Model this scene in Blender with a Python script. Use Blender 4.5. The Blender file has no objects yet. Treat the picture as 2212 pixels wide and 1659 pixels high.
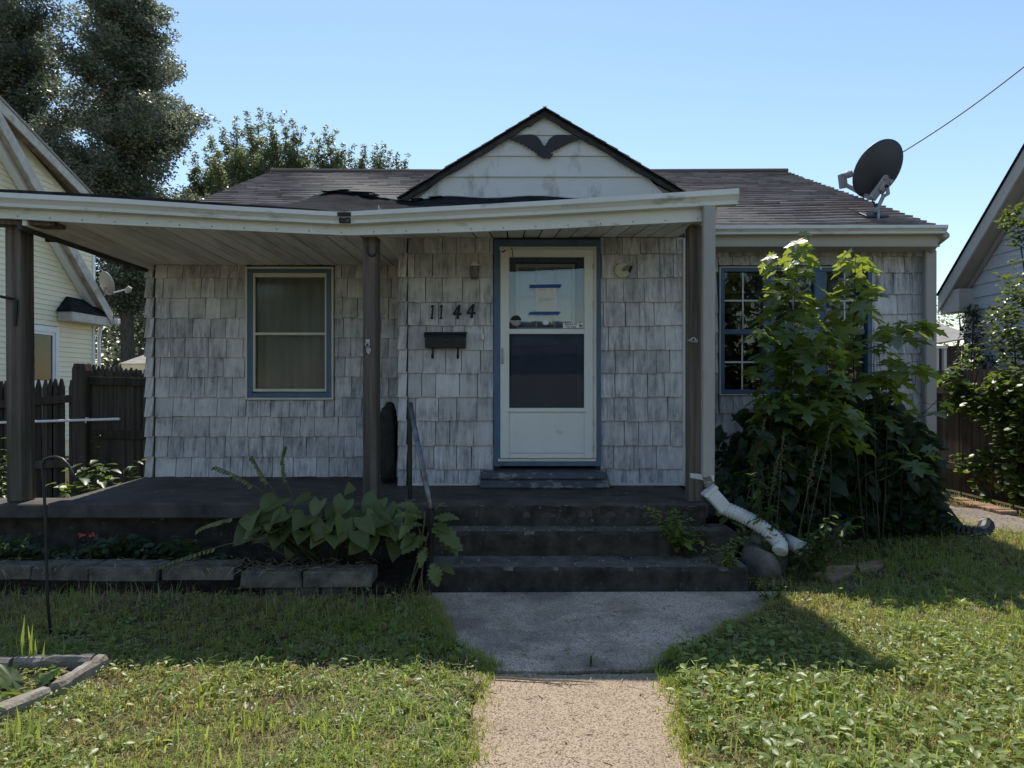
import bpy, math, random
import numpy as np
from mathutils import Vector, Matrix

rng = np.random.default_rng(11)
random.seed(11)
C = bpy.context.scene.collection
SC = bpy.context.scene

# ------------------------------------------------------------------ camera, sky, sun, exposure
F, CX, CY, H = 1534.0, 1106.0, 829.5, 1.54      # focal length and centre in photo units, eye height in metres
cam_d = bpy.data.cameras.new('camera')
cam_d.sensor_width = 36.0
cam_d.lens = 36.0 * F / 2212.0
cam_d.clip_start, cam_d.clip_end = 0.05, 2000.0
cam = bpy.data.objects.new('camera', cam_d)
cam.location = (0, 0, H)
cam.rotation_euler = (math.radians(90), 0, 0)
C.objects.link(cam)
SC.camera = cam

SUN_EL = math.radians(56.0)
SUN_DIR = Vector((-0.10, 0.995, 0.0)).normalized() * math.cos(SUN_EL) + Vector((0, 0, math.sin(SUN_EL)))  # towards the sun
world = bpy.data.worlds.new('World')
SC.world = world
world.use_nodes = True
wn = world.node_tree
wn.nodes.clear()
sky = wn.nodes.new('ShaderNodeTexSky')
sky.sky_type = 'NISHITA'
sky.sun_disc = False
sky.sun_elevation = SUN_EL
sky.sun_rotation = math.atan2(SUN_DIR.x, SUN_DIR.y)
sky.altitude = 200
sky.air_density = 1.32
sky.dust_density = 0.12
sky.ozone_density = 2.0
bg = wn.nodes.new('ShaderNodeBackground')
bg.inputs['Strength'].default_value = 0.118
wo = wn.nodes.new('ShaderNodeOutputWorld')
wn.links.new(sky.outputs[0], bg.inputs[0])
wn.links.new(bg.outputs[0], wo.inputs[0])

sun_d = bpy.data.lights.new('sun', 'SUN')
sun_d.energy = 4.0
sun_d.angle = math.radians(0.53)
sun_d.color = (1.0, 0.93, 0.82)
sun = bpy.data.objects.new('sun', sun_d)
sun.rotation_euler = SUN_DIR.to_track_quat('Z', 'Y').to_euler()
sun.location = (-5, 20, 30)
C.objects.link(sun)

vs = SC.view_settings
vs.view_transform = 'Standard'
vs.look = 'None'
vs.exposure = 0.45
vs.gamma = 1.0
vs.use_curve_mapping = False
SC.cycles.max_bounces = 8
SC.cycles.transparent_max_bounces = 16


# ------------------------------------------------------------------ coordinates read off the photograph
def PX(px, Y): return (px - CX) / F * Y
def PZ(py, Y): return H + (CY - py) / F * Y
def GP(px, py, z=0.0):
    Y = (H - z) * F / (py - CY)
    return PX(px, Y), Y


# ------------------------------------------------------------------ materials
def _mat(name):
    m = bpy.data.materials.new(name)
    m.use_nodes = True
    nt = m.node_tree
    nt.nodes.clear()
    out = nt.nodes.new('ShaderNodeOutputMaterial')
    p = nt.nodes.new('ShaderNodeBsdfPrincipled')
    nt.links.new(p.outputs[0], out.inputs['Surface'])
    return m, nt, p, out

def _pos(nt, scale, local=False):
    if local:
        g = nt.nodes.new('ShaderNodeTexCoord').outputs['Object']
    else:
        g = nt.nodes.new('ShaderNodeNewGeometry').outputs['Position']
    mp = nt.nodes.new('ShaderNodeMapping')
    mp.inputs['Scale'].default_value = scale
    nt.links.new(g, mp.inputs['Vector'])
    return mp.outputs[0]

def _noise(nt, vec, scale, detail=4.0, rough=0.55):
    n = nt.nodes.new('ShaderNodeTexNoise')
    n.inputs['Scale'].default_value = scale
    n.inputs['Detail'].default_value = detail
    n.inputs['Roughness'].default_value = rough
    nt.links.new(vec, n.inputs['Vector'])
    return n.outputs['Fac']

def _ramp(nt, fac, lo, hi, a=(0, 0, 0, 1), b=(1, 1, 1, 1)):
    r = nt.nodes.new('ShaderNodeValToRGB')
    r.color_ramp.elements[0].position = lo
    r.color_ramp.elements[1].position = hi
    r.color_ramp.elements[0].color = a
    r.color_ramp.elements[1].color = b
    nt.links.new(fac, r.inputs[0])
    return r.outputs[0]

def _mix(nt, fac, a, b, mode='MIX'):
    n = nt.nodes.new('ShaderNodeMix')
    n.data_type = 'RGBA'
    n.blend_type = mode
    for sock, v in ((n.inputs[0], fac), (n.inputs[6], a), (n.inputs[7], b)):
        if isinstance(v, (int, float)):
            sock.default_value = v
        elif isinstance(v, tuple):
            sock.default_value = (*v[:3], 1)
        else:
            nt.links.new(v, sock)
    return n.outputs[2]

def _math(nt, op, a, b):
    n = nt.nodes.new('ShaderNodeMath')
    n.operation = op
    for s, v in ((n.inputs[0], a), (n.inputs[1], b)):
        if isinstance(v, (int, float)):
            s.default_value = v
        else:
            nt.links.new(v, s)
    return n.outputs[0]

def _bump(nt, p, h, strength, dist=0.01):
    b = nt.nodes.new('ShaderNodeBump')
    b.inputs['Strength'].default_value = strength
    b.inputs['Distance'].default_value = dist
    nt.links.new(h, b.inputs['Height'])
    nt.links.new(b.outputs[0], p.inputs['Normal'])

def M(name, c1, c2, scale=6.0, stretch=(1, 1, 1), rough=0.75, spec=0.3, bump=0.25, bscale=40.0, bdist=0.006,
      stain=None, sscale=1.5, slo=0.5, shi=0.7, sstretch=(1, 1, 1), metal=0.0, rand=0.0, lo=0.3, hi=0.7, local=False):
    m, nt, p, out = _mat(name)
    v = _pos(nt, stretch, local)
    n1 = _noise(nt, v, scale)
    col = _mix(nt, _ramp(nt, n1, lo, hi), c1, c2)
    if stain is not None:
        v2 = _pos(nt, sstretch, local)
        s1 = _noise(nt, v2, sscale, 6.0, 0.65)
        col = _mix(nt, _ramp(nt, s1, slo, shi), col, stain)
    if rand:
        oi = nt.nodes.new('ShaderNodeObjectInfo')
        mr = nt.nodes.new('ShaderNodeMapRange')
        mr.inputs['To Min'].default_value = 1 - rand
        mr.inputs['To Max'].default_value = 1 + rand
        nt.links.new(oi.outputs['Random'], mr.inputs['Value'])
        hs = nt.nodes.new('ShaderNodeHueSaturation')
        nt.links.new(mr.outputs[0], hs.inputs['Value'])
        nt.links.new(col, hs.inputs['Color'])
        col = hs.outputs[0]
    nt.links.new(col, p.inputs['Base Color'])
    p.inputs['Roughness'].default_value = rough
    p.inputs['Specular IOR Level'].default_value = spec
    p.inputs['Metallic'].default_value = metal
    if bump:
        _bump(nt, p, _noise(nt, v, bscale, 5.0, 0.6), bump, bdist)
    return m

def leaf_mat(name, c_dark, c_mid, c_light, trans=0.4, tcol=(0.30, 0.42, 0.05), rough=0.45, spec=0.35):
    """Leaves: a tint stored on the mesh picks between three greens; light from behind shines through."""
    m, nt, p, out = _mat(name)
    a = nt.nodes.new('ShaderNodeAttribute')
    a.attribute_name = 'tint'
    r = nt.nodes.new('ShaderNodeValToRGB')
    e = r.color_ramp.elements
    e[0].position, e[0].color = 0.0, (*c_dark, 1)
    e[1].position, e[1].color = 1.0, (*c_light, 1)
    k = e.new(0.55)
    k.color = (*c_mid, 1)
    oi = nt.nodes.new('ShaderNodeObjectInfo')
    f = _math(nt, 'ADD', a.outputs['Fac'], _math(nt, 'MULTIPLY', _math(nt, 'SUBTRACT', oi.outputs['Random'], 0.5), 0.5))
    nt.links.new(f, r.inputs[0])
    nz = _noise(nt, _pos(nt, (1, 1, 1)), 45.0, 3.0)
    col = _mix(nt, _ramp(nt, nz, 0.35, 0.75), r.outputs[0], (0.7, 0.72, 0.65), 'MULTIPLY')
    col = _mix(nt, 0.5, r.outputs[0], col)
    nt.links.new(col, p.inputs['Base Color'])
    p.inputs['Roughness'].default_value = rough
    p.inputs['Specular IOR Level'].default_value = spec
    t = nt.nodes.new('ShaderNodeBsdfTranslucent')
    tc = _mix(nt, 0.55, col, tcol)
    nt.links.new(tc, t.inputs['Color'])
    mx = nt.nodes.new('ShaderNodeMixShader')
    mx.inputs[0].default_value = trans
    nt.links.new(p.outputs[0], mx.inputs[1])
    nt.links.new(t.outputs[0], mx.inputs[2])
    nt.links.new(mx.outputs[0], out.inputs['Surface'])
    return m

def glass_mat(name, ior=1.6, tint=(0.85, 0.9, 0.92), rough=0.02):
    m, nt, p, out = _mat(name)
    nt.nodes.remove(p)
    fr = nt.nodes.new('ShaderNodeFresnel')
    fr.inputs['IOR'].default_value = ior
    tr = nt.nodes.new('ShaderNodeBsdfTransparent')
    tr.inputs['Color'].default_value = (*tint, 1)
    gl = nt.nodes.new('ShaderNodeBsdfGlossy')
    gl.inputs['Roughness'].default_value = rough
    nb = nt.nodes.new('ShaderNodeBump')
    nb.inputs['Strength'].default_value = 0.05
    nb.inputs['Distance'].default_value = 0.01
    nt.links.new(_noise(nt, _pos(nt, (1, 1, 1)), 5.0, 2.0), nb.inputs['Height'])
    nt.links.new(nb.outputs[0], gl.inputs['Normal'])
    mx = nt.nodes.new('ShaderNodeMixShader')
    nt.links.new(fr.outputs[0], mx.inputs[0])
    nt.links.new(tr.outputs[0], mx.inputs[1])
    nt.links.new(gl.outputs[0], mx.inputs[2])
    nt.links.new(mx.outputs[0], out.inputs['Surface'])
    return m

def shingle_mat():
    """Old white paint on grooved cement shingles: vertical grain, grey mildew streaks, each piece a little different."""
    m, nt, p, out = _mat('shingle paint')
    oi = nt.nodes.new('ShaderNodeObjectInfo')
    fine = _noise(nt, _pos(nt, (1, 1, 0.03)), 70.0, 4.0, 0.6)
    streak = _noise(nt, _pos(nt, (1, 1, 0.16)), 20.0, 7.0, 0.72)
    blot = _noise(nt, _pos(nt, (1, 1, 1.5)), 1.25, 5.0, 0.62)
    fleck = _noise(nt, _pos(nt, (1, 1, 0.6)), 9.0, 8.0, 0.75)
    base = _mix(nt, _ramp(nt, fine, 0.35, 0.65), (0.60, 0.59, 0.605), (0.72, 0.71, 0.725))
    warm = _ramp(nt, _noise(nt, _pos(nt, (1, 1, 1)), 0.7, 3.0), 0.4, 0.65)
    base = _mix(nt, _math(nt, 'MULTIPLY', warm, 0.5), base, (0.62, 0.59, 0.565))
    wear = _math(nt, 'MULTIPLY', _ramp(nt, streak, 0.38, 0.64), _ramp(nt, blot, 0.36, 0.54))
    base = _mix(nt, _math(nt, 'MULTIPLY', wear, 0.72), base, (0.10, 0.097, 0.115))
    spots = _math(nt, 'MULTIPLY', _ramp(nt, fleck, 0.60, 0.68), _ramp(nt, blot, 0.5, 0.66))
    base = _mix(nt, _math(nt, 'MULTIPLY', spots, 0.8), base, (0.06, 0.06, 0.065))
    green = _ramp(nt, _noise(nt, _pos(nt, (1, 1, 0.5)), 2.3, 4.0), 0.62, 0.75)
    base = _mix(nt, _math(nt, 'MULTIPLY', green, 0.2), base, (0.16, 0.20, 0.12))
    mr = nt.nodes.new('ShaderNodeMapRange')
    mr.inputs['To Min'].default_value = 0.80
    mr.inputs['To Max'].default_value = 1.08
    nt.links.new(oi.outputs['Random'], mr.inputs['Value'])
    hs = nt.nodes.new('ShaderNodeHueSaturation')
    nt.links.new(mr.outputs[0], hs.inputs['Value'])
    nt.links.new(base, hs.inputs['Color'])
    nt.links.new(hs.outputs[0], p.inputs['Base Color'])
    p.inputs['Roughness'].default_value = 0.8
    p.inputs['Specular IOR Level'].default_value = 0.25
    _bump(nt, p, fine, 0.4, 0.003)
    return m

def aggregate_mat(name, dark, mid, light, sc=95.0, grime=(0.07, 0.065, 0.06), glo=0.45, ghi=0.75):
    """Old concrete with the pebbles showing."""
    m, nt, p, out = _mat(name)
    v = _pos(nt, (1, 1, 1))
    vo = nt.nodes.new('ShaderNodeTexVoronoi')
    vo.inputs['Scale'].default_value = sc
    nt.links.new(v, vo.inputs['Vector'])
    sep = nt.nodes.new('ShaderNodeSeparateColor')
    nt.links.new(vo.outputs['Color'], sep.inputs[0])
    col = _mix(nt, sep.outputs[0], mid, light)
    col = _mix(nt, _ramp(nt, sep.outputs[1], 0.72, 0.8), col, dark)
    gap = _ramp(nt, vo.outputs['Distance'], 0.35, 0.75)
    col = _mix(nt, _math(nt, 'MULTIPLY', gap, 0.55), col, dark)
    big = _ramp(nt, _noise(nt, v, 1.5, 8.0, 0.68), glo, ghi)
    col = _mix(nt, _math(nt, 'MULTIPLY', big, 0.7), col, grime)
    nt.links.new(col, p.inputs['Base Color'])
    p.inputs['Roughness'].default_value = 0.9
    p.inputs['Specular IOR Level'].default_value = 0.2
    inv = _math(nt, 'SUBTRACT', 1.0, vo.outputs['Distance'])
    _bump(nt, p, inv, 0.3, 0.003)
    return m

def tint_mat(name, cols, rough=0.85, spec=0.2, bscale=60.0, bump=0.4):
    m, nt, p, out = _mat(name)
    a = nt.nodes.new('ShaderNodeAttribute')
    a.attribute_name = 'tint'
    r = nt.nodes.new('ShaderNodeValToRGB')
    e = r.color_ramp.elements
    e[0].color = (*cols[0], 1)
    e[1].color = (*cols[-1], 1)
    for i, c in enumerate(cols[1:-1]):
        k = e.new((i + 1) / (len(cols) - 1))
        k.color = (*c, 1)
    nt.links.new(a.outputs['Fac'], r.inputs[0])
    nz = _noise(nt, _pos(nt, (1, 1, 1)), 2.2, 5.0)
    col = _mix(nt, _math(nt, 'MULTIPLY', _ramp(nt, nz, 0.45, 0.75), 0.55), r.outputs[0], cols[0])
    nt.links.new(col, p.inputs['Base Color'])
    p.inputs['Roughness'].default_value = rough
    p.inputs['Specular IOR Level'].default_value = spec
    if bump:
        _bump(nt, p, _noise(nt, _pos(nt, (1, 1, 1)), bscale, 4.0), bump, 0.004)
    return m

MT = {}
def setup_materials():
    T = MT
    T['shingle'] = shingle_mat()
    T['trim'] = M('old white trim', (0.55, 0.55, 0.52), (0.66, 0.66, 0.63), 3.0, (1, 1, 0.3), 0.6, 0.35, 0.15, 60, stain=(0.18, 0.16, 0.13), sscale=5.0, slo=0.58, shi=0.75, sstretch=(1, 1, 0.25))
    T['gutter'] = M('aged gutter paint', (0.64, 0.65, 0.635), (0.74, 0.75, 0.735), 2.0, (0.5, 1, 1), 0.42, 0.45, 0.08, 30, stain=(0.22, 0.2, 0.17), sscale=3.5, slo=0.56, shi=0.8, sstretch=(1, 1, 3))
    T['cream'] = M('cream paint', (0.56, 0.54, 0.46), (0.66, 0.64, 0.55), 4.0, (1, 1, 0.4), 0.55, 0.35, 0.12, 50, stain=(0.24, 0.21, 0.16), sscale=4.0, slo=0.6, shi=0.8)
    T['door'] = M('storm door paint', (0.68, 0.68, 0.66), (0.76, 0.76, 0.74), 2.0, (1, 1, 0.5), 0.4, 0.45, 0.06, 20, stain=(0.36, 0.34, 0.30), sscale=6.0, slo=0.62, shi=0.82)
    T['blue'] = M('blue paint', (0.065, 0.115, 0.195), (0.09, 0.15, 0.245), 6.0, (1, 1, 0.3), 0.5, 0.4, 0.15, 60, stain=(0.05, 0.07, 0.1), sscale=4.0, slo=0.55, shi=0.8)
    T['navy'] = M('dark blue door panel', (0.05, 0.075, 0.14), (0.065, 0.095, 0.17), 4.0, rough=0.4, bump=0.05)
    T['soffit'] = M('soffit board paint', (0.74, 0.71, 0.68), (0.82, 0.79, 0.76), 2.5, (1.5, 0.4, 1), 0.6, 0.3, 0.15, 50, stain=(0.42, 0.38, 0.34), sscale=2.2, slo=0.5, shi=0.75, sstretch=(2.5, 0.4, 1), rand=0.16)
    T['gable'] = M('gable board paint', (0.64, 0.63, 0.61), (0.73, 0.72, 0.70), 1.5, (1, 1, 2), 0.65, 0.3, 0.15, 60, stain=(0.20, 0.19, 0.17), sscale=3.2, slo=0.56, shi=0.8, sstretch=(1.6, 1, 0.7))
    T['felt'] = M('black roofing felt', (0.014, 0.014, 0.017), (0.032, 0.032, 0.036), 8.0, rough=1.0, spec=0.03, bump=0.5, bscale=30)
    T['rake'] = M('rotten rake board', (0.035, 0.033, 0.034), (0.08, 0.075, 0.072), 9.0, (1, 1, 1), 0.85, 0.2, 0.4, 40, stain=(0.3, 0.29, 0.27), sscale=7.0, slo=0.66, shi=0.75)
    T['roof'] = tint_mat('asphalt roof tabs', [(0.16, 0.125, 0.115), (0.27, 0.215, 0.20), (0.39, 0.325, 0.305)], 0.9, 0.2, 260, 0.5)
    T['post'] = M('weathered timber post', (0.05, 0.04, 0.034), (0.20, 0.165, 0.14), 20.0, (1, 1, 0.03), 0.85, 0.2, 0.6, 30, 0.006, stain=(0.07, 0.075, 0.045), sscale=2.5, slo=0.55, shi=0.75, sstretch=(1, 1, 0.5))
    T['fence'] = M('dark fence wood', (0.035, 0.028, 0.024), (0.085, 0.07, 0.06), 26.0, (1, 1, 0.04), 0.9, 0.15, 0.6, 30, 0.006, rand=0.3)
    T['fence2'] = M('brown board fence wood', (0.05, 0.038, 0.03), (0.11, 0.085, 0.065), 26.0, (1, 1, 0.04), 0.9, 0.15, 0.6, 30, 0.006, rand=0.25)
    T['slab'] = M('dark painted porch slab', (0.058, 0.048, 0.044), (0.11, 0.094, 0.086), 5.0, rough=0.75, spec=0.25, bump=0.3, bscale=30, stain=(0.03, 0.03, 0.03), sscale=2.0)
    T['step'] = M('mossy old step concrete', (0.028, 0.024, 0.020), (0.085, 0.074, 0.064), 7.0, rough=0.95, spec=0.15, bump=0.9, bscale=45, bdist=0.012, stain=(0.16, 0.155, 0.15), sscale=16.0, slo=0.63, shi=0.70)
    T['doorstep'] = M('peeling grey step paint', (0.07, 0.075, 0.10), (0.10, 0.105, 0.13), 5.0, rough=0.75, bump=0.5, bscale=30, stain=(0.24, 0.235, 0.23), sscale=6.0, slo=0.53, shi=0.57, sstretch=(1, 1, 2.2))
    T['walk'] = aggregate_mat('exposed aggregate walk', (0.18, 0.13, 0.088), (0.34, 0.265, 0.19), (0.50, 0.40, 0.295), 150.0, (0.20, 0.16, 0.12), 0.50, 0.80)
    T['apron'] = aggregate_mat('stained walk concrete', (0.32, 0.235, 0.175), (0.60, 0.46, 0.35), (0.80, 0.65, 0.50), 150.0, (0.12, 0.10, 0.085), 0.42, 0.62)
    T['path'] = aggregate_mat('side path concrete', (0.12, 0.1, 0.08), (0.26, 0.22, 0.18), (0.36, 0.31, 0.26), 70.0)
    T['block'] = M('grey wall block', (0.075, 0.066, 0.055), (0.22, 0.195, 0.165), 9.0, rough=0.95, spec=0.15, bump=0.9, bscale=70, bdist=0.01, stain=(0.07, 0.08, 0.05), sscale=3.0, slo=0.5, shi=0.7, rand=0.2)
    T['edging'] = M('old concrete edging', (0.20, 0.175, 0.145), (0.36, 0.32, 0.27), 8.0, rough=0.95, spec=0.15, bump=0.9, bscale=70, bdist=0.012, stain=(0.11, 0.10, 0.085), sscale=5.0, slo=0.5, shi=0.7, rand=0.1)
    T['stone'] = M('field stone', (0.09, 0.085, 0.08), (0.22, 0.2, 0.185), 5.0, rough=0.9, spec=0.2, bump=0.7, bscale=25, bdist=0.015, stain=(0.06, 0.07, 0.045), sscale=4.0, slo=0.5, shi=0.7, rand=0.25)
    T['brick'] = M('old flat brick', (0.27, 0.16, 0.11), (0.40, 0.27, 0.20), 8.0, rough=0.95, spec=0.1, bump=0.5, bscale=50, rand=0.2)
    T['soil'] = M('lawn soil', (0.05, 0.036, 0.022), (0.15, 0.11, 0.07), 9.0, rough=1.0, spec=0.05, bump=1.0, bscale=45, bdist=0.03, stain=(0.085, 0.10, 0.04), sscale=1.2, slo=0.4, shi=0.7)
    T['bed'] = M('bed soil', (0.02, 0.016, 0.012), (0.06, 0.048, 0.035), 14.0, rough=1.0, spec=0.05, bump=1.0, bscale=60, bdist=0.03)
    T['vinyl'] = M('yellow vinyl siding', (0.78, 0.72, 0.53), (0.84, 0.78, 0.59), 1.2, (1, 1, 1), 0.55, 0.3, 0.05, 40, stain=(0.70, 0.64, 0.42), sscale=1.5, slo=0.6, shi=0.8)
    T['greysiding'] = M('grey painted lap siding', (0.50, 0.485, 0.485), (0.57, 0.555, 0.555), 1.0, (1, 1, 3), 0.65, 0.3, 0.08, 40, stain=(0.34, 0.32, 0.31), sscale=2.0, slo=0.55, shi=0.8)
    T['beige'] = M('beige fascia paint', (0.43, 0.395, 0.35), (0.49, 0.455, 0.405), 2.0, rough=0.6, bump=0.08)
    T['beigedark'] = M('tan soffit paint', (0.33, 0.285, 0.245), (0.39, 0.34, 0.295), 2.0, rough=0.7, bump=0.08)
    T['oldtrim'] = M('flaking white rake', (0.40, 0.375, 0.33), (0.58, 0.56, 0.52), 5.0, (1, 1, 1), 0.65, 0.3, 0.25, 40, stain=(0.24, 0.20, 0.15), sscale=3.0, slo=0.55, shi=0.75)
    T['browntrim'] = M('weathered brown rake soffit', (0.16, 0.125, 0.095), (0.28, 0.235, 0.19), 6.0, (1, 1, 1), 0.8, 0.2, 0.3, 40, stain=(0.45, 0.42, 0.38), sscale=6.0, slo=0.64, shi=0.74)
    T['white'] = M('clean white trim', (0.68, 0.70, 0.72), (0.76, 0.78, 0.8), 2.0, rough=0.45, spec=0.4, bump=0.03)
    T['plastic'] = M('white corrugated plastic', (0.58, 0.58, 0.57), (0.68, 0.68, 0.67), 5.0, rough=0.45, spec=0.4, bump=0.05, stain=(0.36, 0.34, 0.27), sscale=6.0, slo=0.48, shi=0.72)
    T['blackplastic'] = M('black corrugated plastic', (0.016, 0.017, 0.02), (0.03, 0.031, 0.034), 5.0, rough=0.5, spec=0.4, bump=0.05)
    T['tan'] = M('tan downpipe paint', (0.33, 0.31, 0.29), (0.39, 0.37, 0.345), 3.0, (1, 1, 0.3), 0.45, 0.4, 0.05, 30, stain=(0.26, 0.24, 0.21), sscale=3.0, slo=0.6, shi=0.8)
    T['rust'] = M('stained elbow', (0.16, 0.12, 0.09), (0.36, 0.34, 0.30), 16.0, (1, 1, 1.5), 0.6, 0.3, 0.2, 40)
    T['black'] = M('black painted iron', (0.012, 0.012, 0.014), (0.025, 0.024, 0.026), 10.0, rough=0.45, spec=0.4, bump=0.15, bscale=80)
    T['railmetal'] = M('worn steel rail', (0.10, 0.10, 0.115), (0.26, 0.26, 0.29), 14.0, (1, 1, 0.3), 0.35, 0.5, 0.1, 60, stain=(0.05, 0.04, 0.035), sscale=5.0, metal=0.7)
    T['galv'] = M('galvanised metal', (0.30, 0.30, 0.31), (0.48, 0.48, 0.49), 12.0, rough=0.45, spec=0.5, metal=0.6, bump=0.1)
    T['dish'] = M('dark grey dish paint', (0.045, 0.046, 0.055), (0.06, 0.061, 0.07), 3.0, rough=0.5, spec=0.35, bump=0.02)
    T['dishgrey'] = M('grey dish bracket paint', (0.26, 0.255, 0.26), (0.36, 0.355, 0.36), 8.0, rough=0.5, spec=0.4, bump=0.05)
    T['dishtan'] = M('faded dish paint', (0.42, 0.38, 0.33), (0.50, 0.455, 0.40), 3.0, rough=0.5, bump=0.03)
    T['cable'] = M('cable sheath', (0.05, 0.055, 0.07), (0.07, 0.075, 0.09), 3.0, rough=0.6, bump=0)
    T['paper'] = M('printer paper', (0.66, 0.67, 0.68), (0.72, 0.73, 0.74), 3.0, rough=0.8, bump=0.02)
    T['tape'] = M('blue masking tape', (0.035, 0.08, 0.30), (0.045, 0.10, 0.34), 30.0, rough=0.7, bump=0.1)
    T['ink'] = M('black print', (0.015, 0.015, 0.02), (0.02, 0.02, 0.025), 5.0, rough=0.6, bump=0)
    T['inkgrey'] = M('grey print', (0.28, 0.29, 0.30), (0.32, 0.33, 0.34), 5.0, rough=0.8, bump=0)
    T['glass'] = glass_mat('window glass', 1.5)
    T['doorglass'] = glass_mat('storm door glass', 1.72, (0.86, 0.88, 0.9))
    T['screen'] = glass_mat('screened glass', 1.45, (0.74, 0.74, 0.73), 0.10)
    T['pane_backing'] = M('closed curtain', (0.46, 0.47, 0.47), (0.60, 0.61, 0.61), 5.0, (2.5, 1, 0.15), 0.9, 0.1, 0.3, 12, 0.02)
    T['backing'] = M('dark wall sheathing', (0.05, 0.047, 0.042), (0.085, 0.08, 0.072), 8.0, rough=0.9, bump=0.2)
    T['turf'] = M('distant turf', (0.10, 0.12, 0.045), (0.17, 0.17, 0.075), 1.3, rough=1.0, spec=0.05, bump=0.6, bscale=30, bdist=0.03)
    T['road'] = M('worn asphalt', (0.11, 0.108, 0.105), (0.17, 0.166, 0.16), 3.0, rough=0.95, spec=0.15, bump=0.4, bscale=80)
    T['pavement'] = M('pale pavement concrete', (0.40, 0.38, 0.35), (0.52, 0.50, 0.46), 2.0, rough=0.95, spec=0.15, bump=0.3, bscale=80)
    T['dark'] = M('dim room wall', (0.03, 0.03, 0.03), (0.05, 0.05, 0.05), 2.0, rough=0.9, bump=0)
    T['bag'] = M('dark sack cloth', (0.016, 0.014, 0.014), (0.035, 0.03, 0.03), 9.0, rough=0.8, bump=0.5, bscale=14, bdist=0.02)
    T['lampglass'] = M('dusty lamp glass', (0.09, 0.08, 0.065), (0.15, 0.135, 0.115), 20.0, rough=0.3, spec=0.5, bump=0.1)
    T['shedroof'] = M('pale shed roof', (0.26, 0.24, 0.22), (0.36, 0.335, 0.31), 7.0, (1, 0.3, 1), 0.9, 0.15, 0.3, 30)
    T['bark'] = M('grey bark', (0.05, 0.043, 0.037), (0.12, 0.105, 0.09), 16.0, (1, 1, 0.25), 0.9, 0.15, 0.8, 30, 0.02)
    T['stem'] = M('green stem', (0.025, 0.027, 0.015), (0.045, 0.048, 0.026), 30.0, rough=0.6, bump=0.1)
    T['twig'] = M('dead twig', (0.14, 0.10, 0.07), (0.24, 0.18, 0.13), 30.0, rough=0.8, bump=0.2)
    T['tread'] = M('lighter step tread', (0.10, 0.086, 0.073), (0.20, 0.175, 0.15), 9.0, rough=0.95, spec=0.15, bump=0.7, bscale=60, bdist=0.008, stain=(0.05, 0.05, 0.045), sscale=4.0, slo=0.52, shi=0.7)
    T['drystem'] = M('dry seed stem', (0.075, 0.065, 0.035), (0.14, 0.12, 0.065), 40.0, rough=0.8, bump=0.2)
    T['flower'] = M('coral petals', (0.62, 0.06, 0.05), (0.75, 0.12, 0.09), 20.0, rough=0.5, bump=0)
    T['grass'] = leaf_mat('lawn blades', (0.42, 0.31, 0.16), (0.30, 0.31, 0.085), (0.22, 0.34, 0.07), 0.5, (0.75, 0.80, 0.14), 0.5, 0.4)
    T['thatch'] = leaf_mat('dry thatch', (0.20, 0.14, 0.085), (0.36, 0.28, 0.18), (0.50, 0.42, 0.29), 0.3, (0.5, 0.4, 0.22), 0.7, 0.15)
    T['weed'] = leaf_mat('lawn weeds', (0.10, 0.16, 0.045), (0.17, 0.25, 0.065), (0.30, 0.36, 0.13), 0.5, (0.70, 0.80, 0.13), 0.40, 0.5)
    T['maple'] = leaf_mat('maple leaves', (0.06, 0.10, 0.035), (0.09, 0.145, 0.045), (0.15, 0.20, 0.07), 0.44, (0.74, 0.86, 0.09), 0.30, 0.9)
    T['hosta'] = leaf_mat('hosta leaves', (0.085, 0.105, 0.036), (0.135, 0.165, 0.055), (0.23, 0.245, 0.085), 0.28, (0.3, 0.4, 0.08), 0.42, 0.4)
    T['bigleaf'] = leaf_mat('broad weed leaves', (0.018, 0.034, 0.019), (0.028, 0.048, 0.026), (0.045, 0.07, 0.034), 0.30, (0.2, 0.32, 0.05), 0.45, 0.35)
    T['vine'] = leaf_mat('vine leaves', (0.045, 0.075, 0.025), (0.075, 0.125, 0.035), (0.14, 0.19, 0.06), 0.42, (0.34, 0.46, 0.05), 0.4, 0.5)
    T['shrub'] = leaf_mat('glossy shrub leaves', (0.04, 0.07, 0.02), (0.07, 0.11, 0.03), (0.12, 0.16, 0.05), 0.38, (0.34, 0.42, 0.06), 0.32, 0.6)
    T['ash'] = leaf_mat('dark tree leaves', (0.08, 0.09, 0.07), (0.13, 0.142, 0.11), (0.22, 0.23, 0.18), 0.38, (0.36, 0.42, 0.24), 0.38, 0.7)
    T['treeleaf'] = leaf_mat('green tree leaves', (0.08, 0.105, 0.055), (0.135, 0.165, 0.08), (0.21, 0.235, 0.12), 0.40, (0.48, 0.53, 0.20), 0.40, 0.7)
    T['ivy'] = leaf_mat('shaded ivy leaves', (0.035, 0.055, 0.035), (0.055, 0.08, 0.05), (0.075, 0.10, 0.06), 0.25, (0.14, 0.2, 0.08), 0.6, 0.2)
setup_materials()


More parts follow.
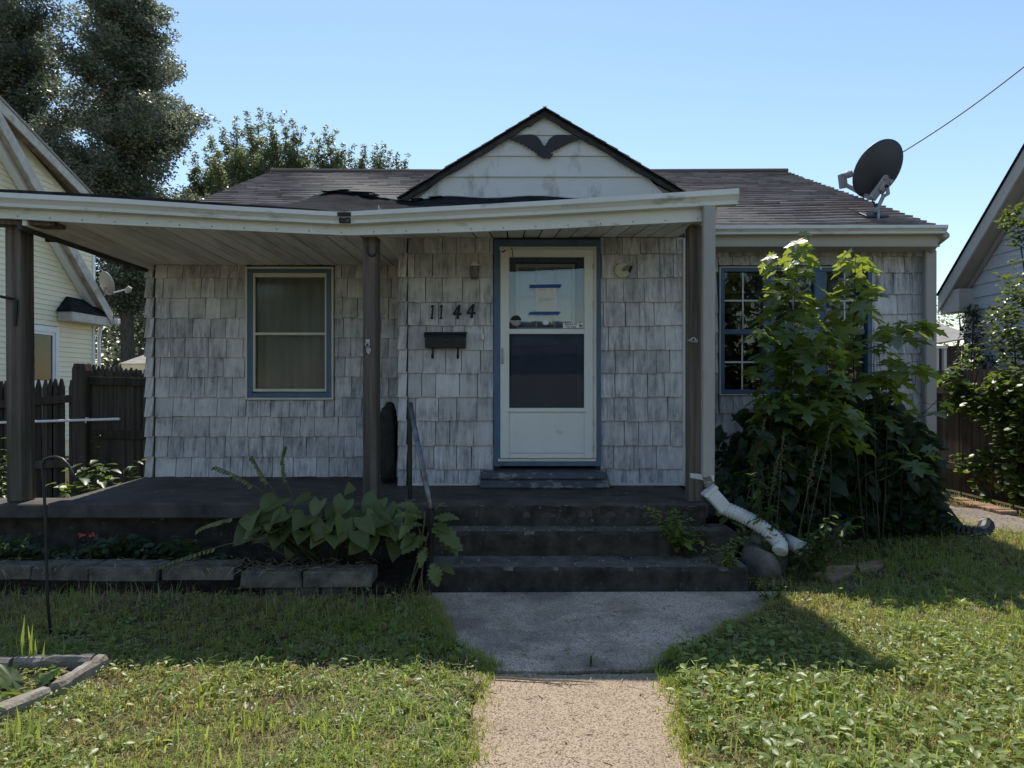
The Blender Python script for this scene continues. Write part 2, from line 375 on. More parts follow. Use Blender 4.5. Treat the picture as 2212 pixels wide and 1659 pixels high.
# ------------------------------------------------------------------ mesh building
class MB:
    def __init__(self):
        self.v, self.f = [], []
    def add(self, vs, fs):
        n = len(self.v)
        self.v += [tuple(map(float, p)) for p in vs]
        self.f += [tuple(i + n for i in f) for f in fs]
        return self
    def box(self, x0, x1, y0, y1, z0, z1):
        return self.hexa([(x0, y0, z0), (x1, y0, z0), (x1, y1, z0), (x0, y1, z0), (x0, y0, z1), (x1, y0, z1), (x1, y1, z1), (x0, y1, z1)])
    def hexa(self, p):
        return self.add(p, [(0, 3, 2, 1), (4, 5, 6, 7), (0, 1, 5, 4), (1, 2, 6, 5), (2, 3, 7, 6), (3, 0, 4, 7)])
    def beam(self, a, b, w, h, up=(0, 0, 1)):
        """a bar from a to b, w across and h along 'up'"""
        a, b, up = Vector(a), Vector(b), Vector(up)
        d = (b - a).normalized()
        s = d.cross(up).normalized()
        u = s.cross(d).normalized()
        p = []
        for e in (a, b):
            p += [e - s * w / 2 - u * h / 2, e + s * w / 2 - u * h / 2, e + s * w / 2 + u * h / 2, e - s * w / 2 + u * h / 2]
        return self.add(p, [(0, 1, 2, 3), (7, 6, 5, 4), (0, 4, 5, 1), (1, 5, 6, 2), (2, 6, 7, 3), (3, 7, 4, 0)])
    def prism(self, poly, y0, y1):
        """polygon in x,z pushed from y0 to y1"""
        n = len(poly)
        vs = [(x, y0, z) for x, z in poly] + [(x, y1, z) for x, z in poly]
        fs = [tuple(range(n)), tuple(range(2 * n - 1, n - 1, -1))]
        fs += [(i, i + n, (i + 1) % n + n, (i + 1) % n) for i in range(n)]
        return self.add(vs, fs)
    def prismx(self, poly, x0, x1):
        """polygon in y,z pushed from x0 to x1"""
        n = len(poly)
        vs = [(x0, y, z) for y, z in poly] + [(x1, y, z) for y, z in poly]
        fs = [tuple(range(n - 1, -1, -1)), tuple(range(n, 2 * n))]
        fs += [(i, (i + 1) % n, (i + 1) % n + n, i + n) for i in range(n)]
        return self.add(vs, fs)
    def prismz(self, poly, z0, z1):
        n = len(poly)
        vs = [(x, y, z0) for x, y in poly] + [(x, y, z1) for x, y in poly]
        fs = [tuple(range(n - 1, -1, -1)), tuple(range(n, 2 * n))]
        fs += [(i, (i + 1) % n, (i + 1) % n + n, i + n) for i in range(n)]
        return self.add(vs, fs)
    def tube(self, pts, r, n=8, cap=True):
        pts = [Vector(p) for p in pts]
        if not isinstance(r, (list, tuple)):
            r = [r] * len(pts)
        vs, fs = [], []
        ref = Vector((0.13, 0.31, 0.94))
        for i, p in enumerate(pts):
            d = (pts[min(i + 1, len(pts) - 1)] - pts[max(i - 1, 0)])
            d = d.normalized() if d.length > 1e-9 else Vector((0, 0, 1))
            if abs(d.dot(ref)) > 0.98:
                ref = Vector((0.9, 0.2, 0.1))
            s = d.cross(ref).normalized()
            u = s.cross(d)
            ref = u if abs(u.dot(d)) < 0.9 else ref
            for k in range(n):
                a = 2 * math.pi * k / n
                vs.append(p + (s * math.cos(a) + u * math.sin(a)) * r[i])
        m = len(pts)
        for i in range(m - 1):
            for k in range(n):
                fs.append((i * n + k, i * n + (k + 1) % n, (i + 1) * n + (k + 1) % n, (i + 1) * n + k))
        if cap:
            fs.append(tuple(range(n - 1, -1, -1)))
            fs.append(tuple(range((m - 1) * n, m * n)))
        return self.add(vs, fs)
    def lathe(self, prof, origin, axis=(0, 0, 1), n=20, squash=1.0):
        """prof: (radius, height) pairs about an axis through origin"""
        ax = Vector(axis).normalized()
        ref = Vector((1, 0, 0)) if abs(ax.x) < 0.9 else Vector((0, 1, 0))
        s = ax.cross(ref).normalized()
        u = s.cross(ax)
        o = Vector(origin)
        vs, fs = [], []
        for r, h in prof:
            for k in range(n):
                a = 2 * math.pi * k / n
                vs.append(o + ax * h + (s * math.cos(a) * squash + u * math.sin(a)) * r)
        for i in range(len(prof) - 1):
            for k in range(n):
                fs.append((i * n + k, i * n + (k + 1) % n, (i + 1) * n + (k + 1) % n, (i + 1) * n + k))
        fs.append(tuple(range(n - 1, -1, -1)))
        fs.append(tuple(range((len(prof) - 1) * n, len(prof) * n)))
        return self.add(vs, fs)
    def mesh(self, name, mat, smooth=False):
        me = bpy.data.meshes.new(name)
        me.from_pydata(self.v, [], self.f)
        import bmesh
        bm = bmesh.new()
        bm.from_mesh(me)
        bmesh.ops.recalc_face_normals(bm, faces=bm.faces)
        bm.to_mesh(me)
        bm.free()
        if smooth:
            me.polygons.foreach_set('use_smooth', [True] * len(me.polygons))
        me.materials.append(mat)
        return me
    def build(self, name, mat, parent=None, bevel=0.0, smooth=False, label=None):
        return link(name, self.mesh(name, mat, smooth), parent, bevel, label)

def world_loc(o):
    v = Vector((0, 0, 0))
    while o is not None:
        v += o.location
        o = o.parent
    return v

def link(name, me, parent=None, bevel=0.0, label=None):
    o = bpy.data.objects.new(name, me)
    C.objects.link(o)
    if parent is not None:
        o.parent = parent
        o.location = -world_loc(parent)
    if bevel:
        md = o.modifiers.new('bevel', 'BEVEL')
        md.width = bevel
        md.segments = 1
        md.limit_method = 'ANGLE'
    if label:
        o['label'] = label
    return o

def tag(o, label, cat, group=None, kind=None):
    o['label'] = label
    o['category'] = cat
    if group:
        o['group'] = group
    if kind:
        o['kind'] = kind
    return o

def thing(name, label, cat, loc=(0, 0, 0), group=None):
    o = bpy.data.objects.new(name, None)
    o.empty_display_size = 0.1
    C.objects.link(o)
    o.location = loc
    return tag(o, label, cat, group)

def struct(o):
    o['kind'] = 'structure'
    return o

def np_mesh(name, verts, tris, tint, mat, smooth=False):
    me = bpy.data.meshes.new(name)
    nv, nf = len(verts), len(tris)
    me.vertices.add(nv)
    me.vertices.foreach_set('co', np.ascontiguousarray(verts, dtype=np.float32).ravel())
    me.loops.add(nf * 3)
    me.loops.foreach_set('vertex_index', np.ascontiguousarray(tris, dtype=np.int32).ravel())
    me.polygons.add(nf)
    me.polygons.foreach_set('loop_start', np.arange(0, nf * 3, 3, dtype=np.int32))
    if smooth:
        me.polygons.foreach_set('use_smooth', np.ones(nf, dtype=bool))
    a = me.attributes.new('tint', 'FLOAT', 'POINT')
    a.data.foreach_set('value', np.ascontiguousarray(tint, dtype=np.float32))
    me.materials.append(mat)
    me.update(calc_edges=True)
    me.validate()
    return me

# leaf outlines: axis along +y, face up +z, length 1
def _leaf_oval():
    v = [(0, 0, 0), (-.20, .25, .04), (-.25, .5, .04), (-.16, .78, .0), (.20, .25, .04), (.25, .5, .04), (.16, .78, .0), (0, .5, -.015), (0, 1, -.12)]
    t = [(0, 7, 1), (1, 7, 2), (2, 7, 3), (3, 7, 8), (0, 4, 7), (4, 5, 7), (5, 6, 7), (6, 8, 7)]
    return np.array(v, float), np.array(t)
def _leaf_small():
    v = [(0, 0, 0), (-.26, .45, .07), (0, .5, 0), (.26, .45, .07), (0, 1, -.10)]
    t = [(0, 2, 1), (0, 3, 2), (1, 2, 4), (2, 3, 4)]
    return np.array(v, float), np.array(t)
def _leaf_round():
    v = [(0, .3, -.02)] + [(.45 * math.sin(a) * (1 + .1 * math.sin(3 * a)), .45 - .5 * math.cos(a), .05 * abs(math.sin(a))) for a in np.linspace(0.25, 2 * math.pi - 0.25, 9)]
    t = [(0, i, i + 1) for i in range(1, 9)]
    return np.array(v, float), np.array(t)
def _leaf_quad():
    v = [(0, 0, 0), (-.3, .5, .05), (.3, .5, .05), (0, 1, -.08)]
    return np.array(v, float), np.array([(0, 2, 1), (1, 2, 3)])
def _leaf_maple(droop=0.28, deep=1.0):
    half = [(.03, .0), (.16, -.10), (.42, -.14), (.34, -.02), (.25, .08), (.46, .11), (.52, .20), (.72, .36), (.54, .40), (.49, .49), (.34, .42), (.16, .37), (.18, .53), (.31, .68), (.18, .70), (.11, .82)]
    half = [(x, y) for i, (x, y) in enumerate(half)]
    out = half + [(0, 1.0)] + [(-x, y) for x, y in half[::-1]]
    v = [(0, .30, 0)] + [(x, y, .14 * abs(x) - droop * (x * x + (y - .3) ** 2 * (y > .3))) for x, y in out]
    t = [(0, i, i + 1) for i in range(1, len(out))] + [(0, len(out), 1)]
    return np.array(v, float), np.array(t)
def _leaf_heart(droop=0.3, ribs=0.018, wid=0.46):
    nu, nv = 8, 7
    v, t = [], []
    for i in range(nu):
        s = i / (nu - 1)
        w = wid * (math.sin(math.pi * min(1, (s * 0.86 + 0.14)) ** 0.72)) * (1.12 - 0.1 * s) + 0.002
        for j in range(nv):
            u = j / (nv - 1) * 2 - 1
            x = w * u
            y = s - 0.20 * abs(u) ** 1.5 * (1 - s) ** 2.5
            z = 0.16 * abs(u) ** 1.3 * w / wid - droop * s * s + (ribs if j % 2 else -ribs)
            v.append((x, y, z))
    for i in range(nu - 1):
        for j in range(nv - 1):
            a, b, c, d = i * nv + j, i * nv + j + 1, (i + 1) * nv + j + 1, (i + 1) * nv + j
            t += [(a, b, c), (a, c, d)]
    return np.array(v, float), np.array(t)
def _leaf_lobed():
    """a coarse-toothed weed leaf"""
    xs = [.02, .16, .12, .28, .20, .36, .24, .34, .20, .24, .12, .12]
    half = [(x, .05 + i * .085) for i, x in enumerate(xs)]
    out = half + [(0, 1.08)] + [(-x, y) for x, y in half[::-1]]
    v = [(0, .5, -.02)] + [(x, y, .12 * abs(x) - .25 * y * y) for x, y in out]
    v[0] = (0, .5, -.07)
    t = [(0, i, i + 1) for i in range(1, len(out))] + [(0, len(out), 1)]
    return np.array(v, float), np.array(t)
def _leaf_blade():
    v, t = [], []
    for i, s in enumerate((0, .3, .65, 1.0)):
        w = .05 * (1 - s) ** .6 + .002
        v += [(-w, s, -.35 * s * s + .01), (w, s, -.35 * s * s + .01)]
    for i in range(3):
        a = i * 2
        t += [(a, a + 1, a + 3), (a, a + 3, a + 2)]
    return np.array(v, float), np.array(t)
OVAL, SMALL, ROUND, QUAD, MAPLE, HEART, LOBED, BLADE = _leaf_oval(), _leaf_small(), _leaf_round(), _leaf_quad(), _leaf_maple(), _leaf_heart(), _leaf_lobed(), _leaf_blade()

def frames(d, up):
    """rotation matrices with y along d and z near up (arrays n x 3)"""
    d = d / np.linalg.norm(d, axis=1, keepdims=True)
    z = up - (up * d).sum(1, keepdims=True) * d
    z /= np.linalg.norm(z, axis=1, keepdims=True) + 1e-9
    x = np.cross(d, z)
    return np.stack([x, d, z], axis=2)

def bake(tmpl, R, s, p, tint):
    V, T = tmpl
    n, k = len(p), len(V)
    verts = np.einsum('nij,kj->nki', R, V) * np.asarray(s).reshape(-1, 1, 1) + p[:, None, :]
    tris = (T[None] + (np.arange(n) * k)[:, None, None]).reshape(-1, 3)
    return verts.reshape(-1, 3), tris, np.repeat(tint, k)

def cat_bakes(bs):
    vs, ts, ti, off = [], [], [], 0
    for v, t, q in bs:
        vs.append(v); ts.append(t + off); ti.append(q); off += len(v)
    return np.concatenate(vs), np.concatenate(ts), np.concatenate(ti)

def rand_dirs(n, zlo=-1, zhi=1):
    a = rng.uniform(0, 2 * np.pi, n)
    z = rng.uniform(zlo, zhi, n)
    r = np.sqrt(np.maximum(0, 1 - z * z))
    return np.stack([r * np.cos(a), r * np.sin(a), z], 1)

def lowfreq(x, y, seed, sc):
    r = np.random.default_rng(seed)
    out = np.zeros_like(x)
    for i in range(6):
        a, ph = r.uniform(0, 6.28, 2)
        k = sc * (0.6 + i * 0.35)
        out += np.sin((x * math.cos(a) + y * math.sin(a)) * k + ph) / (1 + 0.25 * i)
    return out / 3.2

def in_poly(x, y, poly):
    c = np.zeros(len(x), bool)
    n = len(poly)
    for i in range(n):
        x1, y1 = poly[i]
        x2, y2 = poly[(i + 1) % n]
        hit = ((y1 > y) != (y2 > y)) & (x < (x2 - x1) * (y - y1) / ((y2 - y1) if y2 != y1 else 1e-9) + x1)
        c ^= hit
    return c
# ================================================================== the cottage
YL, YB = 7.46, 6.84            # front wall, and the front of the projecting entry bay
cottage = thing('cottage', 'small shingled cottage with grey mottled walls, blue trim and a sagging front porch roof', 'house', (0, 7.5, 0))

def wall_holed(mb, x0, x1, z0, z1, y0, y1, hole):
    if hole is None:
        mb.box(x0, x1, y0, y1, z0, z1)
        return
    a, b, c, d = hole            # x from a to b, z from c to d
    mb.box(x0, a, y0, y1, z0, z1)
    mb.box(b, x1, y0, y1, z0, z1)
    mb.box(a, b, y0, y1, z0, c)
    mb.box(a, b, y0, y1, d, z1)

WIN_L = (PX(539, YL), PX(715, YL), PZ(858, YL), PZ(581, YL))
WIN_R = (PX(1557, YL), PX(1880, YL), PZ(849, YL), PZ(579, YL))
DOOR = (PX(1080, YB), PX(1288, YB), PZ(1013, YB), PZ(536, YB))
HX0, HX1, BX0, BX1 = -3.83, 4.20, -1.09, 1.67
EAVE_Y, EAVE_Z, RIDGE_Y, RIDGE_Z = 7.12, 3.12, 11.1, 4.887
SLOPE = (RIDGE_Z - EAVE_Z) / (RIDGE_Y - EAVE_Y)
BACK_Y = 2 * RIDGE_Y - YL - 0.02

mb = MB()
wall_holed(mb, HX0, BX0, 0, 3.08, YL + .012, YL + .13, WIN_L)
mb.build('front_wall', MT['backing'], cottage)
mb = MB()
wall_holed(mb, BX1, HX1, 0, 3.08, YL + .012, YL + .13, WIN_R)
mb.build('front_wall', MT['backing'], cottage)
mb = MB()
wall_holed(mb, BX0, BX1, .50, 3.30, YB + .012, YB + .12, DOOR)
mb.box(BX0, BX0 + .1, YB + .121, YL + .011, .5, 3.3)
mb.box(BX1 - .1, BX1, YB + .121, YL + .011, .5, 3.3)
mb.build('entry_wall', MT['backing'], cottage)
gz = lambda y: EAVE_Z - .06 + SLOPE * (min(y, 2 * RIDGE_Y - y) - EAVE_Y)
for xa, xb in ((HX0, HX0 + .12), (HX1 - .12, HX1)):
    m = MB()
    m.prismx([(YL + .131, 0), (BACK_Y, 0), (BACK_Y, gz(BACK_Y)), (RIDGE_Y, gz(RIDGE_Y)), (YL + .131, gz(YL + .131))], xa, xb)
    m.build('side_wall', MT['trim'], cottage)
MB().box(HX0 + .121, HX1 - .121, BACK_Y - .12, BACK_Y, 0, 3.0).build('back_wall', MT['trim'], cottage)
# rooms behind the windows and the door
m = MB()
m.box(HX0 + .13, HX1 - .13, YL + 3.4, YL + 3.45, .01, 3.0)
m.box(HX0 + .13, HX1 - .13, YL + .14, YL + 3.39, .45, .5)
m.box(HX0 + .13, HX1 - .13, YL + .14, YL + 3.39, 2.95, 3.0)
m.build('room_lining', MT['dark'], cottage)

# ---- wall shingles, one by one
def shingle_variant(i):
    r = random.Random(100 + i)
    xs = [-.5, -.18, .17, .5]
    zb = [r.uniform(-.022, .022) for _ in xs]
    zt = 1.06
    yb, yt = -.026, -.003
    v = []
    for x, z in zip(xs, zb):
        v += [(x, yb + r.uniform(-.002, .002), z), (x, .004, z)]
    for x in xs:
        v += [(x, yt, zt), (x, .004, zt)]
    f = []
    for k in range(3):
        b, t = 2 * k, 8 + 2 * k
        f += [(b, b + 2, t + 2, t), (b + 1, t + 1, t + 3, b + 3), (b, b + 1, b + 3, b + 2), (t, t + 2, t + 3, t + 1)]
    f += [(0, 8, 9, 1), (6, 7, 15, 14)]
    m = MB()
    m.add(v, f)
    return m
SH_MB = [shingle_variant(i) for i in range(8)]
SH_ME = [m.mesh('shingle', MT['shingle']) for m in SH_MB]
SH = []                          # x0, x1, z0, z1, y, weight

def lay_rows(x0, x1, zs, hole, y, wmin, wmax, seed, skip=None):
    r = random.Random(seed)
    for k in range(len(zs) - 1):
        zb, zt = zs[k], zs[k + 1]
        x = x0 - r.uniform(0, .1)
        while x < x1 - .01:
            w = r.uniform(wmin, wmax)
            a, b = max(x, x0), min(x + w, x1)
            x += w
            if x1 - b < .06:
                b = x1
                x = x1
            if b - a < .03:
                continue
            dz = r.uniform(-.006, .006)
            pieces = [(a, b, zb + dz, zt)]
            if hole and zt > hole[2] + .002 and zb < hole[3] - .002:
                pieces = []
                ha, hb, hc, hd = hole
                if a < ha - .02:
                    pieces.append((a, min(b, ha - .004), zb + dz, zt))
                if b > hb + .02:
                    pieces.append((max(a, hb + .004), b, zb + dz, zt))
                ca, cb = max(a, ha), min(b, hb)
                if cb - ca > .03:
                    if zt - hd > .03:
                        pieces.append((ca, cb, hd + .004, zt))
                    if hc - zb > .03:
                        pieces.append((ca, cb, zb + dz, hc - .008))
            for (pa, pb, pz0, pz1) in pieces:
                SH.append((pa + .003, pb - .003, pz0, pz1, y, (pb - pa) * (pz1 - pz0) * (F / y) ** 2 * (0.02 if (skip and skip(pa, pz0)) else 1)))

zl = [PZ(v, YL) for v in (1030, 987, 943, 900, 858, 815, 772, 730, 688, 644, 601, 574)]
hole_l = (PX(532, YL), PX(722, YL), PZ(863, YL), PZ(577, YL))
lay_rows(PX(335.5, YL), BX0 - .001, zl, hole_l, YL + .01, .13, .25, 1, skip=lambda x, z: x > PX(826, YL) and x > -1.26)
zr = [PZ(893 + 43 * i, YL) for i in range(8, 0, -1)] + [PZ(v, YL) for v in (893, 850, 805, 763, 720, 678, 635, 589, 554, 522)]
hole_r = (PX(1552, YL), PX(1885, YL), PZ(853, YL), PZ(574, YL))
lay_rows(BX1, PX(2001, YL), zr, hole_r, YL + .01, .14, .27, 2, skip=lambda x, z: z < 1.15 or x < 1.95)
ze = [PZ(v, YB) for v in (1048, 1013, 962, 909, 858, 806, 756, 704, 653, 600, 549, 515)]
hole_d = (PX(1067, YB), PX(1296, YB), .3, PZ(517, YB))
lay_rows(PX(881, YB), BX1 - .02, ze, hole_d, YB + .01, .13, .23, 3)
# corner columns
for xs, zz, y in ((PX(317, YL), zl, YL + .004), (PX(862, YB), ze, YB + .004)):
    for k in range(len(zz) - 1):
        SH.append((xs, xs + .078, zz[k], zz[k + 1], y - .012, 2500))

order = sorted(range(len(SH)), key=lambda i: -SH[i][5])
rest = MB()
for rank, i in enumerate(order):
    a, b, z0, z1, y, wgt = SH[i]
    k = i % 8
    w, h = b - a, z1 - z0
    corner = wgt == 2500
    if rank < 298:
        o = bpy.data.objects.new('shingle', SH_ME[k])
        C.objects.link(o)
        o.parent = cottage
        o.scale = (w, 1.25 if corner else 1, h)
        o.rotation_euler = (0, random.uniform(-.012, .012) + (.05 if corner else 0), 0)
        o.location = Vector(((a + b) / 2 - (.008 if corner else 0), y, z0)) - cottage.location
    else:
        rest.add([((a + b) / 2 + vx * w, y + vy, z0 + vz * h) for vx, vy, vz in SH_MB[k].v], SH_MB[k].f)
o = rest.build('shingles', MT['shingle'], cottage)
o['kind'] = 'stuff'
# side courses seen edge-on beyond the right corner and the foot trim
m = MB()
for k in range(len(zr) - 1):
    z0, z1 = zr[k], zr[k + 1]
    m.add([(HX1, YL - .015, z1 + .01), (HX1 + .012, YL - .015, z1 + .01), (HX1 + .05, YL - .015, z0), (HX1, YL - .015, z0),
           (HX1, YL + 2, z1 + .01), (HX1 + .012, YL + 2, z1 + .01), (HX1 + .05, YL + 2, z0), (HX1, YL + 2, z0)],
          [(0, 1, 2, 3), (4, 7, 6, 5), (0, 4, 5, 1), (1, 5, 6, 2), (2, 6, 7, 3), (3, 7, 4, 0)])
m.build('side_shingle_courses', MT['shingle'], cottage)
m = MB()
m.box(PX(884, YB), PX(1033, YB), YB - .04, YB - .02, .567, .586)
m.box(PX(1316, YB), BX1 - .02, YB - .04, YB - .02, .567, .588)
m.build('foot_trim', MT['trim'], cottage, .002)
MB().box(PX(1474, YB), PX(1483, YB), YB - .03, YB + .008, .56, 2.94).build('corner_board', MT['trim'], cottage, .003)

# ---- windows
def rect_frame(m, x0, x1, z0, z1, w, y0, y1, wt=None, wb=None):
    wt = w if wt is None else wt
    wb = w if wb is None else wb
    m.box(x0, x0 + w, y0, y1, z0, z1)
    m.box(x1 - w, x1, y0, y1, z0, z1)
    m.box(x0 + w, x1 - w, y0 + .001, y1 - .001, z1 - wt, z1)
    m.box(x0 + w, x1 - w, y0 + .001, y1 - .001, z0, z0 + wb)

def win_part(name, parent=cottage):
    o = bpy.data.objects.new(name, None)
    o.empty_display_size = .1
    C.objects.link(o)
    o.parent = parent
    o.location = -world_loc(parent)
    return o

y = YL
wl = MB()
rect_frame(wl, PX(537, y), PX(717, y), PZ(859, y), PZ(580, y), .052, y - .03, y + .12)
wl = wl.build('window', MT['blue'], cottage, .003, label='tall double-hung window with a closed curtain')
m = MB()
rect_frame(m, PX(532, y), PX(722, y), PZ(863.5, y), PZ(577, y), .022, y - .036, y + .008)
m.build('casing', MT['cream'], wl, .003)
m = MB()
rect_frame(m, PX(547, y), PX(708, y), PZ(846, y), PZ(589, y), .026, y - .022, y + .02, .05, .03)
m.box(PX(552, y), PX(703, y), y - .02, y + .015, PZ(724, y), PZ(718.5, y))
m.build('storm_frame', MT['cream'], wl, .003)
for a, b in ((601, 718.5), (724, 840)):
    MB().box(PX(552, y), PX(703, y), y + .006, y + .009, PZ(b, y), PZ(a, y)).build('pane', MT['screen'], wl)
m = MB()
n = 26
xa, xb = PX(551, y) , PX(704, y)
for i in range(n):
    x0, x1 = xa + (xb - xa) * i / n, xa + (xb - xa) * (i + 1) / n
    d0, d1 = .09 + .012 * math.sin(i * 1.3), .09 + .012 * math.sin((i + 1) * 1.3)
    m.add([(x0, y + d0, PZ(852, y)), (x1, y + d1, PZ(852, y)), (x1, y + d1, PZ(590, y)), (x0, y + d0, PZ(590, y))], [(0, 1, 2, 3)])
m.build('curtain', MT['pane_backing'], wl)

wr = MB()
x0, x1, z0, z1 = PX(1556, y), PX(1881, y), PZ(850, y), PZ(579, y)
rect_frame(wr, x0, x1, z0, z1, .04, y - .02, y + .12)
for a, b in ((1648, 1673), (1758, 1784)):
    wr.box(PX(a, y), PX(b, y), y - .018, y + .118, z0 + .04, z1 - .04)
wr = wr.build('window', MT['blue'], cottage, .003, label='wide triple window with white glazing bars')
m = MB()
rect_frame(m, PX(1553, y), PX(1884, y), PZ(853.5, y), PZ(576.5, y), .012, y - .026, y + .008)
m.build('casing', MT['trim'], wr, .003)
for a, b in ((1564, 1648), (1673, 1758), (1784, 1868)):
    m = MB()
    m.box(PX(a, y) + .001, PX(b, y) - .001, y + .0, y + .05, PZ(722, y), PZ(711, y))
    m.build('sash_rail', MT['blue'], wr, .003)
    mid = (a + b) / 2
    m = MB()
    for (t, bt, dy) in ((588, 711, .016), (722, 843, .04)):
        hz = PZ(649, y) if t == 588 else PZ(782, y)
        m.box(PX(mid - 1.6, y), PX(mid + 1.6, y), y + dy, y + dy + .012, PZ(bt, y), PZ(t, y))
        m.box(PX(a, y), PX(b, y), y + dy + .001, y + dy + .011, hz - .009, hz + .009)
    m.build('glazing_bar', MT['trim'], wr)
    for (t, bt, dy) in ((588, 711, .02), (722, 843, .044)):
        MB().box(PX(a, y), PX(b, y), y + dy, y + dy + .004, PZ(bt, y), PZ(t, y)).build('pane', MT['glass'], wr)

# ---- the front door
y = YB
door = win_part('door')
door['label'] = 'white storm door in a blue frame'
m = MB()
zt, zb = PZ(519, y), PZ(1007, y)
m.box(PX(1067, y), PX(1081, y), y - .04, y + .11, zb, zt)
m.box(PX(1288, y), PX(1297, y), y - .04, y + .11, zb, zt)
m.box(PX(1081, y), PX(1288, y), y - .039, y + .109, PZ(537, y), zt - .001)
m.build('door_frame', MT['blue'], door, .003)
m = MB()
m.box(PX(1070, y), PX(1296, y), y - .06, y + .10, PZ(1005.5, y), PZ(996.5, y))
m.build('sill', MT['blue'], door, .004)
MB().box(PX(1076, y), PX(1287, y), y - .045, y - .0, PZ(996, y), PZ(990, y)).build('threshold', MT['cream'], door, .003)
m = MB()
ys0, ys1 = y - .045, y - .012
m.box(PX(1081, y), PX(1100, y), ys0, ys1, PZ(989, y), PZ(538, y))
m.box(PX(1261, y), PX(1280, y), ys0, ys1, PZ(989, y), PZ(538, y))
m.box(PX(1100, y), PX(1261, y), ys0 + .001, ys1 - .001, PZ(557, y), PZ(538, y))
m.box(PX(1100, y), PX(1261, y), ys0 + .001, ys1 - .001, PZ(722, y), PZ(711, y))
m.box(PX(1100, y), PX(1261, y), ys0 + .001, ys1 - .001, PZ(889, y), PZ(881, y))
m.box(PX(1100, y), PX(1261, y), ys0 + .006, ys1 - .002, PZ(978, y), PZ(889.5, y))
m.box(PX(1100, y), PX(1261, y), ys0 + .001, ys1 - .001, PZ(989, y), PZ(978.5, y))
m.build('storm_door_leaf', MT['door'], door, .004)
m = MB()
m.box(PX(1280.5, y), PX(1287.5, y), ys0 + .004, ys1, PZ(989, y), PZ(535.5, y))
m.box(PX(1079, y), PX(1287, y), ys0 - .012, ys0 - .001, PZ(541.5, y), PZ(535, y))
m.box(PX(1095, y), PX(1266, y), ys0 - .008, ys0 + .002, PZ(890.5, y), PZ(888.5, y))
m.build('hinge_strip', MT['cream'], door, .002)
for a in (571, 650, 730, 812, 905, 960):
    MB().box(PX(1279, y), PX(1282, y), ys0 - .006, ys0 + .01, PZ(a + 14, y), PZ(a, y)).build('hinge', MT['galv'], door)
MB().box(PX(1100, y), PX(1261, y), y - .03, y - .027, PZ(711, y), PZ(557, y)).build('upper_pane', MT['doorglass'], door)
MB().box(PX(1100, y), PX(1261, y), y - .03, y - .027, PZ(881, y), PZ(722, y)).build('lower_pane', MT['doorglass'], door)
MB().box(PX(1103, y), PX(1247, y), y + .03, y + .049, PZ(895, y), PZ(745, y)).build('inner_door_panel', MT['navy'], door, .003)  # set a darker blue than the rest of the inner door
m = MB()
rect_frame(m, PX(1098, y), PX(1263, y), PZ(720, y), PZ(548, y), .07, y + .05, y + .08)
m.box(PX(1098, y), PX(1263, y), y + .05, y + .08, PZ(1000, y), PZ(720, y) - .001)
inner = m.build('inner_door', MT['blue'], door, .003)
m = MB()
rect_frame(m, PX(1114, y), PX(1243, y), PZ(713, y), PZ(569, y), .03, y + .035, y + .075)
for a in (1159, 1199):
    m.box(PX(a - 2, y), PX(a + 2, y), y + .045, y + .07, PZ(709, y), PZ(573, y))
m.box(PX(1119, y), PX(1238, y), y + .046, y + .069, PZ(642, y), PZ(638, y))
m.build('window_grille', MT['cream'], inner, .002)
MB().box(PX(1119, y), PX(1238, y), y + .055, y + .058, PZ(709, y), PZ(573, y)).build('window_pane', MT['glass'], inner)
MB().box(PX(1116, y), PX(1241, y), y + .10, y + .103, PZ(712, y), PZ(570, y)).build('window_curtain', MT['pane_backing'], inner)
m = MB()
m.tube([(PX(1085, y), ys0 - .002, PZ(757, y)), (PX(1085, y), ys0 - .028, PZ(760, y)), (PX(1085.5, y), ys0 - .03, PZ(783, y)), (PX(1085.5, y), ys0 - .002, PZ(786, y))], .006, 8)
m.box(PX(1082.5, y), PX(1088, y), ys0 - .006, ys0, PZ(787, y), PZ(752, y))
m.build('handle', MT['galv'], door, 0)
m = MB()
m.tube([(PX(1105, y), ys0 - .01, PZ(537, y)), (PX(1107, y), ys0 - .014, PZ(546, y)), (PX(1108, y), ys0 - .012, PZ(557, y))], .004, 6)
m.tube([(PX(1084, y), ys0 - .006, PZ(547, y)), (PX(1093, y), ys0 - .006, PZ(543, y))], .006, 6)
m.build('closer_wire', MT['black'], door)

# ---- foundation under the bay and the wooden step at the door
MB().box(BX0, BX1, YB + .03, YB + .12, 0, .499).build('foundation', MT['step'], cottage)

# ---- main roof
m = MB()
x0, x1 = -3.76, 4.30
for s in (1, -1):
    ye = EAVE_Y if s == 1 else 2 * RIDGE_Y - EAVE_Y
    m.add([(x0, ye, EAVE_Z - .03), (x1, ye, EAVE_Z - .03), (x1, RIDGE_Y, RIDGE_Z - .03), (x0, RIDGE_Y, RIDGE_Z - .03),
           (x0, ye, EAVE_Z - .075), (x1, ye, EAVE_Z - .075), (x1, RIDGE_Y, RIDGE_Z - .075), (x0, RIDGE_Y, RIDGE_Z - .075)],
          [(0, 1, 2, 3), (7, 6, 5, 4), (0, 4, 5, 1), (1, 5, 6, 2), (3, 7, 4, 0)])
roof = m.build('roof', MT['rake'], cottage)
vs_, ts_, ti_ = [], [], []
nrow = 30
sl = math.hypot(RIDGE_Y - EAVE_Y, RIDGE_Z - EAVE_Z)
uy, uz = (RIDGE_Y - EAVE_Y) / sl, (RIDGE_Z - EAVE_Z) / sl
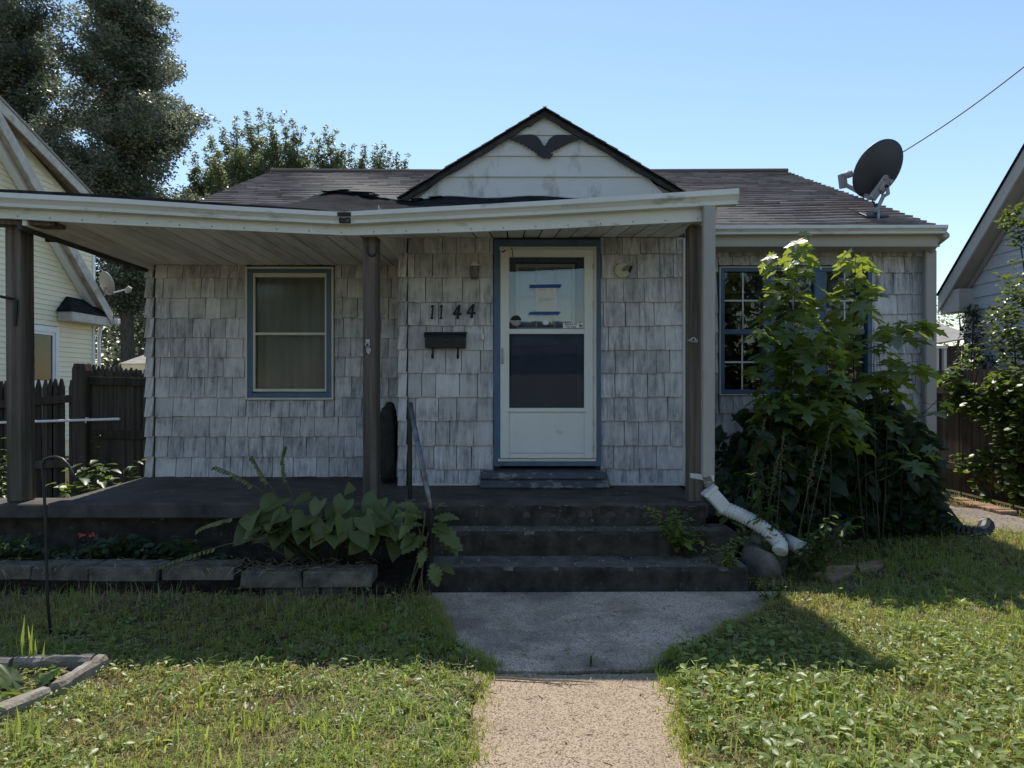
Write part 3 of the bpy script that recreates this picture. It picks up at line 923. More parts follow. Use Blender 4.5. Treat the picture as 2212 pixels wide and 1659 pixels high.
def roof_tab(s0, s1, xa, xb, thick, tint, jit):
    """one tab on the front slope between s0 and s1 measured up the slope"""
    b = len(vs_)
    def P(x, s, h):
        sag = -.022 * math.sin(max(0, min(1, (x + 3.76) / 8.06)) * math.pi) + .010 * math.sin(x * 1.7 + s * .9)
        flare = .0
        return (x, EAVE_Y + uy * s - uz * h, EAVE_Z - .03 + uz * s + uy * h + sag + flare)
    vs_.extend([P(xa, s0 + jit, thick), P(xb, s0 + jit, thick), P(xb, s1, .004), P(xa, s1, .004), P(xa, s0 + jit, 0), P(xb, s0 + jit, 0)])
    ts_.extend([(b, b + 1, b + 2), (b, b + 2, b + 3), (b + 4, b + 5, b + 1), (b + 4, b + 1, b), (b + 4, b, b + 3), (b + 1, b + 5, b + 2)])
    ti_.extend([tint] * 6)
for r_ in range(nrow):
    s0 = r_ * sl / nrow - .02
    s1 = s0 + sl / nrow * 1.12
    x = x0 - random.uniform(0, .3)
    rowt = random.uniform(-.12, .12)
    while x < x1 + .02:
        w = .305
        a, b_ = max(x, x0 - random.uniform(0, .012)), min(x + w - .008, x1 + random.uniform(0, .015))
        x += w
        if b_ - a > .02:
            roof_tab(s0, s1, a, b_, .021 + random.uniform(0, .008), min(1, max(0, random.gauss(.5, .22) + rowt)), random.uniform(-.006, .006))
o = link('roof_shingles', np_mesh('roof_shingles', np.array(vs_), np.array(ts_), np.array(ti_), MT['roof']), roof)
o['kind'] = 'stuff'
MB().tube([(x0 - .01, RIDGE_Y, RIDGE_Z - .012), (0, RIDGE_Y, RIDGE_Z - .032), (x1 + .01, RIDGE_Y, RIDGE_Z - .012)], .035, 8).build('ridge_cap', MT['roof'], roof)
MB().beam((x1 - .01, EAVE_Y, EAVE_Z - .10), (x1 - .01, RIDGE_Y, RIDGE_Z - .10), .02, .12).build('rake_board', MT['oldtrim'], cottage, .003)
MB().beam((x0 + .01, EAVE_Y + .05, EAVE_Z - .10), (x0 + .01, RIDGE_Y, RIDGE_Z - .10), .02, .12).build('rake_board', MT['oldtrim'], cottage, .003)
m = MB()
m.box(BX1 + .01, x1, EAVE_Y + .01, YL - .02, EAVE_Z - .2, EAVE_Z - .185)
m.box(BX1 + .01, x1 - .02, EAVE_Y + .012, EAVE_Y + .03, EAVE_Z - .1849, EAVE_Z - .07)
m.box(BX1 + .01, HX1 - .05, YL - .03, YL + .006, PZ(522, YL), PZ(517, YL))
m.build('eave_soffit', MT['beige'], cottage, .003)
m = MB()
m.box(x0, BX0 - .05, EAVE_Y + .01, EAVE_Y + .03, EAVE_Z - .2, EAVE_Z - .07)
m.build('eave_fascia', MT['rake'], cottage, .003)

# K-profile gutters swept along the eave
def gutter(name, pts, parent, mat, depth=.11):
    """pts: (x, y, z_top, z_bottom)"""
    prof = [(0, 0), (0, 1), (-.012 / .11, 1), (-.012 / .11, .06), (-.62, .06), (-.66, .30), (-.80, .52), (-.97, .66), (-.97, .93), (-.90, .93), (-.90, 1.0), (-1.0, 1.0), (-1.0, .62), (-.84, .46), (-.70, .26), (-.66, 0)]
    m = MB()
    n = len(prof)
    vs, fs = [], []
    for x, y_, zt_, zb_ in pts:
        for d, h in prof:
            vs.append((x, y_ + d * depth, zb_ + (zt_ - zb_) * h))
    for i in range(len(pts) - 1):
        for k in range(n):
            fs.append((i * n + k, i * n + (k + 1) % n, (i + 1) * n + (k + 1) % n, (i + 1) * n + k))
    fs.append(tuple(range(n)))
    fs.append(tuple(range((len(pts) - 1) * n + n - 1, (len(pts) - 1) * n - 1, -1)))
    m.add(vs, fs)
    # end plates
    for x, y_, zt_, zb_ in (pts[0], pts[-1]):
        m.prismx([(y_, zb_), (y_, zt_), (y_ - depth, zt_), (y_ - depth, zb_ + .62 * (zt_ - zb_)), (y_ - depth * .66, zb_)], x - .002, x + .002)
    return m.build(name, mat, parent)
gutter('gutter', [(BX1 + .03, EAVE_Y - .005, 3.098, 3.02), (2.4, EAVE_Y - .005, 3.104, 3.028), (3.2, EAVE_Y - .005, 3.108, 3.030), (PX(2042, 7.05), EAVE_Y - .005, 3.112, 3.036)], cottage, MT['gutter'])
# downpipe on the right corner
m = MB()
xa, xb = PX(1996, 7.36), PX(2021, 7.36)
m.hexa([(xa, 7.33, .30), (xb, 7.33, .30), (xb, 7.41, .30), (xa, 7.41, .30), (xa, 7.33, 2.93), (xb, 7.33, 2.93), (xb, 7.41, 2.93), (xa, 7.41, 2.93)])
m.tube([((xa + xb) / 2, 7.37, 2.90), ((xa + xb) / 2, 7.30, 2.97), ((xa + xb) / 2, 7.08, 3.03)], .045, 8)
m.build('downpipe', MT['tan'], cottage, .012, label='downpipe on the right corner')

# ---- the entry gable
GY = 6.70
pk, gl, gr = (PX(1177, GY), PZ(235, GY)), (PX(864, GY), PZ(426, GY)), (PX(1477, GY), PZ(414, GY))
t_ = .014
m = MB()
for e, s in ((gl, -1), (gr, 1)):
    m.add([(e[0], GY, e[1]), (pk[0], GY, pk[1]), (pk[0], 9.7, pk[1]), (e[0], 9.7, e[1]),
           (e[0], GY, e[1] - t_), (pk[0], GY, pk[1] - t_), (pk[0], 9.7, pk[1] - t_), (e[0], 9.7, e[1] - t_)],
          [(0, 1, 2, 3), (7, 6, 5, 4), (0, 4, 5, 1), (0, 3, 7, 4), (3, 2, 6, 7)])
groof = m.build('gable_roof', MT['felt'], cottage)
vs_, ts_, ti_ = [], [], []
for e, s in ((gl, -1), (gr, 1)):
    L = math.hypot(pk[0] - e[0], pk[1] - e[1])
    ux, uzz = (pk[0] - e[0]) / L, (pk[1] - e[1]) / L
    nx, nz = -uzz * (1 if s < 0 else -1), abs(ux)
    for r_ in range(12):
        s0, s1 = r_ * L / 12 - .03, (r_ + 1) * L / 12 + .02
        for c_ in range(10):
            ya, yb_ = GY - .03 - random.uniform(0, .012) + c_ * .3, GY - .03 + (c_ + 1) * .3 - .006
            b = len(vs_)
            def P(sv, yv, h): return (e[0] + ux * sv + nx * h, yv, e[1] + uzz * sv + nz * h)
            th = .010 + random.uniform(0, .006)
            vs_.extend([P(s0, ya, th), P(s0, yb_, th), P(s1, yb_, .004), P(s1, ya, .004), P(s0, ya, 0), P(s0, yb_, 0), P(s1, ya, 0)])
            ts_.extend([(b, b + 1, b + 2), (b, b + 2, b + 3), (b + 4, b + 5, b + 1), (b + 4, b + 1, b), (b + 4, b, b + 3), (b + 4, b + 3, b + 6)])
            ti_.extend([random.random()] * 7)
o = link('gable_roof_shingles', np_mesh('gable_roof_shingles', np.array(vs_), np.array(ts_), np.array(ti_), MT['roof']), groof)
o['kind'] = 'stuff'
for e in (gl, gr):
    m = MB()
    dx, dz = pk[0] - e[0], pk[1] - e[1]
    nseg = 9
    for i in range(nseg):
        f0, f1 = i / nseg, (i + 1) / nseg
        w0, w1 = .046 + random.uniform(-.008, .012), .046 + random.uniform(-.008, .012)
        a, b = (e[0] + dx * f0, e[1] + dz * f0 - t_ - .002), (e[0] + dx * f1, e[1] + dz * f1 - t_ - .002)
        m.hexa([(a[0], GY + .01, a[1] - w0), (b[0], GY + .01, b[1] - w1), (b[0], GY + .035, b[1] - w1), (a[0], GY + .035, a[1] - w0),
                (a[0], GY + .01, a[1]), (b[0], GY + .01, b[1]), (b[0], GY + .035, b[1]), (a[0], GY + .035, a[1])])
    m.build('rake_board', MT['rake'], cottage)
# clapboards of the gable, each cut to the slope
def xedge(z, side):
    e = gl if side < 0 else gr
    return e[0] + (pk[0] - e[0]) * (z + .03 - e[1]) / (pk[1] - e[1])
gzs = [3.16, PZ(382, 6.76), PZ(337, 6.76), PZ(292, 6.76), pk[1] - .035]
for i in range(4):
    za, zb_ = gzs[i], gzs[i + 1]
    yb_, yt_ = 6.752, 6.772
    zl_ = max(za, gl[1] - .03)
    zr_ = max(za, gr[1] - .03)
    m = MB()
    top = zb_ + (.02 if i < 3 else 0)
    xl0, xr0 = xedge(zl_, -1), xedge(zr_, 1)
    xl1, xr1 = xedge(top, -1), xedge(top, 1)
    m.hexa([(xl0, yb_, za), (xr0, yb_, za), (xr0, 6.80, za), (xl0, 6.80, za), (xl1, yt_, top), (xr1 + .001, yt_, top), (xr1 + .001, 6.80, top), (xl1, 6.80, top)])
    m.build('gable_board', MT['gable'], cottage)
MB().prism([(BX0, 3.31), (BX1 - .03, 3.31), (pk[0], pk[1] - .12)], 6.801, 6.9).build('gable_wall', MT['trim'], cottage)

# ---- porch roof: gutter line read off the photograph
GX = [-4.75, -4.07, -3.2, -2.3, -1.40, -1.30, -.6, .3, 1.1, 1.80]
GT = [3.075, 3.06, 3.015, 2.955, 2.905, 2.905, 2.945, 2.995, 3.045, 3.092]
GB = [2.972, 2.958, 2.915, 2.862, 2.818, 2.818, 2.852, 2.895, 2.940, 2.976]
FB = [2.895, 2.879, 2.828, 2.786, 2.745, 2.743, 2.762, 2.795, 2.835, 2.868]
itp = lambda arr, x: float(np.interp(x, GX, arr))
GYF = 5.74
gutter('porch_gutter', [(x, GYF, itp(GT, x), itp(GB, x)) for x in GX[:5] + [-1.335]], cottage, MT['gutter'], .115)
gutter('porch_gutter', [(x, GYF, itp(GT, x), itp(GB, x)) for x in [-1.325] + GX[6:]], cottage, MT['gutter'], .115)
m = MB()
m.box(-1.385, -1.275, GYF - .120, GYF - .09, 2.868, 2.902)
m.box(-1.375, -1.285, GYF - .104, GYF - .07, 2.822, 2.866)
m.build('gutter_joint', MT['rake'], cottage, .004)
m = MB()
for i in range(len(GX) - 1):
    a, b = GX[i], min(GX[i + 1], 1.62)
    if b <= a: continue
    m.hexa([(a, 5.745, itp(FB, a)), (b, 5.745, itp(FB, b)), (b, 5.775, itp(FB, b)), (a, 5.775, itp(FB, a)),
            (a, 5.745, itp(GT, a) - .01), (b, 5.745, itp(GT, b) - .01), (b, 5.775, itp(GT, b) - .01), (a, 5.775, itp(GT, a) - .01)])
fascia = m.build('porch_fascia', MT['gutter'], cottage, .002)
m = MB()
for k in range(22):
    x = -4.0 + k * .262
    zz = itp(FB, x) + .022
    m.box(x - .004, x + .004, 5.741, 5.746, zz - .004, zz + .004)
m.build('nail_heads', MT['black'], fascia)
m = MB()          # right end return of the eave
m.hexa([(1.62, 5.745, 2.868), (1.66, 5.745, 2.868), (1.66, 6.85, 3.02), (1.62, 6.85, 3.02), (1.62, 5.745, 3.06), (1.66, 5.745, 3.06), (1.66, 6.85, 3.24), (1.62, 6.85, 3.24)])
m.build('porch_rake_board', MT['trim'], cottage, .003)
m = MB()
m.add([(-3.99, 5.78, 2.83), (-3.95, 5.78, 2.83), (-3.76, 7.47, 2.74), (-3.80, 7.47, 2.74), (-3.99, 5.78, 2.90), (-3.95, 5.78, 2.90), (-3.76, 7.47, 2.82), (-3.80, 7.47, 2.82)],
      [(0, 3, 2, 1), (4, 5, 6, 7), (0, 1, 5, 4), (1, 2, 6, 5), (2, 3, 7, 6), (3, 0, 4, 7)])
m.build('porch_rake_board', MT['soffit'], cottage, .003)
m = MB()
m.add([(-4.03, 5.78, 2.80), (-3.992, 5.78, 2.80), (-3.805, 7.47, 2.71), (-3.84, 7.47, 2.71), (-4.03, 5.78, 3.03), (-3.992, 5.78, 3.03), (-3.805, 7.47, 2.97), (-3.84, 7.47, 2.97)],
      [(0, 3, 2, 1), (4, 5, 6, 7), (0, 1, 5, 4), (1, 2, 6, 5), (2, 3, 7, 6), (3, 0, 4, 7)])
m.build('porch_roof_edge', MT['rake'], cottage)
MB().hexa([(-4.75, 5.80, 2.87), (-3.74, 5.80, 2.832), (-3.74, 5.96, 2.832), (-4.75, 5.96, 2.87), (-4.75, 5.80, 3.0), (-3.74, 5.80, 2.96), (-3.74, 5.96, 2.96), (-4.75, 5.96, 3.0)]).build('porch_beam', MT['post'], cottage, .004)
# deck of the porch roof with its torn, rumpled back edge
m = MB()
xs = list(np.linspace(-4.8, 1.74, 60))
def backz(x):
    hump = .02 * math.exp(-((x + 1.80) / .30) ** 2) + .012 * math.sin(x * 7) - .035 * math.exp(-((x + .95) / .25) ** 2)
    return float(np.interp(x, [-4.8, -3.9, -2.7, -2.3, -1.95, -1.65, -1.25, -.9, .2, 1.74], [3.16, 3.13, 3.10, 3.27, 3.345, 3.37, 3.325, 3.315, 3.31, 3.30])) + (hump if x > -2.6 else 0)
rows = []
for x in xs:
    yb_ = 7.28 if x < -2.4 else float(np.interp(x, [-2.4, -1.9, -1.1, 1.74], [7.1, 6.86, 6.735, 6.735]))
    g = itp(GT, x)
    lipz = float(np.interp(x, [-4.8, -3.0, -1.6, -1.3, 1.74], [.045, .043, .03, .006, .002]))
    rows.append([(x, 5.70, g - .012), (x, 5.70, g + lipz), (x, 6.0, g + lipz + .3 * (backz(x) - g) * .55), (x, 6.45, g + .62 * (backz(x) - g) * .95), (x, yb_ - .03, backz(x) - .012), (x, yb_, backz(x)), (x, yb_ + .02, backz(x) - .16)])
vs, fs = [], []
for r_ in rows: vs += r_
for i in range(len(rows) - 1):
    for k in range(6):
        fs.append((i * 7 + k, i * 7 + k + 1, (i + 1) * 7 + k + 1, (i + 1) * 7 + k))
m.add(vs, fs)
porch_roof = m.build('porch_roof', MT['felt'], cottage)
m = MB()
for i in range(len(xs) - 1):
    x, xn = xs[i], xs[i + 1]
    if x < -2.3: continue
    ya = float(np.interp(x, [-2.4, -1.9, -1.1, 1.74], [7.1, 6.86, 6.735, 6.735]))
    yb_ = float(np.interp(xn, [-2.4, -1.9, -1.1, 1.74], [7.1, 6.86, 6.735, 6.735]))
    m.beam((x, ya - .006, backz(x) + .004), (xn, yb_ - .006, backz(xn) + .004), .014, .007)
m.build('edge_flashing', MT['galv'], porch_roof)
for k in range(24):          # loose, lifted tabs
    x = random.uniform(-2.15, -.75)
    ya = float(np.interp(x, [-2.4, -1.9, -1.1, 1.74], [7.1, 6.86, 6.735, 6.735])) - random.uniform(.03, .13)
    z = backz(x) - random.uniform(.0, .06)
    w = random.uniform(.10, .22)
    tz = random.uniform(-.02, .02)
    MB().hexa([(x, ya, z), (x + w, ya, z + tz), (x + w, ya + .16, z + .03 + tz), (x, ya + .16, z + .03), (x, ya, z + .006), (x + w, ya, z + tz + .006), (x + w, ya + .16, z + .036 + tz), (x, ya + .16, z + .036)]).build('loose_tab', MT['felt'], porch_roof)

# soffit boards
def soffit_run(x0, x1, n, zb0, zb1, yback):
    ww = (x1 - x0) / n
    for i in range(n):
        a, b = x0 + i * ww + .006, x0 + (i + 1) * ww - .006
        za, zb_ = itp(FB, a) + .012, itp(FB, b) + .012
        s = random.uniform(-.003, .003)
        m = MB()
        fb = (a - x0) / (x1 - x0)
        ba = zb0 + (zb1 - zb0) * fb
        m.hexa([(a, 5.80, za + s), (b, 5.80, zb_ + s), (b, yback, ba + s), (a, yback, ba + s), (a, 5.80, za + .02), (b, 5.80, zb_ + .02), (b, yback, ba + .02), (a, yback, ba + .02)])
        m.build('soffit_board', MT['soffit'], cottage, .004)
soffit_run(-3.94, -1.095, 19, 2.79, 2.785, YL + .0)
soffit_run(-1.085, 1.60, 18, 2.945, 2.955, YB + .0)
MB().box(-1.093, -1.087, 5.80, YB, 2.74, 3.0).build('soffit_step', MT['soffit'], cottage)
MB().hexa([(-3.94, 5.8, 2.90), (1.6, 5.8, 2.90), (1.6, 6.8, 3.03), (-3.94, 7.4, 2.86), (-3.94, 5.8, 2.91), (1.6, 5.8, 2.91), (1.6, 6.8, 3.04), (-3.94, 7.4, 2.87)]).build('soffit_backing', MT['rake'], cottage)

# posts
def post(px0, px1, Y, z0, z1, d=.14, lean=0.0):
    m = MB()
    xa, xb = PX(px0, Y), PX(px1, Y)
    m.hexa([(xa + lean, Y, z0), (xb + lean, Y, z0), (xb + lean, Y + d, z0), (xa + lean, Y + d, z0), (xa, Y, z1), (xb, Y, z1), (xb, Y + d, z1), (xa, Y + d, z1)])
    return m.build('porch_post', MT['post'], cottage, .006)
post(10, 44, 5.90, .56, 2.87, .17, .015).__setitem__('label', 'thick dark post at the left end of the porch')
post(783.5, 815, 5.90, .565, 2.77, .14).__setitem__('label', 'timber post with a metal bracket left of the door')
post(1489, 1518, 5.90, .50, 2.86, .14).__setitem__('label', 'timber post beside the tan downpipe')
MB().box(PX(1482, 5.87), PX(1521, 5.87), 5.87, 6.06, .47, .50).build('post_base', MT['rust'], cottage, .004)
# porch downpipe, strap and elbow
m = MB()
xa, xb = PX(1519, 5.68), PX(1545, 5.68)
m.hexa([(xa - .008, 5.66, .79), (xb - .008, 5.66, .79), (xb - .008, 5.73, .79), (xa - .008, 5.73, .79), (xa, 5.66, 2.97), (xb, 5.66, 2.97), (xb, 5.73, 2.97), (xa, 5.73, 2.97)])
dp = m.build('downpipe', MT['tan'], cottage, .008, label='tan downpipe beside the right porch post')
m = MB()
m.hexa([(PX(1497, 5.66), 5.75, PZ(1036, 5.66)), (PX(1542, 5.66), 5.645, PZ(1040, 5.66)), (PX(1542, 5.66), 5.653, PZ(1040, 5.66)), (PX(1497, 5.66), 5.758, PZ(1036, 5.66)),
        (PX(1497, 5.66), 5.75, PZ(1025, 5.66)), (PX(1542, 5.66), 5.645, PZ(1027, 5.66)), (PX(1542, 5.66), 5.653, PZ(1027, 5.66)), (PX(1497, 5.66), 5.758, PZ(1025, 5.66))])
m.build('strap', MT['plastic'], dp, .003)
m = MB()
pts, rr = [], []
for i in range(17):
    f = i / 16
    pts.append(((xa + xb) / 2 - .008 + .05 * f ** 1.6, 5.695 - .03 * f, .80 - .16 * f))
    rr.append(.046 if i % 2 else .038)
m.tube(pts, rr, 10)
m.build('elbow', MT['rust'], dp)
# ================================================================== ground, walk, steps
m = MB()
n = 60
xs = np.concatenate([[-600, -120, -40], np.linspace(-14, 14, 50), [40, 120, 600]])
ys = np.concatenate([[-600, -100, -20], np.linspace(-4, 20, 50), [40, 100, 900]])
m.add([(x, y, 0.0) for y in ys for x in xs], [(j * len(xs) + i, j * len(xs) + i + 1, (j + 1) * len(xs) + i + 1, (j + 1) * len(xs) + i) for j in range(len(ys) - 1) for i in range(len(xs) - 1)])
struct(m.build('ground', MT['soil']))
struct(MB().box(-60, 60, -5.0, -3.6, -.05, .05).build('pavement', MT['pavement']))
struct(MB().box(-80, 80, -15.5, -7.0, -.08, .012).build('road', MT['road']))
for ya, yb_ in ((-3.6, 2.2), (-7.0, -5.0), (-60, -15.6)):
    struct(MB().add([(-40, ya, .006), (40, ya, .006), (40, yb_, .006), (-40, yb_, .006)], [(0, 1, 2, 3)]).build('front_lawn', MT['turf']))

def jag(poly, amp, seed, sub=4):
    r = random.Random(seed)
    out = []
    for i in range(len(poly)):
        a, b = poly[i], poly[(i + 1) % len(poly)]
        for k in range(sub):
            t = k / sub
            out.append((a[0] + (b[0] - a[0]) * t + r.uniform(-amp, amp), a[1] + (b[1] - a[1]) * t + r.uniform(-amp, amp)))
    return out
APRON_PX = [(915, 1286), (925, 1312), (940, 1345), (985, 1400), (1030, 1440), (1065, 1453), (1250, 1457), (1420, 1450), (1470, 1420), (1560, 1378), (1640, 1335), (1700, 1302), (1720, 1283)]
APRON = [GP(*p) for p in APRON_PX]
WALK = [GP(1040, 1463), GP(1243, 1466), GP(1448, 1463), GP(1462, 1500), GP(1480, 1580), GP(1502, 1659), (.95, -3.59), (-.05, -3.59), GP(1004, 1659), GP(1018, 1580), GP(1028, 1500)]
struct(MB().prismz(jag(APRON, .012, 3), -.06, .022).build('walk_apron', MT['apron'], None, .008))
struct(MB().prismz(jag(WALK, .010, 4, 6), -.06, .024).build('walk', MT['walk'], None, .008))
SPATH = [GP(2065, 1098), GP(2120, 1102), GP(2235, 1128), GP(2300, 1150), GP(2260, 1165), GP(2160, 1152), GP(2090, 1138), (5.0, 8.0), (5.0, 13.0), (5.9, 13.0)]
struct(MB().prismz(SPATH, -.05, .014).build('side_path', MT['path']))
LAWN_L = [(-12, -3.58), (-.07, -3.58), GP(1002, 1659), GP(1016, 1580), GP(1026, 1500), GP(1034, 1460), GP(1028, 1440), GP(983, 1400), GP(938, 1345), GP(922, 1312), GP(912, 1286), (-.66, 5.02), (-4.9, 5.06), (-12, 5.06)]
LAWN_R = [(.97, -3.58), (12, -3.58), (12, 6.6), GP(2300, 1152), GP(2260, 1167), GP(2160, 1154), GP(2092, 1142), (4.3, 7.2), (2.95, 6.5), (2.35, 5.85), (1.78, 5.45), GP(1722, 1284), GP(1702, 1303), GP(1642, 1337), GP(1562, 1380), GP(1472, 1422), GP(1424, 1451), GP(1452, 1460), GP(1464, 1500), GP(1482, 1580), GP(1504, 1659)]
for P in (LAWN_L, LAWN_R):
    struct(MB().prismz(jag(P, .008, 6, 5), -.05, .045).build('lawn', MT['soil']))
BEDPOLY = [(-4.9, 5.20), (-1.02, 5.02), (-.72, 5.25), (-.72, 5.8), (-4.9, 5.8)]
struct(MB().prismz(BEDPOLY, -.05, .12).build('flower_bed_soil', MT['bed']))

slab = thing('porch_slab', 'dark painted concrete porch slab along the front of the shingled cottage', 'porch slab', (-1, 6.4, 0))
m = MB()
m.prismz([(-3.80, 5.795), (1.60, 5.795), (1.60, 6.90), (-1.085, 6.90), (-1.085, 7.468), (-3.86, 7.468)], .44, .565)
m.build('deck', MT['slab'], slab, .012)
MB().prismz([(-4.9, 5.80), (-3.801, 5.80), (-3.801, 6.15), (-4.9, 6.15)], .44, .556).build('deck_end', MT['slab'], slab, .01)
m = MB()
m.box(-4.9, -.62, 5.98, 6.1, 0, .4399)
m.box(1.45, 1.56, 5.86, 6.88, 0, .4399)
m.build('foundation', MT['step'], slab)

steps = thing('front_steps', 'flight of dark mossy concrete steps below the white storm door', 'steps', (.5, 5.5, 0))
def rough_step(name, x0, x1, y0, y1, z0, z1, seed):
    r = random.Random(seed)
    nx = 64
    m = MB()
    vs, fs = [], []
    for i in range(nx + 1):
        x = x0 + (x1 - x0) * i / nx
        c = .008 + abs(r.gauss(0, .010)) + (.02 if r.random() < .08 else 0)
        d = r.gauss(0, .007)
        vs += [(x, y0 + r.gauss(0, .004), z0), (x, y0 + d, z0 + (z1 - z0) * .5), (x, y0 + d * .5 - .004, z1 - c - .008), (x, y0 + c + .006, z1 - r.uniform(0, .004)), (x, (y0 + y1) / 2, z1 + r.gauss(0, .0015)), (x, y1, z1), (x, y1, z0)]
    for i in range(nx):
        for k in range(6):
            fs.append((i * 7 + k, i * 7 + k + 1, (i + 1) * 7 + k + 1, (i + 1) * 7 + k))
    fs += [tuple(range(6, -1, -1)), tuple(range(nx * 7, nx * 7 + 7))]
    m.add(vs, fs)
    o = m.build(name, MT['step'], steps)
    o.data.materials.append(MT['tread'])  # upward faces get a lighter concrete than the risers
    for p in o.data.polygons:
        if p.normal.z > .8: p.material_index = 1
    return o
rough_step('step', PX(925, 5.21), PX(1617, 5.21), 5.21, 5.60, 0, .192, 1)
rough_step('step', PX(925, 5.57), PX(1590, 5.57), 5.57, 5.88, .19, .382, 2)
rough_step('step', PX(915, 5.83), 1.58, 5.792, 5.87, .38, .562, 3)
m = MB()
m.hexa([(PX(1036, 6.6), 6.60, .567), (PX(1318, 6.6), 6.60, .567), (PX(1314, 6.6), 6.80, .567), (PX(1038, 6.6), 6.80, .567), (PX(1037, 6.6), 6.61, .655), (PX(1316, 6.6), 6.61, .655), (PX(1316, 6.6), 6.80, .655), (PX(1037, 6.6), 6.80, .655)])
m.hexa([(PX(1034, 6.6), 6.575, .656), (PX(1316, 6.6), 6.575, .656), (PX(1316, 6.6), 6.80, .656), (PX(1034, 6.6), 6.80, .656), (PX(1040, 6.6), 6.59, .715), (PX(1310, 6.6), 6.59, .715), (PX(1310, 6.6), 6.80, .715), (PX(1040, 6.6), 6.80, .715)])
ds = m.build('door_step', MT['doorstep'], None, .012)
tag(ds, 'low door step with peeling blue-grey paint below the white storm door', 'step')
m = MB()
for k in range(46):           # flakes of old paint and grit lying on the treads are part of the worn steps
    st = random.choice([(5.22, 5.55, .193, PX(950, 5.3), 1.6), (5.58, 5.78, .383, PX(950, 5.6), 1.5)])
    x, yy = random.uniform(st[3], st[4]), random.uniform(st[0], st[1])
    s = random.uniform(.004, .012)
    a = random.uniform(0, 3)
    m.add([(x + s * math.cos(a + q) * random.uniform(.6, 1.4), yy + s * .7 * math.sin(a + q), st[2] + .004) for q in (0, 1.6, 3.1, 4.7)] + [(x, yy, st[2] - .002)], [(0, 1, 2, 3), (0, 4, 1), (1, 4, 2), (2, 4, 3), (3, 4, 0)])
o = m.build('paint_flakes', MT['trim'], steps)
o['kind'] = 'stuff'

# handrail
rail = thing('handrail', 'bent black pipe handrail on the left side of the steps', 'handrail', (-.7, 5.5, 0))
xt = PX(885.5, 5.95)
MB().tube([(xt, 5.95, .56), (xt, 5.95, 1.36)], .0195, 10).build('upper_post', MT['black'], rail)
xl_, zl2 = PX(931, 5.10), .64
MB().tube([(xt, 5.95, 1.352), (xt + .004, 5.935, 1.374), (xt + .012, 5.90, 1.372), (xt + .03, 5.84, 1.30), (xl_, 5.10, zl2)], .0205, 10).build('rail_pipe', MT['railmetal'], rail, 0, True)
MB().tube([(xl_, 5.10, zl2 + .008), (xl_ - .003, 5.10, .35), (xl_ - .02, 5.10, -.02)], [.026, .025, .025], 10).build('lower_post', MT['black'], rail)
MB().lathe([(.05, 0), (.05, .008), (.02, .014)], (xt, 5.95, .565)).build('flange', MT['railmetal'], rail)

# ================================================================== things on the wall and the door
y = YB - .012
mbx = thing('mailbox', 'black metal mailbox with two newspaper hooks under the house number', 'mailbox', (PX(965, y), y, PZ(740, y)))
m = MB()
x0, x1 = PX(920, y), PX(1008, y)
m.prismx([(y - .008, PZ(753, y)), (y - .115, PZ(752, y)), (y - .125, PZ(728, y)), (y - .10, PZ(720, y)), (y - .008, PZ(719, y))], x0 + .004, x1 - .004)
m.build('box', MT['black'], mbx, .004)
m = MB()
m.prismx([(y - .004, PZ(717, y)), (y - .11, PZ(719.5, y)), (y - .136, PZ(729, y)), (y - .132, PZ(731, y)), (y - .106, PZ(722, y)), (y - .004, PZ(720, y))], x0 - .004, x1 + .006)
m.build('lid', MT['black'], mbx, .002)
MB().lathe([(.022, 0), (.022, .004), (.012, .007)], (PX(965, y), y - .124, PZ(738, y)), (0, -1, 0)).build('emblem', MT['black'], mbx)
for px in (936.5, 990.5):
    MB().tube([(PX(px, y), y - .06, PZ(752, y)), (PX(px, y), y - .062, PZ(772, y)), (PX(px, y), y - .085, PZ(774, y)), (PX(px, y), y - .10, PZ(766, y))], .0125, 6).build('paper_hook', MT['black'], mbx)

hn = thing('house_number', 'black slanted house number 1144 above the mailbox', 'house number', (PX(979, y), y, PZ(674, y)))
D1 = [(.28, 1.0), (.62, 1.0), (.44, .12), (.60, .04), (.60, 0), (.05, 0), (.06, .05), (.20, .12), (.33, .82), (.18, .80), (.16, .86)]
D4 = [(.62, 1.0), (.86, 1.0), (.76, .42), (.98, .42), (.95, .28), (.73, .28), (.68, .0), (.40, 0), (.45, .28), (.02, .28), (.05, .40)]
D4H = [(.53, .74), (.27, .42), (.47, .42)]
def digit(poly, hole, px0, px1, py0, py1):
    m = MB()
    f = lambda p: (PX(px0 + p[0] * (px1 - px0), y), PZ(py1 - p[1] * (py1 - py0), y))
    if hole is None:
        m.prism([f(p) for p in poly], y - .016, y - .004)
    else:       # built from convex strokes so that the eye stays open
        for q in ([(.62, 1.0), (.86, 1.0), (.68, 0), (.40, 0)], [(.62, 1.0), (.66, .80), (.22, .42), (.05, .40)], [(.05, .42), (.98, .42), (.95, .28), (.02, .28)]):
            m.prism([f(p) for p in q], y - .016 - random.uniform(0, .001), y - .004)
    return m.build('digit', MT['ink'], hn)
digit(D1, None, 929, 942, 659, 689)
digit(D1, None, 949, 961, 659, 689)
digit(D4, 1, 978, 998, 659, 689)
digit(D4, 1, 1008, 1028, 657, 687)
tag(MB().box(PX(1040, y), PX(1045.5, y), y - .045, y - .004, PZ(735, y), PZ(720.5, y)).build('doorbell', MT['white'], None, .004), 'tiny cream doorbell button between the mailbox and the blue door frame', 'doorbell')

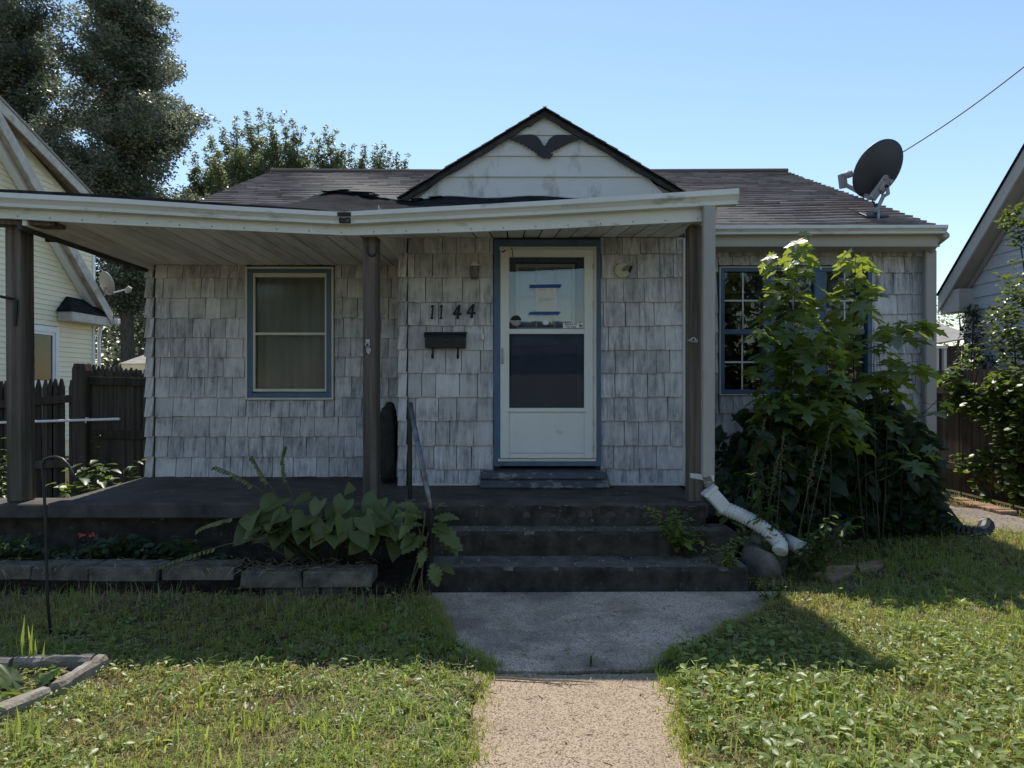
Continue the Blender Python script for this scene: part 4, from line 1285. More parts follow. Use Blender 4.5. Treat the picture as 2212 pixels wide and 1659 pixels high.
lamp = thing('wall_lamp', 'jar-shaped wall lamp with dusty glass above the house number', 'wall lamp', (PX(1026, y), y, PZ(587, y)))
MB().lathe([(.045, 0), (.045, .012), (.03, .02)], (PX(1027, y), y - .004, PZ(577, y)), (0, -1, 0)).build('backplate', MT['cream'], lamp)
MB().lathe([(.012, .045), (.03, .04), (.044, .015), (.046, 0)], (PX(1026, y), y - .075, PZ(578, y)), (0, 0, 1)).build('cap', MT['cream'], lamp)
MB().lathe([(.046, 0), (.044, -.01), (.046, -.02), (.043, -.10), (.036, -.122), (.01, -.126)], (PX(1026, y), y - .075, PZ(578, y)), (0, 0, 1)).build('jar', MT['lampglass'], lamp, 0, True)
MB().tube([(PX(1027, y), y - .01, PZ(575, y)), (PX(1027, y), y - .05, PZ(572, y)), (PX(1026, y), y - .075, PZ(576, y))], .008, 6).build('arm', MT['cream'], lamp)
MB().tube([(PX(1026, y) + .045, y - .075, PZ(578, y)), (PX(1026, y) + .058, y - .075, PZ(578, y))], .004, 6).build('screw', MT['black'], lamp)
lamp2 = thing('wall_lamp', 'broken wall lamp without its glass right of the storm door', 'wall lamp', (PX(1345, y), y, PZ(585, y)))
MB().lathe([(.074, 0), (.074, .016), (.066, .03), (.03, .034)], (PX(1343, y), y - .008, PZ(585, y)), (0, -1, 0)).build('backplate', MT['cream'], lamp2, 0)
MB().tube([(PX(1343, y), y - .02, PZ(586, y)), (PX(1350, y), y - .07, PZ(581, y)), (PX(1358, y), y - .09, PZ(584, y))], [.016, .02, .03], 10).build('holder', MT['galv'], lamp2)
MB().lathe([(.03, 0), (.036, .018), (.02, .02)], (PX(1357, y), y - .09, PZ(584, y)), (.9, -.2, -.35)).build('socket', MT['black'], lamp2)

# eagle
ey = 6.745
EG = [(1095, 350), (1130, 338), (1180, 327), (1220, 324), (1248, 327), (1275, 342), (1292, 365), (1303, 388), (1312, 397), (1322, 397), (1330, 380), (1345, 356), (1368, 337), (1392, 326), (1440, 326), (1490, 331), (1530, 342), (1547, 348),
      (1528, 354), (1530, 360), (1500, 364), (1500, 371), (1470, 376), (1470, 383), (1442, 388), (1443, 396), (1415, 402), (1416, 412), (1392, 414), (1392, 424), (1372, 424), (1370, 436), (1352, 436), (1358, 452), (1372, 446), (1368, 462), (1350, 470), (1355, 480), (1335, 473), (1318, 476), (1300, 470), (1288, 462), (1268, 452), (1262, 434), (1280, 442), (1284, 436), (1252, 437), (1256, 426), (1230, 424), (1232, 412), (1206, 410), (1210, 399), (1182, 395), (1186, 385), (1155, 380), (1160, 371), (1128, 367), (1132, 360), (1105, 357)]
m = MB()
m.prism([(PX(737.3 + a / 3, ey), PZ(184.3 + b / 3, ey)) for a, b in EG], ey - .028, ey - .006)
eagle = tag(m.build('eagle_ornament', MT['black']), 'black spread-winged eagle ornament mounted on the gable boards', 'ornament')

# papers and stickers on the storm door
yd = YB - .0315
pp = thing('notice', 'white paper notice taped to the glass of the storm door', 'notice', (PX(1179, yd), yd, PZ(647, yd)))
MB().box(PX(1156, yd), PX(1202, yd), yd - .001, yd, PZ(673, yd), PZ(621, yd)).build('sheet', MT['paper'], pp)
m = MB()
for (a, b, c) in ((1163, 1181, 625.5), (1188, 1194, 625.5), (1164, 1197, 645), (1164, 1190, 648), (1164, 1171, 651)):
    m.box(PX(a, yd), PX(b, yd), yd - .0022, yd - .0012, PZ(c + 1, yd), PZ(c, yd))
m.build('print_line', MT['inkgrey'], pp)
for lab, q in (('strip of blue tape across the top of the paper notice', [(1143, 622.5), (1210, 622), (1214, 614), (1144, 615)]), ('strip of blue tape across the foot of the paper notice', [(1141, 680), (1207, 680), (1212, 673), (1144, 673.5)])):
    tag(MB().prism([(PX(a, yd), PZ(b, yd)) for a, b in q], yd - .003, yd - .0024).build('tape', MT['tape']), lab, 'tape', 'blue tape strips')
m = MB()
m.prism([(PX(1179 + 6.6 * math.copysign(abs(math.cos(a)) ** .7, math.cos(a)), yd), PZ(697 - 4.8 * math.copysign(abs(math.sin(a)) ** .7, math.sin(a)), yd)) for a in np.linspace(0, 2 * math.pi, 18, endpoint=False)], yd - .002, yd - .0005)
tag(m.build('sticker', MT['white']), 'blank white oval sticker on the door glass below the notice', 'sticker')
sg = thing('warning_sign', 'small white Beware Of The Dog sign in the corner of the door glass', 'sign', (PX(1238, yd), yd, PZ(703, yd)))
MB().box(PX(1216, yd), PX(1260.5, yd), yd - .003, yd - .0005, PZ(709, yd), PZ(697.3, yd)).build('plate', MT['white'], sg)
def text(body, px, py, size, parent):
    cu = bpy.data.curves.new('lettering', 'FONT')
    cu.body = body
    cu.size = size
    cu.align_x = 'CENTER'
    cu.extrude = .0003
    cu.offset = .0004
    cu.materials.append(MT['ink'])
    o = bpy.data.objects.new('lettering', cu)
    C.objects.link(o)
    bpy.context.view_layer.update()
    me = bpy.data.meshes.new_from_object(o.evaluated_get(bpy.context.evaluated_depsgraph_get()))
    bpy.data.objects.remove(o)
    bpy.data.curves.remove(cu)
    o = bpy.data.objects.new('lettering', me)
    C.objects.link(o)
    o.parent = parent
    o.rotation_euler = (math.radians(90), 0, 0)
    o.location = Vector((PX(px, yd), yd - .0036, PZ(py, yd))) - parent.location
    return o
text('Beware Of', 1233, 702, .026, sg)
text('The Dog', 1233, 707.6, .026, sg)
DOG = [(0, .95), (.12, 1.0), (.22, .92), (.3, .72), (.7, .62), (.95, .85), (1.0, .8), (.85, .5), (.82, .25), (.88, 0), (.74, 0), (.68, .35), (.42, .35), (.36, 0), (.24, 0), (.24, .4), (.16, .7), (.0, .8)]
m = MB()
m.prism([(PX(1250 + 8.5 * a, yd), PZ(708 - 9 * b, yd)) for a, b in DOG], yd - .0042, yd - .0032)
m.build('dog_silhouette', MT['ink'], sg)
st = thing('round_mark', 'small round mark, dark above and grey below, low on the door glass', 'sticker', (PX(1114, yd), yd, PZ(692, yd)))
c0 = (PX(1114.5, yd), PZ(692.5, yd))  # two-tone disc on the glass, upper half dark, lower half grey
R_ = 11.5 * yd / F
m = MB(); m.prism([(c0[0] + R_ * math.cos(a), c0[1] + R_ * math.sin(a)) for a in np.linspace(0.05, math.pi - .05, 14)], yd - .002, yd - .0005)
m.build('upper_half', MT['ink'], st)
m = MB(); m.prism([(c0[0] + R_ * math.cos(a), c0[1] + R_ * math.sin(a) - .001) for a in np.linspace(math.pi + .05, 2 * math.pi - .05, 14)], yd - .002, yd - .0005)
m.build('lower_half', MT['inkgrey'], st)

# on the posts
hs_ = MB()
yp = 5.892
hs_.tube([(PX(803.5 + 10 * math.cos(a), yp), yp, PZ(538 - 15 * math.sin(a), yp)) for a in np.linspace(math.radians(160), math.radians(380), 16)], .008, 6)
tag(hs_.build('horseshoe', MT['black']), 'dark horseshoe nailed high on the post left of the door', 'horseshoe')
def hook_bracket(lab, cx_, cy_, flat, Yp):
    t = thing('line_bracket', lab, 'bracket', (PX(cx_, Yp), Yp, PZ(cy_, Yp)), 'clothes-line brackets on the posts')
    s = Yp / F
    x_, z_ = PX(cx_, Yp), PZ(cy_, Yp)
    m = MB()
    if flat:
        m.prism([(x_ - 12 * s, z_ + 1 * s), (x_ - 3 * s, z_ + 5 * s), (x_ + 11 * s, z_ + 3 * s), (x_ + 11 * s, z_ - 4 * s), (x_ - 2 * s, z_ - 4 * s)], Yp - .006, Yp)
    else:
        m.prism([(x_ - 5 * s, z_ + 16 * s), (x_ + 4 * s, z_ + 16 * s), (x_ + 3 * s, z_ + 2 * s), (x_ + 7 * s, z_ - 8 * s), (x_ + 2 * s, z_ - 17 * s), (x_ - 3 * s, z_ - 12 * s)], Yp - .006, Yp)
    m.build('plate', MT['galv'], t)
    MB().lathe([(.020, 0), (.022, .018), (.012, .024)], (x_, Yp - .005, z_ + (2 * s if flat else 4 * s)), (0, -1, 0), 14).build('pulley', MT['galv'], t)
    MB().lathe([(.009, 0), (.009, .008)], (x_, Yp - .029, z_ + (2 * s if flat else 4 * s)), (0, -1, 0), 10).build('pin', MT['black'], t)
hook_bracket('upright metal line bracket halfway up the post left of the door', 795, 749, False, 5.898)
hook_bracket('sideways metal line bracket on the post beside the tan downpipe', 1496, 736, True, 5.898)
m = MB()
yq = 5.885
m.tube([(PX(-30, yq - .35), yq - .30, PZ(634, yq)), (PX(10, yq), yq - .06, PZ(642, yq)), (PX(33, yq), yq, PZ(647, yq)), (PX(34, yq), yq, PZ(655, yq))], .012, 8)
m.tube([(PX(34, yq), yq, PZ(648, yq)), (PX(33, yq), yq, PZ(675, yq)), (PX(32, yq), yq, PZ(704, yq))], [.017, .017, .010], 8)
tag(m.build('plant_hook', MT['black']), 'black iron plant hook bolted to the thick left porch post', 'hook')

# dark sack in the corner behind the post
def lumpy(name, center, rad, mat, seed, n=14, mm=10, parent=None, noise=.18, flat=None, pw=1.0):
    r = np.random.default_rng(seed)
    ph = r.uniform(0, 6.28, (8, 3)); am = r.uniform(.3, 1, 8) * noise
    fr = r.uniform(1.2, 3.4, (8, 3))
    vs, fs = [], []
    for i in range(mm + 1):
        th = math.pi * i / mm
        for k in range(n):
            a = 2 * math.pi * k / n
            d = np.array([math.sin(th) * math.cos(a), math.sin(th) * math.sin(a), math.cos(th)])
            f = 1 + sum(am[q] * math.sin(fr[q] @ d * 1.5 + ph[q, 0]) for q in range(8)) / 2.2
            p = np.sign(d) * np.abs(d) ** pw * f
            if flat is not None and p[2] < flat: p[2] = flat
            vs.append((center[0] + rad[0] * p[0], center[1] + rad[1] * p[1], center[2] + rad[2] * p[2]))
    for i in range(mm):
        for k in range(n):
            fs.append((i * n + k, i * n + (k + 1) % n, (i + 1) * n + (k + 1) % n, (i + 1) * n + k))
    mb_ = MB().add(vs, fs)
    return mb_.build(name, mat, parent, 0, True)
tag(lumpy('sack', (PX(838, 6.95), 6.98, .955), (.083, .09, .39), MT['bag'], 5, 18, 14, None, .10, -.98, .55), 'tall dark sack standing in the wall corner behind the middle post', 'sack')

# ================================================================== satellite dish on the roof
DY = 7.75
dsx, dsz = PX(1897, DY), PZ(365, DY)
dish = thing('satellite_dish', 'dark grey satellite dish on a bent mast on the right roof slope', 'satellite dish', (PX(1888, DY), DY, PZ(476, DY)))
rz = lambda yv: EAVE_Z + SLOPE * (yv - EAVE_Y)
# seen from behind: it looks away from the camera, up and to the left
nrm = Vector((-.20, .88, .42)).normalized()
up_ = Vector((.48, 0, 1)); up_ = (up_ - nrm * up_.dot(nrm)).normalized()
sd_ = nrm.cross(up_).normalized()
cc = Vector((dsx, DY, dsz))
a_, b_ = .275, .325
vs, fs = [], []
nr, na = 7, 40
for side, off in ((0, 0), (1, .012)):
    for i in range(nr + 1):
        f = i / nr
        for k in range(na):
            t = 2 * math.pi * k / na
            p = cc + sd_ * (a_ * f * math.cos(t)) + up_ * (b_ * f * math.sin(t)) + nrm * (.075 * f * f - .075 + off)
            vs.append(p)
B = (nr + 1) * na
for side in (0, 1):
    for i in range(nr):
        for k in range(na):
            q = (side * B + i * na + k, side * B + i * na + (k + 1) % na, side * B + (i + 1) * na + (k + 1) % na, side * B + (i + 1) * na + k)
            fs.append(q)
for k in range(na):
    fs.append((nr * na + k, nr * na + (k + 1) % na, B + nr * na + (k + 1) % na, B + nr * na + k))
MB().add(vs, fs).build('reflector', MT['dish'], dish, 0, True)
P_ = lambda px, py, yy=DY: Vector((PX(px, yy), yy, PZ(py, yy)))
br = P_(1897, 397) - nrm * .085
m = MB()
for (u, v_, w, h, d) in ((0, 0, .13, .17, .03), (.045, .07, .03, .05, .05), (-.045, .07, .03, .05, .05), (0, -.02, .07, .09, .06), (-.02, -.13, .09, .10, .04)):
    c = br + sd_ * u + up_ * v_ - nrm * (d / 2 - .015)
    e = [c + sd_ * sx * w / 2 + up_ * su * h / 2 + nrm * sn * d / 2 for sn in (-1, 1) for sx, su in ((-1, -1), (1, -1), (1, 1), (-1, 1))]
    m.add(e, [(0, 1, 2, 3), (7, 6, 5, 4), (0, 4, 5, 1), (1, 5, 6, 2), (2, 6, 7, 3), (3, 7, 4, 0)])
m.build('bracket', MT['dishgrey'], dish, .006)
MB().lathe([(.016, 0), (.016, .02), (.006, .022)], br - nrm * .045, -nrm, 10).build('bolt', MT['black'], dish)
ybase = 7.47 + .12
yb_r = (PZ(473, 7.55))
foot = P_(1889, 470, 7.62)
foot.z = rz(7.62) + .01
MB().tube([br + Vector((.03, -.02, -.02)), br + Vector((.035, -.03, -.10)), P_(1908, 424, 7.68), P_(1899, 443, 7.66), foot + Vector((.01, 0, .03))], .022, 10).build('mast', MT['dishgrey'], dish, 0, True)
m = MB()
m.tube([P_(1898, 448, 7.66), Vector((foot.x - .06, 7.42, rz(7.42) + .01))], .011, 8)
m.tube([P_(1899, 448, 7.66), Vector((foot.x + .13, 7.86, rz(7.86) + .01))], .011, 8)
m.build('strut', MT['dishgrey'], dish)
def roof_plate(x0, x1, y0, y1, th=.012):
    return [(x0, y0, rz(y0)), (x1, y0, rz(y0)), (x1, y1, rz(y1)), (x0, y1, rz(y1)), (x0, y0, rz(y0) + th), (x1, y0, rz(y0) + th), (x1, y1, rz(y1) + th), (x0, y1, rz(y1) + th)]
MB().hexa(roof_plate(foot.x - .12, foot.x + .12, 7.55, 7.72, .022)).build('foot_plate', MT['dish'], dish, .004)
arm0, arm1 = br - up_ * .17 + nrm * .03, P_(1832, 399, DY + .46)
arm1 = Vector((PX(1828, 8.15), 8.15, PZ(400, 8.15)))
MB().beam(arm0, arm1, .03, .045, (0, 0, 1)).build('feed_arm', MT['dishgrey'], dish, .005)
m = MB()
m.beam(arm1 + Vector((-.02, .02, -.03)), arm1 + Vector((-.05, 0, .13)), .07, .08, (0, 1, 0))
m.lathe([(.035, 0), (.042, .04), (.036, .085), (.02, .09)], arm1 + Vector((-.03, -.02, .105)), (.82, -.5, .12), 14)
m.lathe([(.038, .10), (.045, .14), (.036, .18), (.02, .185)], arm1 + Vector((-.03, -.02, .105)), (.82, -.5, .12), 14)
m.build('feed_horn', MT['dishgrey'], dish, .006)
MB().tube([arm0 - Vector((0, .02, .02)), arm0 + Vector((.03, -.03, -.10)), P_(1894, 440, 7.64), P_(1895, 455, 7.63)], .008, 6).build('coax', MT['black'], dish)

m = MB()
pa, pb = cc + Vector((.10, .06, .06)), Vector((PX(2290, 6.6), 6.6, PZ(82, 6.6)))
pa = Vector((PX(1930, 7.9), 7.9, PZ(341, 7.9)))
pts = []
for i in range(15):
    f = i / 14
    p = pa.lerp(pb, f)
    p.z -= .05 * math.sin(math.pi * f)
    pts.append(p)
pts = [br - nrm * .0 + Vector((0, .02, .02))] + pts
m.tube(pts, .0065, 6)
tag(m.build('overhead_cable', MT['cable']), 'thin overhead cable running from the roof dish up to the right', 'cable')

# ================================================================== drain pipes at the foot of the downpipes
def corrugated(pts, r, pitch=.026, amp=.10):
    P = [Vector(p) for p in pts]
    # resample a smooth curve
    Q = []
    for i in range(len(P) - 1):
        p0, p1, p2, p3 = P[max(i - 1, 0)], P[i], P[i + 1], P[min(i + 2, len(P) - 1)]
        n_ = max(2, int((p2 - p1).length / (pitch / 2)))
        for k in range(n_):
            t = k / n_
            Q.append(0.5 * ((2 * p1) + (p2 - p0) * t + (2 * p0 - 5 * p1 + 4 * p2 - p3) * t * t + (3 * p1 - p0 - 3 * p2 + p3) * t ** 3))
    Q.append(P[-1])
    rr = [r * (1 + (amp if i % 2 else -amp)) for i in range(len(Q))]
    return Q, rr
W3_ = lambda px, py, Y: (PX(px, Y), Y, PZ(py, Y))
wp = thing('drain_pipe', 'white corrugated drain pipe sloping from the tan downpipe to the weeds', 'drain pipe', (1.8, 5.5, 0))
a0 = Vector((PX(1541, 5.62), 5.62, PZ(1072, 5.62)))
Q, rr = corrugated([a0 + Vector((.05, -.01, -.08)), a0 + Vector((.20, -.06, -.14)), a0 + Vector((.34, -.12, -.22)), a0 + Vector((.45, -.19, -.33)), Vector(W3_(1684, 1192, 5.38))], .055, .024, .065)
MB().tube(Q, rr, 14).build('hose', MT['plastic'], wp)
d_ = (Vector((.20, -.05, -.15))).normalized()
m = MB()
m.beam(a0 + Vector((-.035, 0, .045)), a0 + Vector((.09, -.02, -.10)), .115, .105, (.5, 0, .5))
m.build('adapter', MT['plastic'], wp, .012)
m = MB()
m.beam(a0 + Vector((-.042, 0, .055)), a0 + Vector((-.02, 0, .03)), .13, .125, (.5, 0, .5))
m.build('adapter_rim', MT['plastic'], wp, .006)
wp2 = thing('drain_pipe', 'short white pipe end lying among the sunlit weeds beside the boulder', 'drain pipe', (2.1, 5.3, 0))
pe = Vector((PX(1730, 5.45), 5.45, .275))
MB().tube([pe + Vector((-.05, .16, .03)), pe + Vector((-.02, .06, .015)), pe + Vector((.02, -.03, 0))], .055, 16).build('pipe', MT['plastic'], wp2, 0, True)
MB().lathe([(.05, .012), (.056, 0), (.062, .0), (.062, .03), (.048, .03), (.046, .0)], pe + Vector((.012, -.018, .0)), (.40, -.9, -.1), 18).build('collar', MT['plastic'], wp2)
bp = thing('drain_pipe', 'black corrugated drain pipe curving from the right house corner onto the grass', 'drain pipe', (4.5, 7, 0))
b0 = Vector((PX(2014, 7.34), 7.34, .34))
e1 = GP(2148, 1141, .06)
Q, rr = corrugated([b0, b0 + Vector((.03, -.05, -.14)), b0 + Vector((.13, -.16, -.24)), Vector((4.42, 7.02, .09)), Vector((4.60, 6.95, .075)), Vector((e1[0], e1[1] + .12, .07))], .068, .03, .09)
MB().tube(Q, rr, 12).build('hose', MT['blackplastic'], bp)
MB().lathe([(.07, 0), (.08, 0), (.08, .05), (.066, .05), (.064, -.02)], (e1[0] - .03, e1[1] + .13, .07), (.55, -.83, 0), 16).build('cuff', MT['blackplastic'], bp)

# ================================================================== neighbours
# left: yellow house, its gable end faces the cottage (wall along y at x = -9.5)
LX = -9.5
yh = thing('yellow_house', 'pale yellow clapboard house with steep flaking white rakes behind the left porch post', 'house', (-11, 14, 0))
ry = lambda yv: 1.68 + H + (16.2 - yv) * (3.18 / 3.5)      # front rake line (top), at the overhang
wy0, wy1 = 7.0, 16.05
def rake_top(yv):       # wall top under the two roofs
    return max(min(ry(yv) - .25, 30), min(H + 4.17 + (15.56 - yv) * .35 - .25, 30))
ridge_y = 11.2
# core
m = MB()
z_ridge = rake_top(ridge_y)
m.prismx([(wy0, 0), (wy1 - .001, 0), (wy1 - .001, rake_top(wy1) - .05), (ridge_y, z_ridge - .05), (wy0, z_ridge - 2.6)], LX - 7, LX - .03)
m.build('wall', MT['vinyl'], yh)
WY0, WY1, WZ0, WZ1 = 13.80, 14.72, 1.55, 2.60
n_b = 0
z = .35
while z < 6.3:
    # extent of this board along y
    ya, yb_ = 11.9, wy1
    zt = z + .102
    # cut by dormer roof on the far side
    while yb_ > ya and rake_top(yb_) < zt: yb_ -= .05
    segs = [(ya, yb_)]
    if zt > WZ0 - .1 and z < WZ1 + .1: segs = [(ya, WY0 - .1), (WY1 + .1, yb_)]
    for s0, s1 in segs:
        if s1 - s0 < .1: continue
        m = MB()
        m.hexa([(LX - .029, s0, z), (LX + .018, s0, z), (LX + .018, s1, z), (LX - .029, s1, z), (LX - .029, s0, zt), (LX + .001, s0, zt), (LX + .001, s1, zt), (LX - .029, s1, zt)])
        m.build('clapboard', MT['vinyl'], yh)
    z += .104
m = MB()
m.box(LX - .05, LX + .035, wy1, wy1 + .09, 0, rake_top(wy1) - .05)
m.build('corner_board', MT['white'], yh, .004)
w = MB()
w.box(LX + .0, LX + .05, WY0 - .1, WY0, WZ0, WZ1); w.box(LX + .0, LX + .05, WY1, WY1 + .1, WZ0 - .1, WZ1 + .12)
w.box(LX + .001, LX + .049, WY0 - .1, WY1, WZ1, WZ1 + .12); w.box(LX + .001, LX + .049, WY0 - .1, WY1, WZ0 - .1, WZ0)
w = w.build('window', MT['white'], yh, .004)
m = MB()
m.box(LX - .01, LX + .03, WY0, WY0 + .06, WZ0, WZ1); m.box(LX - .01, LX + .03, WY1 - .06, WY1, WZ0, WZ1)
m.box(LX - .009, LX + .029, WY0 + .06, WY1 - .06, WZ1 - .06, WZ1); m.box(LX - .009, LX + .029, WY0 + .06, WY1 - .06, WZ0, WZ0 + .06)
m.build('sash', MT['white'], w, .003)
MB().box(LX - .004, LX + .004, WY0 + .06, WY1 - .06, WZ0 + .06, WZ1 - .06).build('pane', MT['glass'], w)
MB().box(LX - .025, LX - .02, WY0 + .06, WY1 - .06, WZ0 + .06, WZ1 - .06).build('pane_backing', MT['dark'], w)  # dark sheet behind the pane, stands for the unlit room inside
# rakes: overhanging boards and soffits
def rake(pfun, ya, yb_, over, mat_face, mat_soffit, thick, nm):
    m = MB()
    m.add([(LX + over, ya, pfun(ya)), (LX + over, yb_, pfun(yb_)), (LX + over + .03, yb_, pfun(yb_)), (LX + over + .03, ya, pfun(ya)),
           (LX + over, ya, pfun(ya) - thick), (LX + over, yb_, pfun(yb_) - thick), (LX + over + .03, yb_, pfun(yb_) - thick), (LX + over + .03, ya, pfun(ya) - thick)],
          [(0, 1, 2, 3), (7, 6, 5, 4), (0, 4, 5, 1), (2, 6, 7, 3), (0, 3, 7, 4), (1, 5, 6, 2)])
    m.build(nm + '_board', mat_face, yh, .006)
    m = MB()
    m.add([(LX + .02, ya, pfun(ya) - thick * .55), (LX + over - .001, ya, pfun(ya) - thick * .55), (LX + over - .001, yb_, pfun(yb_) - thick * .55), (LX + .02, yb_, pfun(yb_) - thick * .55),
           (LX + .02, ya, pfun(ya) - thick * .3), (LX + over - .001, ya, pfun(ya) - thick * .3), (LX + over - .001, yb_, pfun(yb_) - thick * .3), (LX + .02, yb_, pfun(yb_) - thick * .3)],
          [(0, 1, 2, 3), (7, 6, 5, 4), (0, 4, 5, 1), (1, 5, 6, 2), (2, 6, 7, 3), (3, 7, 4, 0)])
    m.build(nm + '_soffit', mat_soffit, yh)
    m = MB()
    m.add([(LX - 7, ya, pfun(ya) + .005), (LX + over + .05, ya, pfun(ya) + .005), (LX + over + .05, yb_, pfun(yb_) + .005), (LX - 7, yb_, pfun(yb_) + .005),
           (LX - 7, ya, pfun(ya) + .05), (LX + over + .05, ya, pfun(ya) + .05), (LX + over + .05, yb_, pfun(yb_) + .05), (LX - 7, yb_, pfun(yb_) + .05)],
          [(0, 1, 2, 3), (7, 6, 5, 4), (0, 4, 5, 1), (1, 5, 6, 2), (2, 6, 7, 3), (3, 7, 4, 0)])
    return m
dz_ = lambda yv: H + 4.17 + (15.56 - yv) * .35
rake(ry, 11.2, 16.25, .34, MT['oldtrim'], MT['oldtrim'], .30, 'lower_rake')
MB().beam((LX + .10, 11.2, ry(11.2) - .24), (LX + .10, 16.1, ry(16.1) - .24), .16, .10, (0, .67, .74)).build('rake_moulding', MT['white'], yh, .01)
m = rake(dz_, 11.2, 16.5, .24, MT['oldtrim'], MT['browntrim'], .20, 'upper_rake')
m.build('roof', MT['shedroof'], yh)
MB().box(LX + .02, LX + .30, 15.2, 16.3, 3.0, 3.04).build('eave_soffit', MT['oldtrim'], yh, .004)
m = MB()           # cornice return: a small roofed shelf at the foot of the rake
m.add([(LX + .02, 14.75, 3.06), (LX + .36, 14.75, 3.06), (LX + .36, 16.35, 3.06), (LX + .02, 16.35, 3.06), (LX + .02, 15.1, 3.40), (LX + .06, 15.1, 3.40), (LX + .06, 16.2, 3.40), (LX + .02, 16.2, 3.40)],
      [(0, 3, 2, 1), (4, 5, 6, 7), (0, 1, 5, 4), (1, 2, 6, 5), (2, 3, 7, 6), (3, 0, 4, 7)])
m.build('return_roof', MT['felt'], yh)
MB().box(LX + .02, LX + .34, 14.8, 16.3, 2.86, 3.055).build('return_box', MT['oldtrim'], yh, .01)
MB().box(LX - 2, LX + .45, 16.3, 16.42, 2.92, 3.04).build('rear_gutter', MT['white'], yh, .01)
MB().tube([(LX + .08, 16.34, 2.93), (LX + .08, 16.25, 2.80), (LX + .08, 16.2, 2.6), (LX + .08, 16.2, .1)], .04, 8).build('downpipe', MT['white'], yh)
# small faded dish on that house
nd = thing('satellite_dish', 'faded beige satellite dish on the edge of the yellow house roof', 'satellite dish', (-9.1, 16, 3.5))
dcx = Vector((PX(230, 15.9), 15.9, PZ(612, 15.9)))
n2 = Vector((.42, .86, .30)).normalized()
u2 = Vector((0, 0, 1)); u2 = (u2 - n2 * u2.dot(n2)).normalized(); s2 = n2.cross(u2)
vs, fs = [], []
for side in (0, 1):
    for i in range(5):
        f = i / 4
        for k in range(24):
            t = 2 * math.pi * k / 24
            vs.append(dcx + s2 * (.235 * f * math.cos(t)) + u2 * (.27 * f * math.sin(t)) + n2 * (.06 * f * f - .06 + .012 * side))
for side in (0, 1):
    for i in range(4):
        for k in range(24):
            fs.append((side * 120 + i * 24 + k, side * 120 + i * 24 + (k + 1) % 24, side * 120 + (i + 1) * 24 + (k + 1) % 24, side * 120 + (i + 1) * 24 + k))
for k in range(24):
    fs.append((96 + k, 96 + (k + 1) % 24, 216 + (k + 1) % 24, 216 + k))
MB().add(vs, fs).build('reflector', MT['dishtan'], nd, 0, True)
f2 = dcx + n2 * .30 - u2 * .20 + Vector((.16, 0, 0)) + Vector((.0, 0, .02))
MB().tube([dcx - u2 * .24 - n2 * .02, f2], .016, 8).build('feed_arm', MT['white'], nd)
MB().lathe([(.05, 0), (.06, .05), (.04, .14), (.03, .16)], f2 + Vector((.05, 0, .04)), (-.55, 0, -.8), 12).build('feed_horn', MT['dishtan'], nd)
MB().tube([dcx - n2 * .07 - u2 * .08, dcx - n2 * .12 - u2 * .25, Vector((LX + .35, 15.9, ry(15.9) + .03))], .022, 8).build('mast', MT['dishgrey'], nd)

# right: grey lap-sided house, gable end faces the cottage (wall along y at x = 7.66)
RX = 7.66
gh = thing('grey_house', 'grey lap-sided neighbour house with a steep beige rake at the right edge', 'house', (9, 11, 0))
p1 = (12.28, PZ(640, 12.28)); p0 = (10.2, PZ(318, 10.2))
gs = (p0[1] - p1[1]) / (p1[0] - p0[0])
gry = lambda yv: p1[1] + (p1[0] - yv) * gs
m = MB()
m.prismx([(6.2, 0), (11.98, 0), (11.98, gry(11.98) - .35), (8.6, gry(8.6) - .35), (6.2, gry(8.6) - 2.5)], RX + .03, RX + 6)
m.build('wall', MT['greysiding'], gh)
z = .3
lap = .205
while z < 6:
    zt = z + lap * 1.02
    yb_ = min(11.98, p1[0] - (z + .27 - p1[1]) / gs)
    if yb_ - 9.3 > .1:
        MB().hexa([(RX - .022, 9.3, z), (RX + .029, 9.3, z), (RX + .029, yb_ + .0, z), (RX - .022, yb_ + .0, z), (RX - .002, 9.3, zt), (RX + .029, 9.3, zt), (RX + .029, yb_, zt), (RX - .002, yb_, zt)]).build('siding_board', MT['greysiding'], gh)
    z += lap
def rrake(x0, x1, off0, off1, mat, nm, ya=8.8, yb_=12.28, bev=.006):
    return MB().add([(x0, ya, gry(ya) - off1), (x1, ya, gry(ya) - off1), (x1, yb_, gry(yb_) - off1), (x0, yb_, gry(yb_) - off1),
                     (x0, ya, gry(ya) - off0), (x1, ya, gry(ya) - off0), (x1, yb_, gry(yb_) - off0), (x0, yb_, gry(yb_) - off0)],
                    [(0, 3, 2, 1), (4, 5, 6, 7), (0, 1, 5, 4), (1, 2, 6, 5), (2, 3, 7, 6), (3, 0, 4, 7)]).build(nm, mat, gh, bev)
rrake(RX - .30, RX - .265, 0, .27, MT['beige'], 'rake_board')
rrake(RX - .264, RX + .0, .22, .25, MT['beigedark'], 'rake_soffit')
rrake(RX - .06, RX - .023, .26, .36, MT['beigedark'], 'rake_trim', 8.8, 11.9)
rrake(RX - .33, RX + 6, -.03, -.001, MT['felt'], 'roof')
MB().box(RX - .26, RX + .3, 11.98, 12.26, gry(12.28) - .30, gry(12.28) - .22).build('eave_box', MT['beigedark'], gh, .004)
MB().box(RX - .262, RX - .0, 11.75, 12.27, gry(12.28) - .31, gry(12.1) - .1).build('eave_return', MT['beige'], gh, .004)
MB().lathe([(.03, 0), (.035, .05), (.02, .055)], (RX - .02, 11.05, PZ(756, 11.05)), (-1, 0, 0), 10).build('vent_pipe', MT['black'], gh)

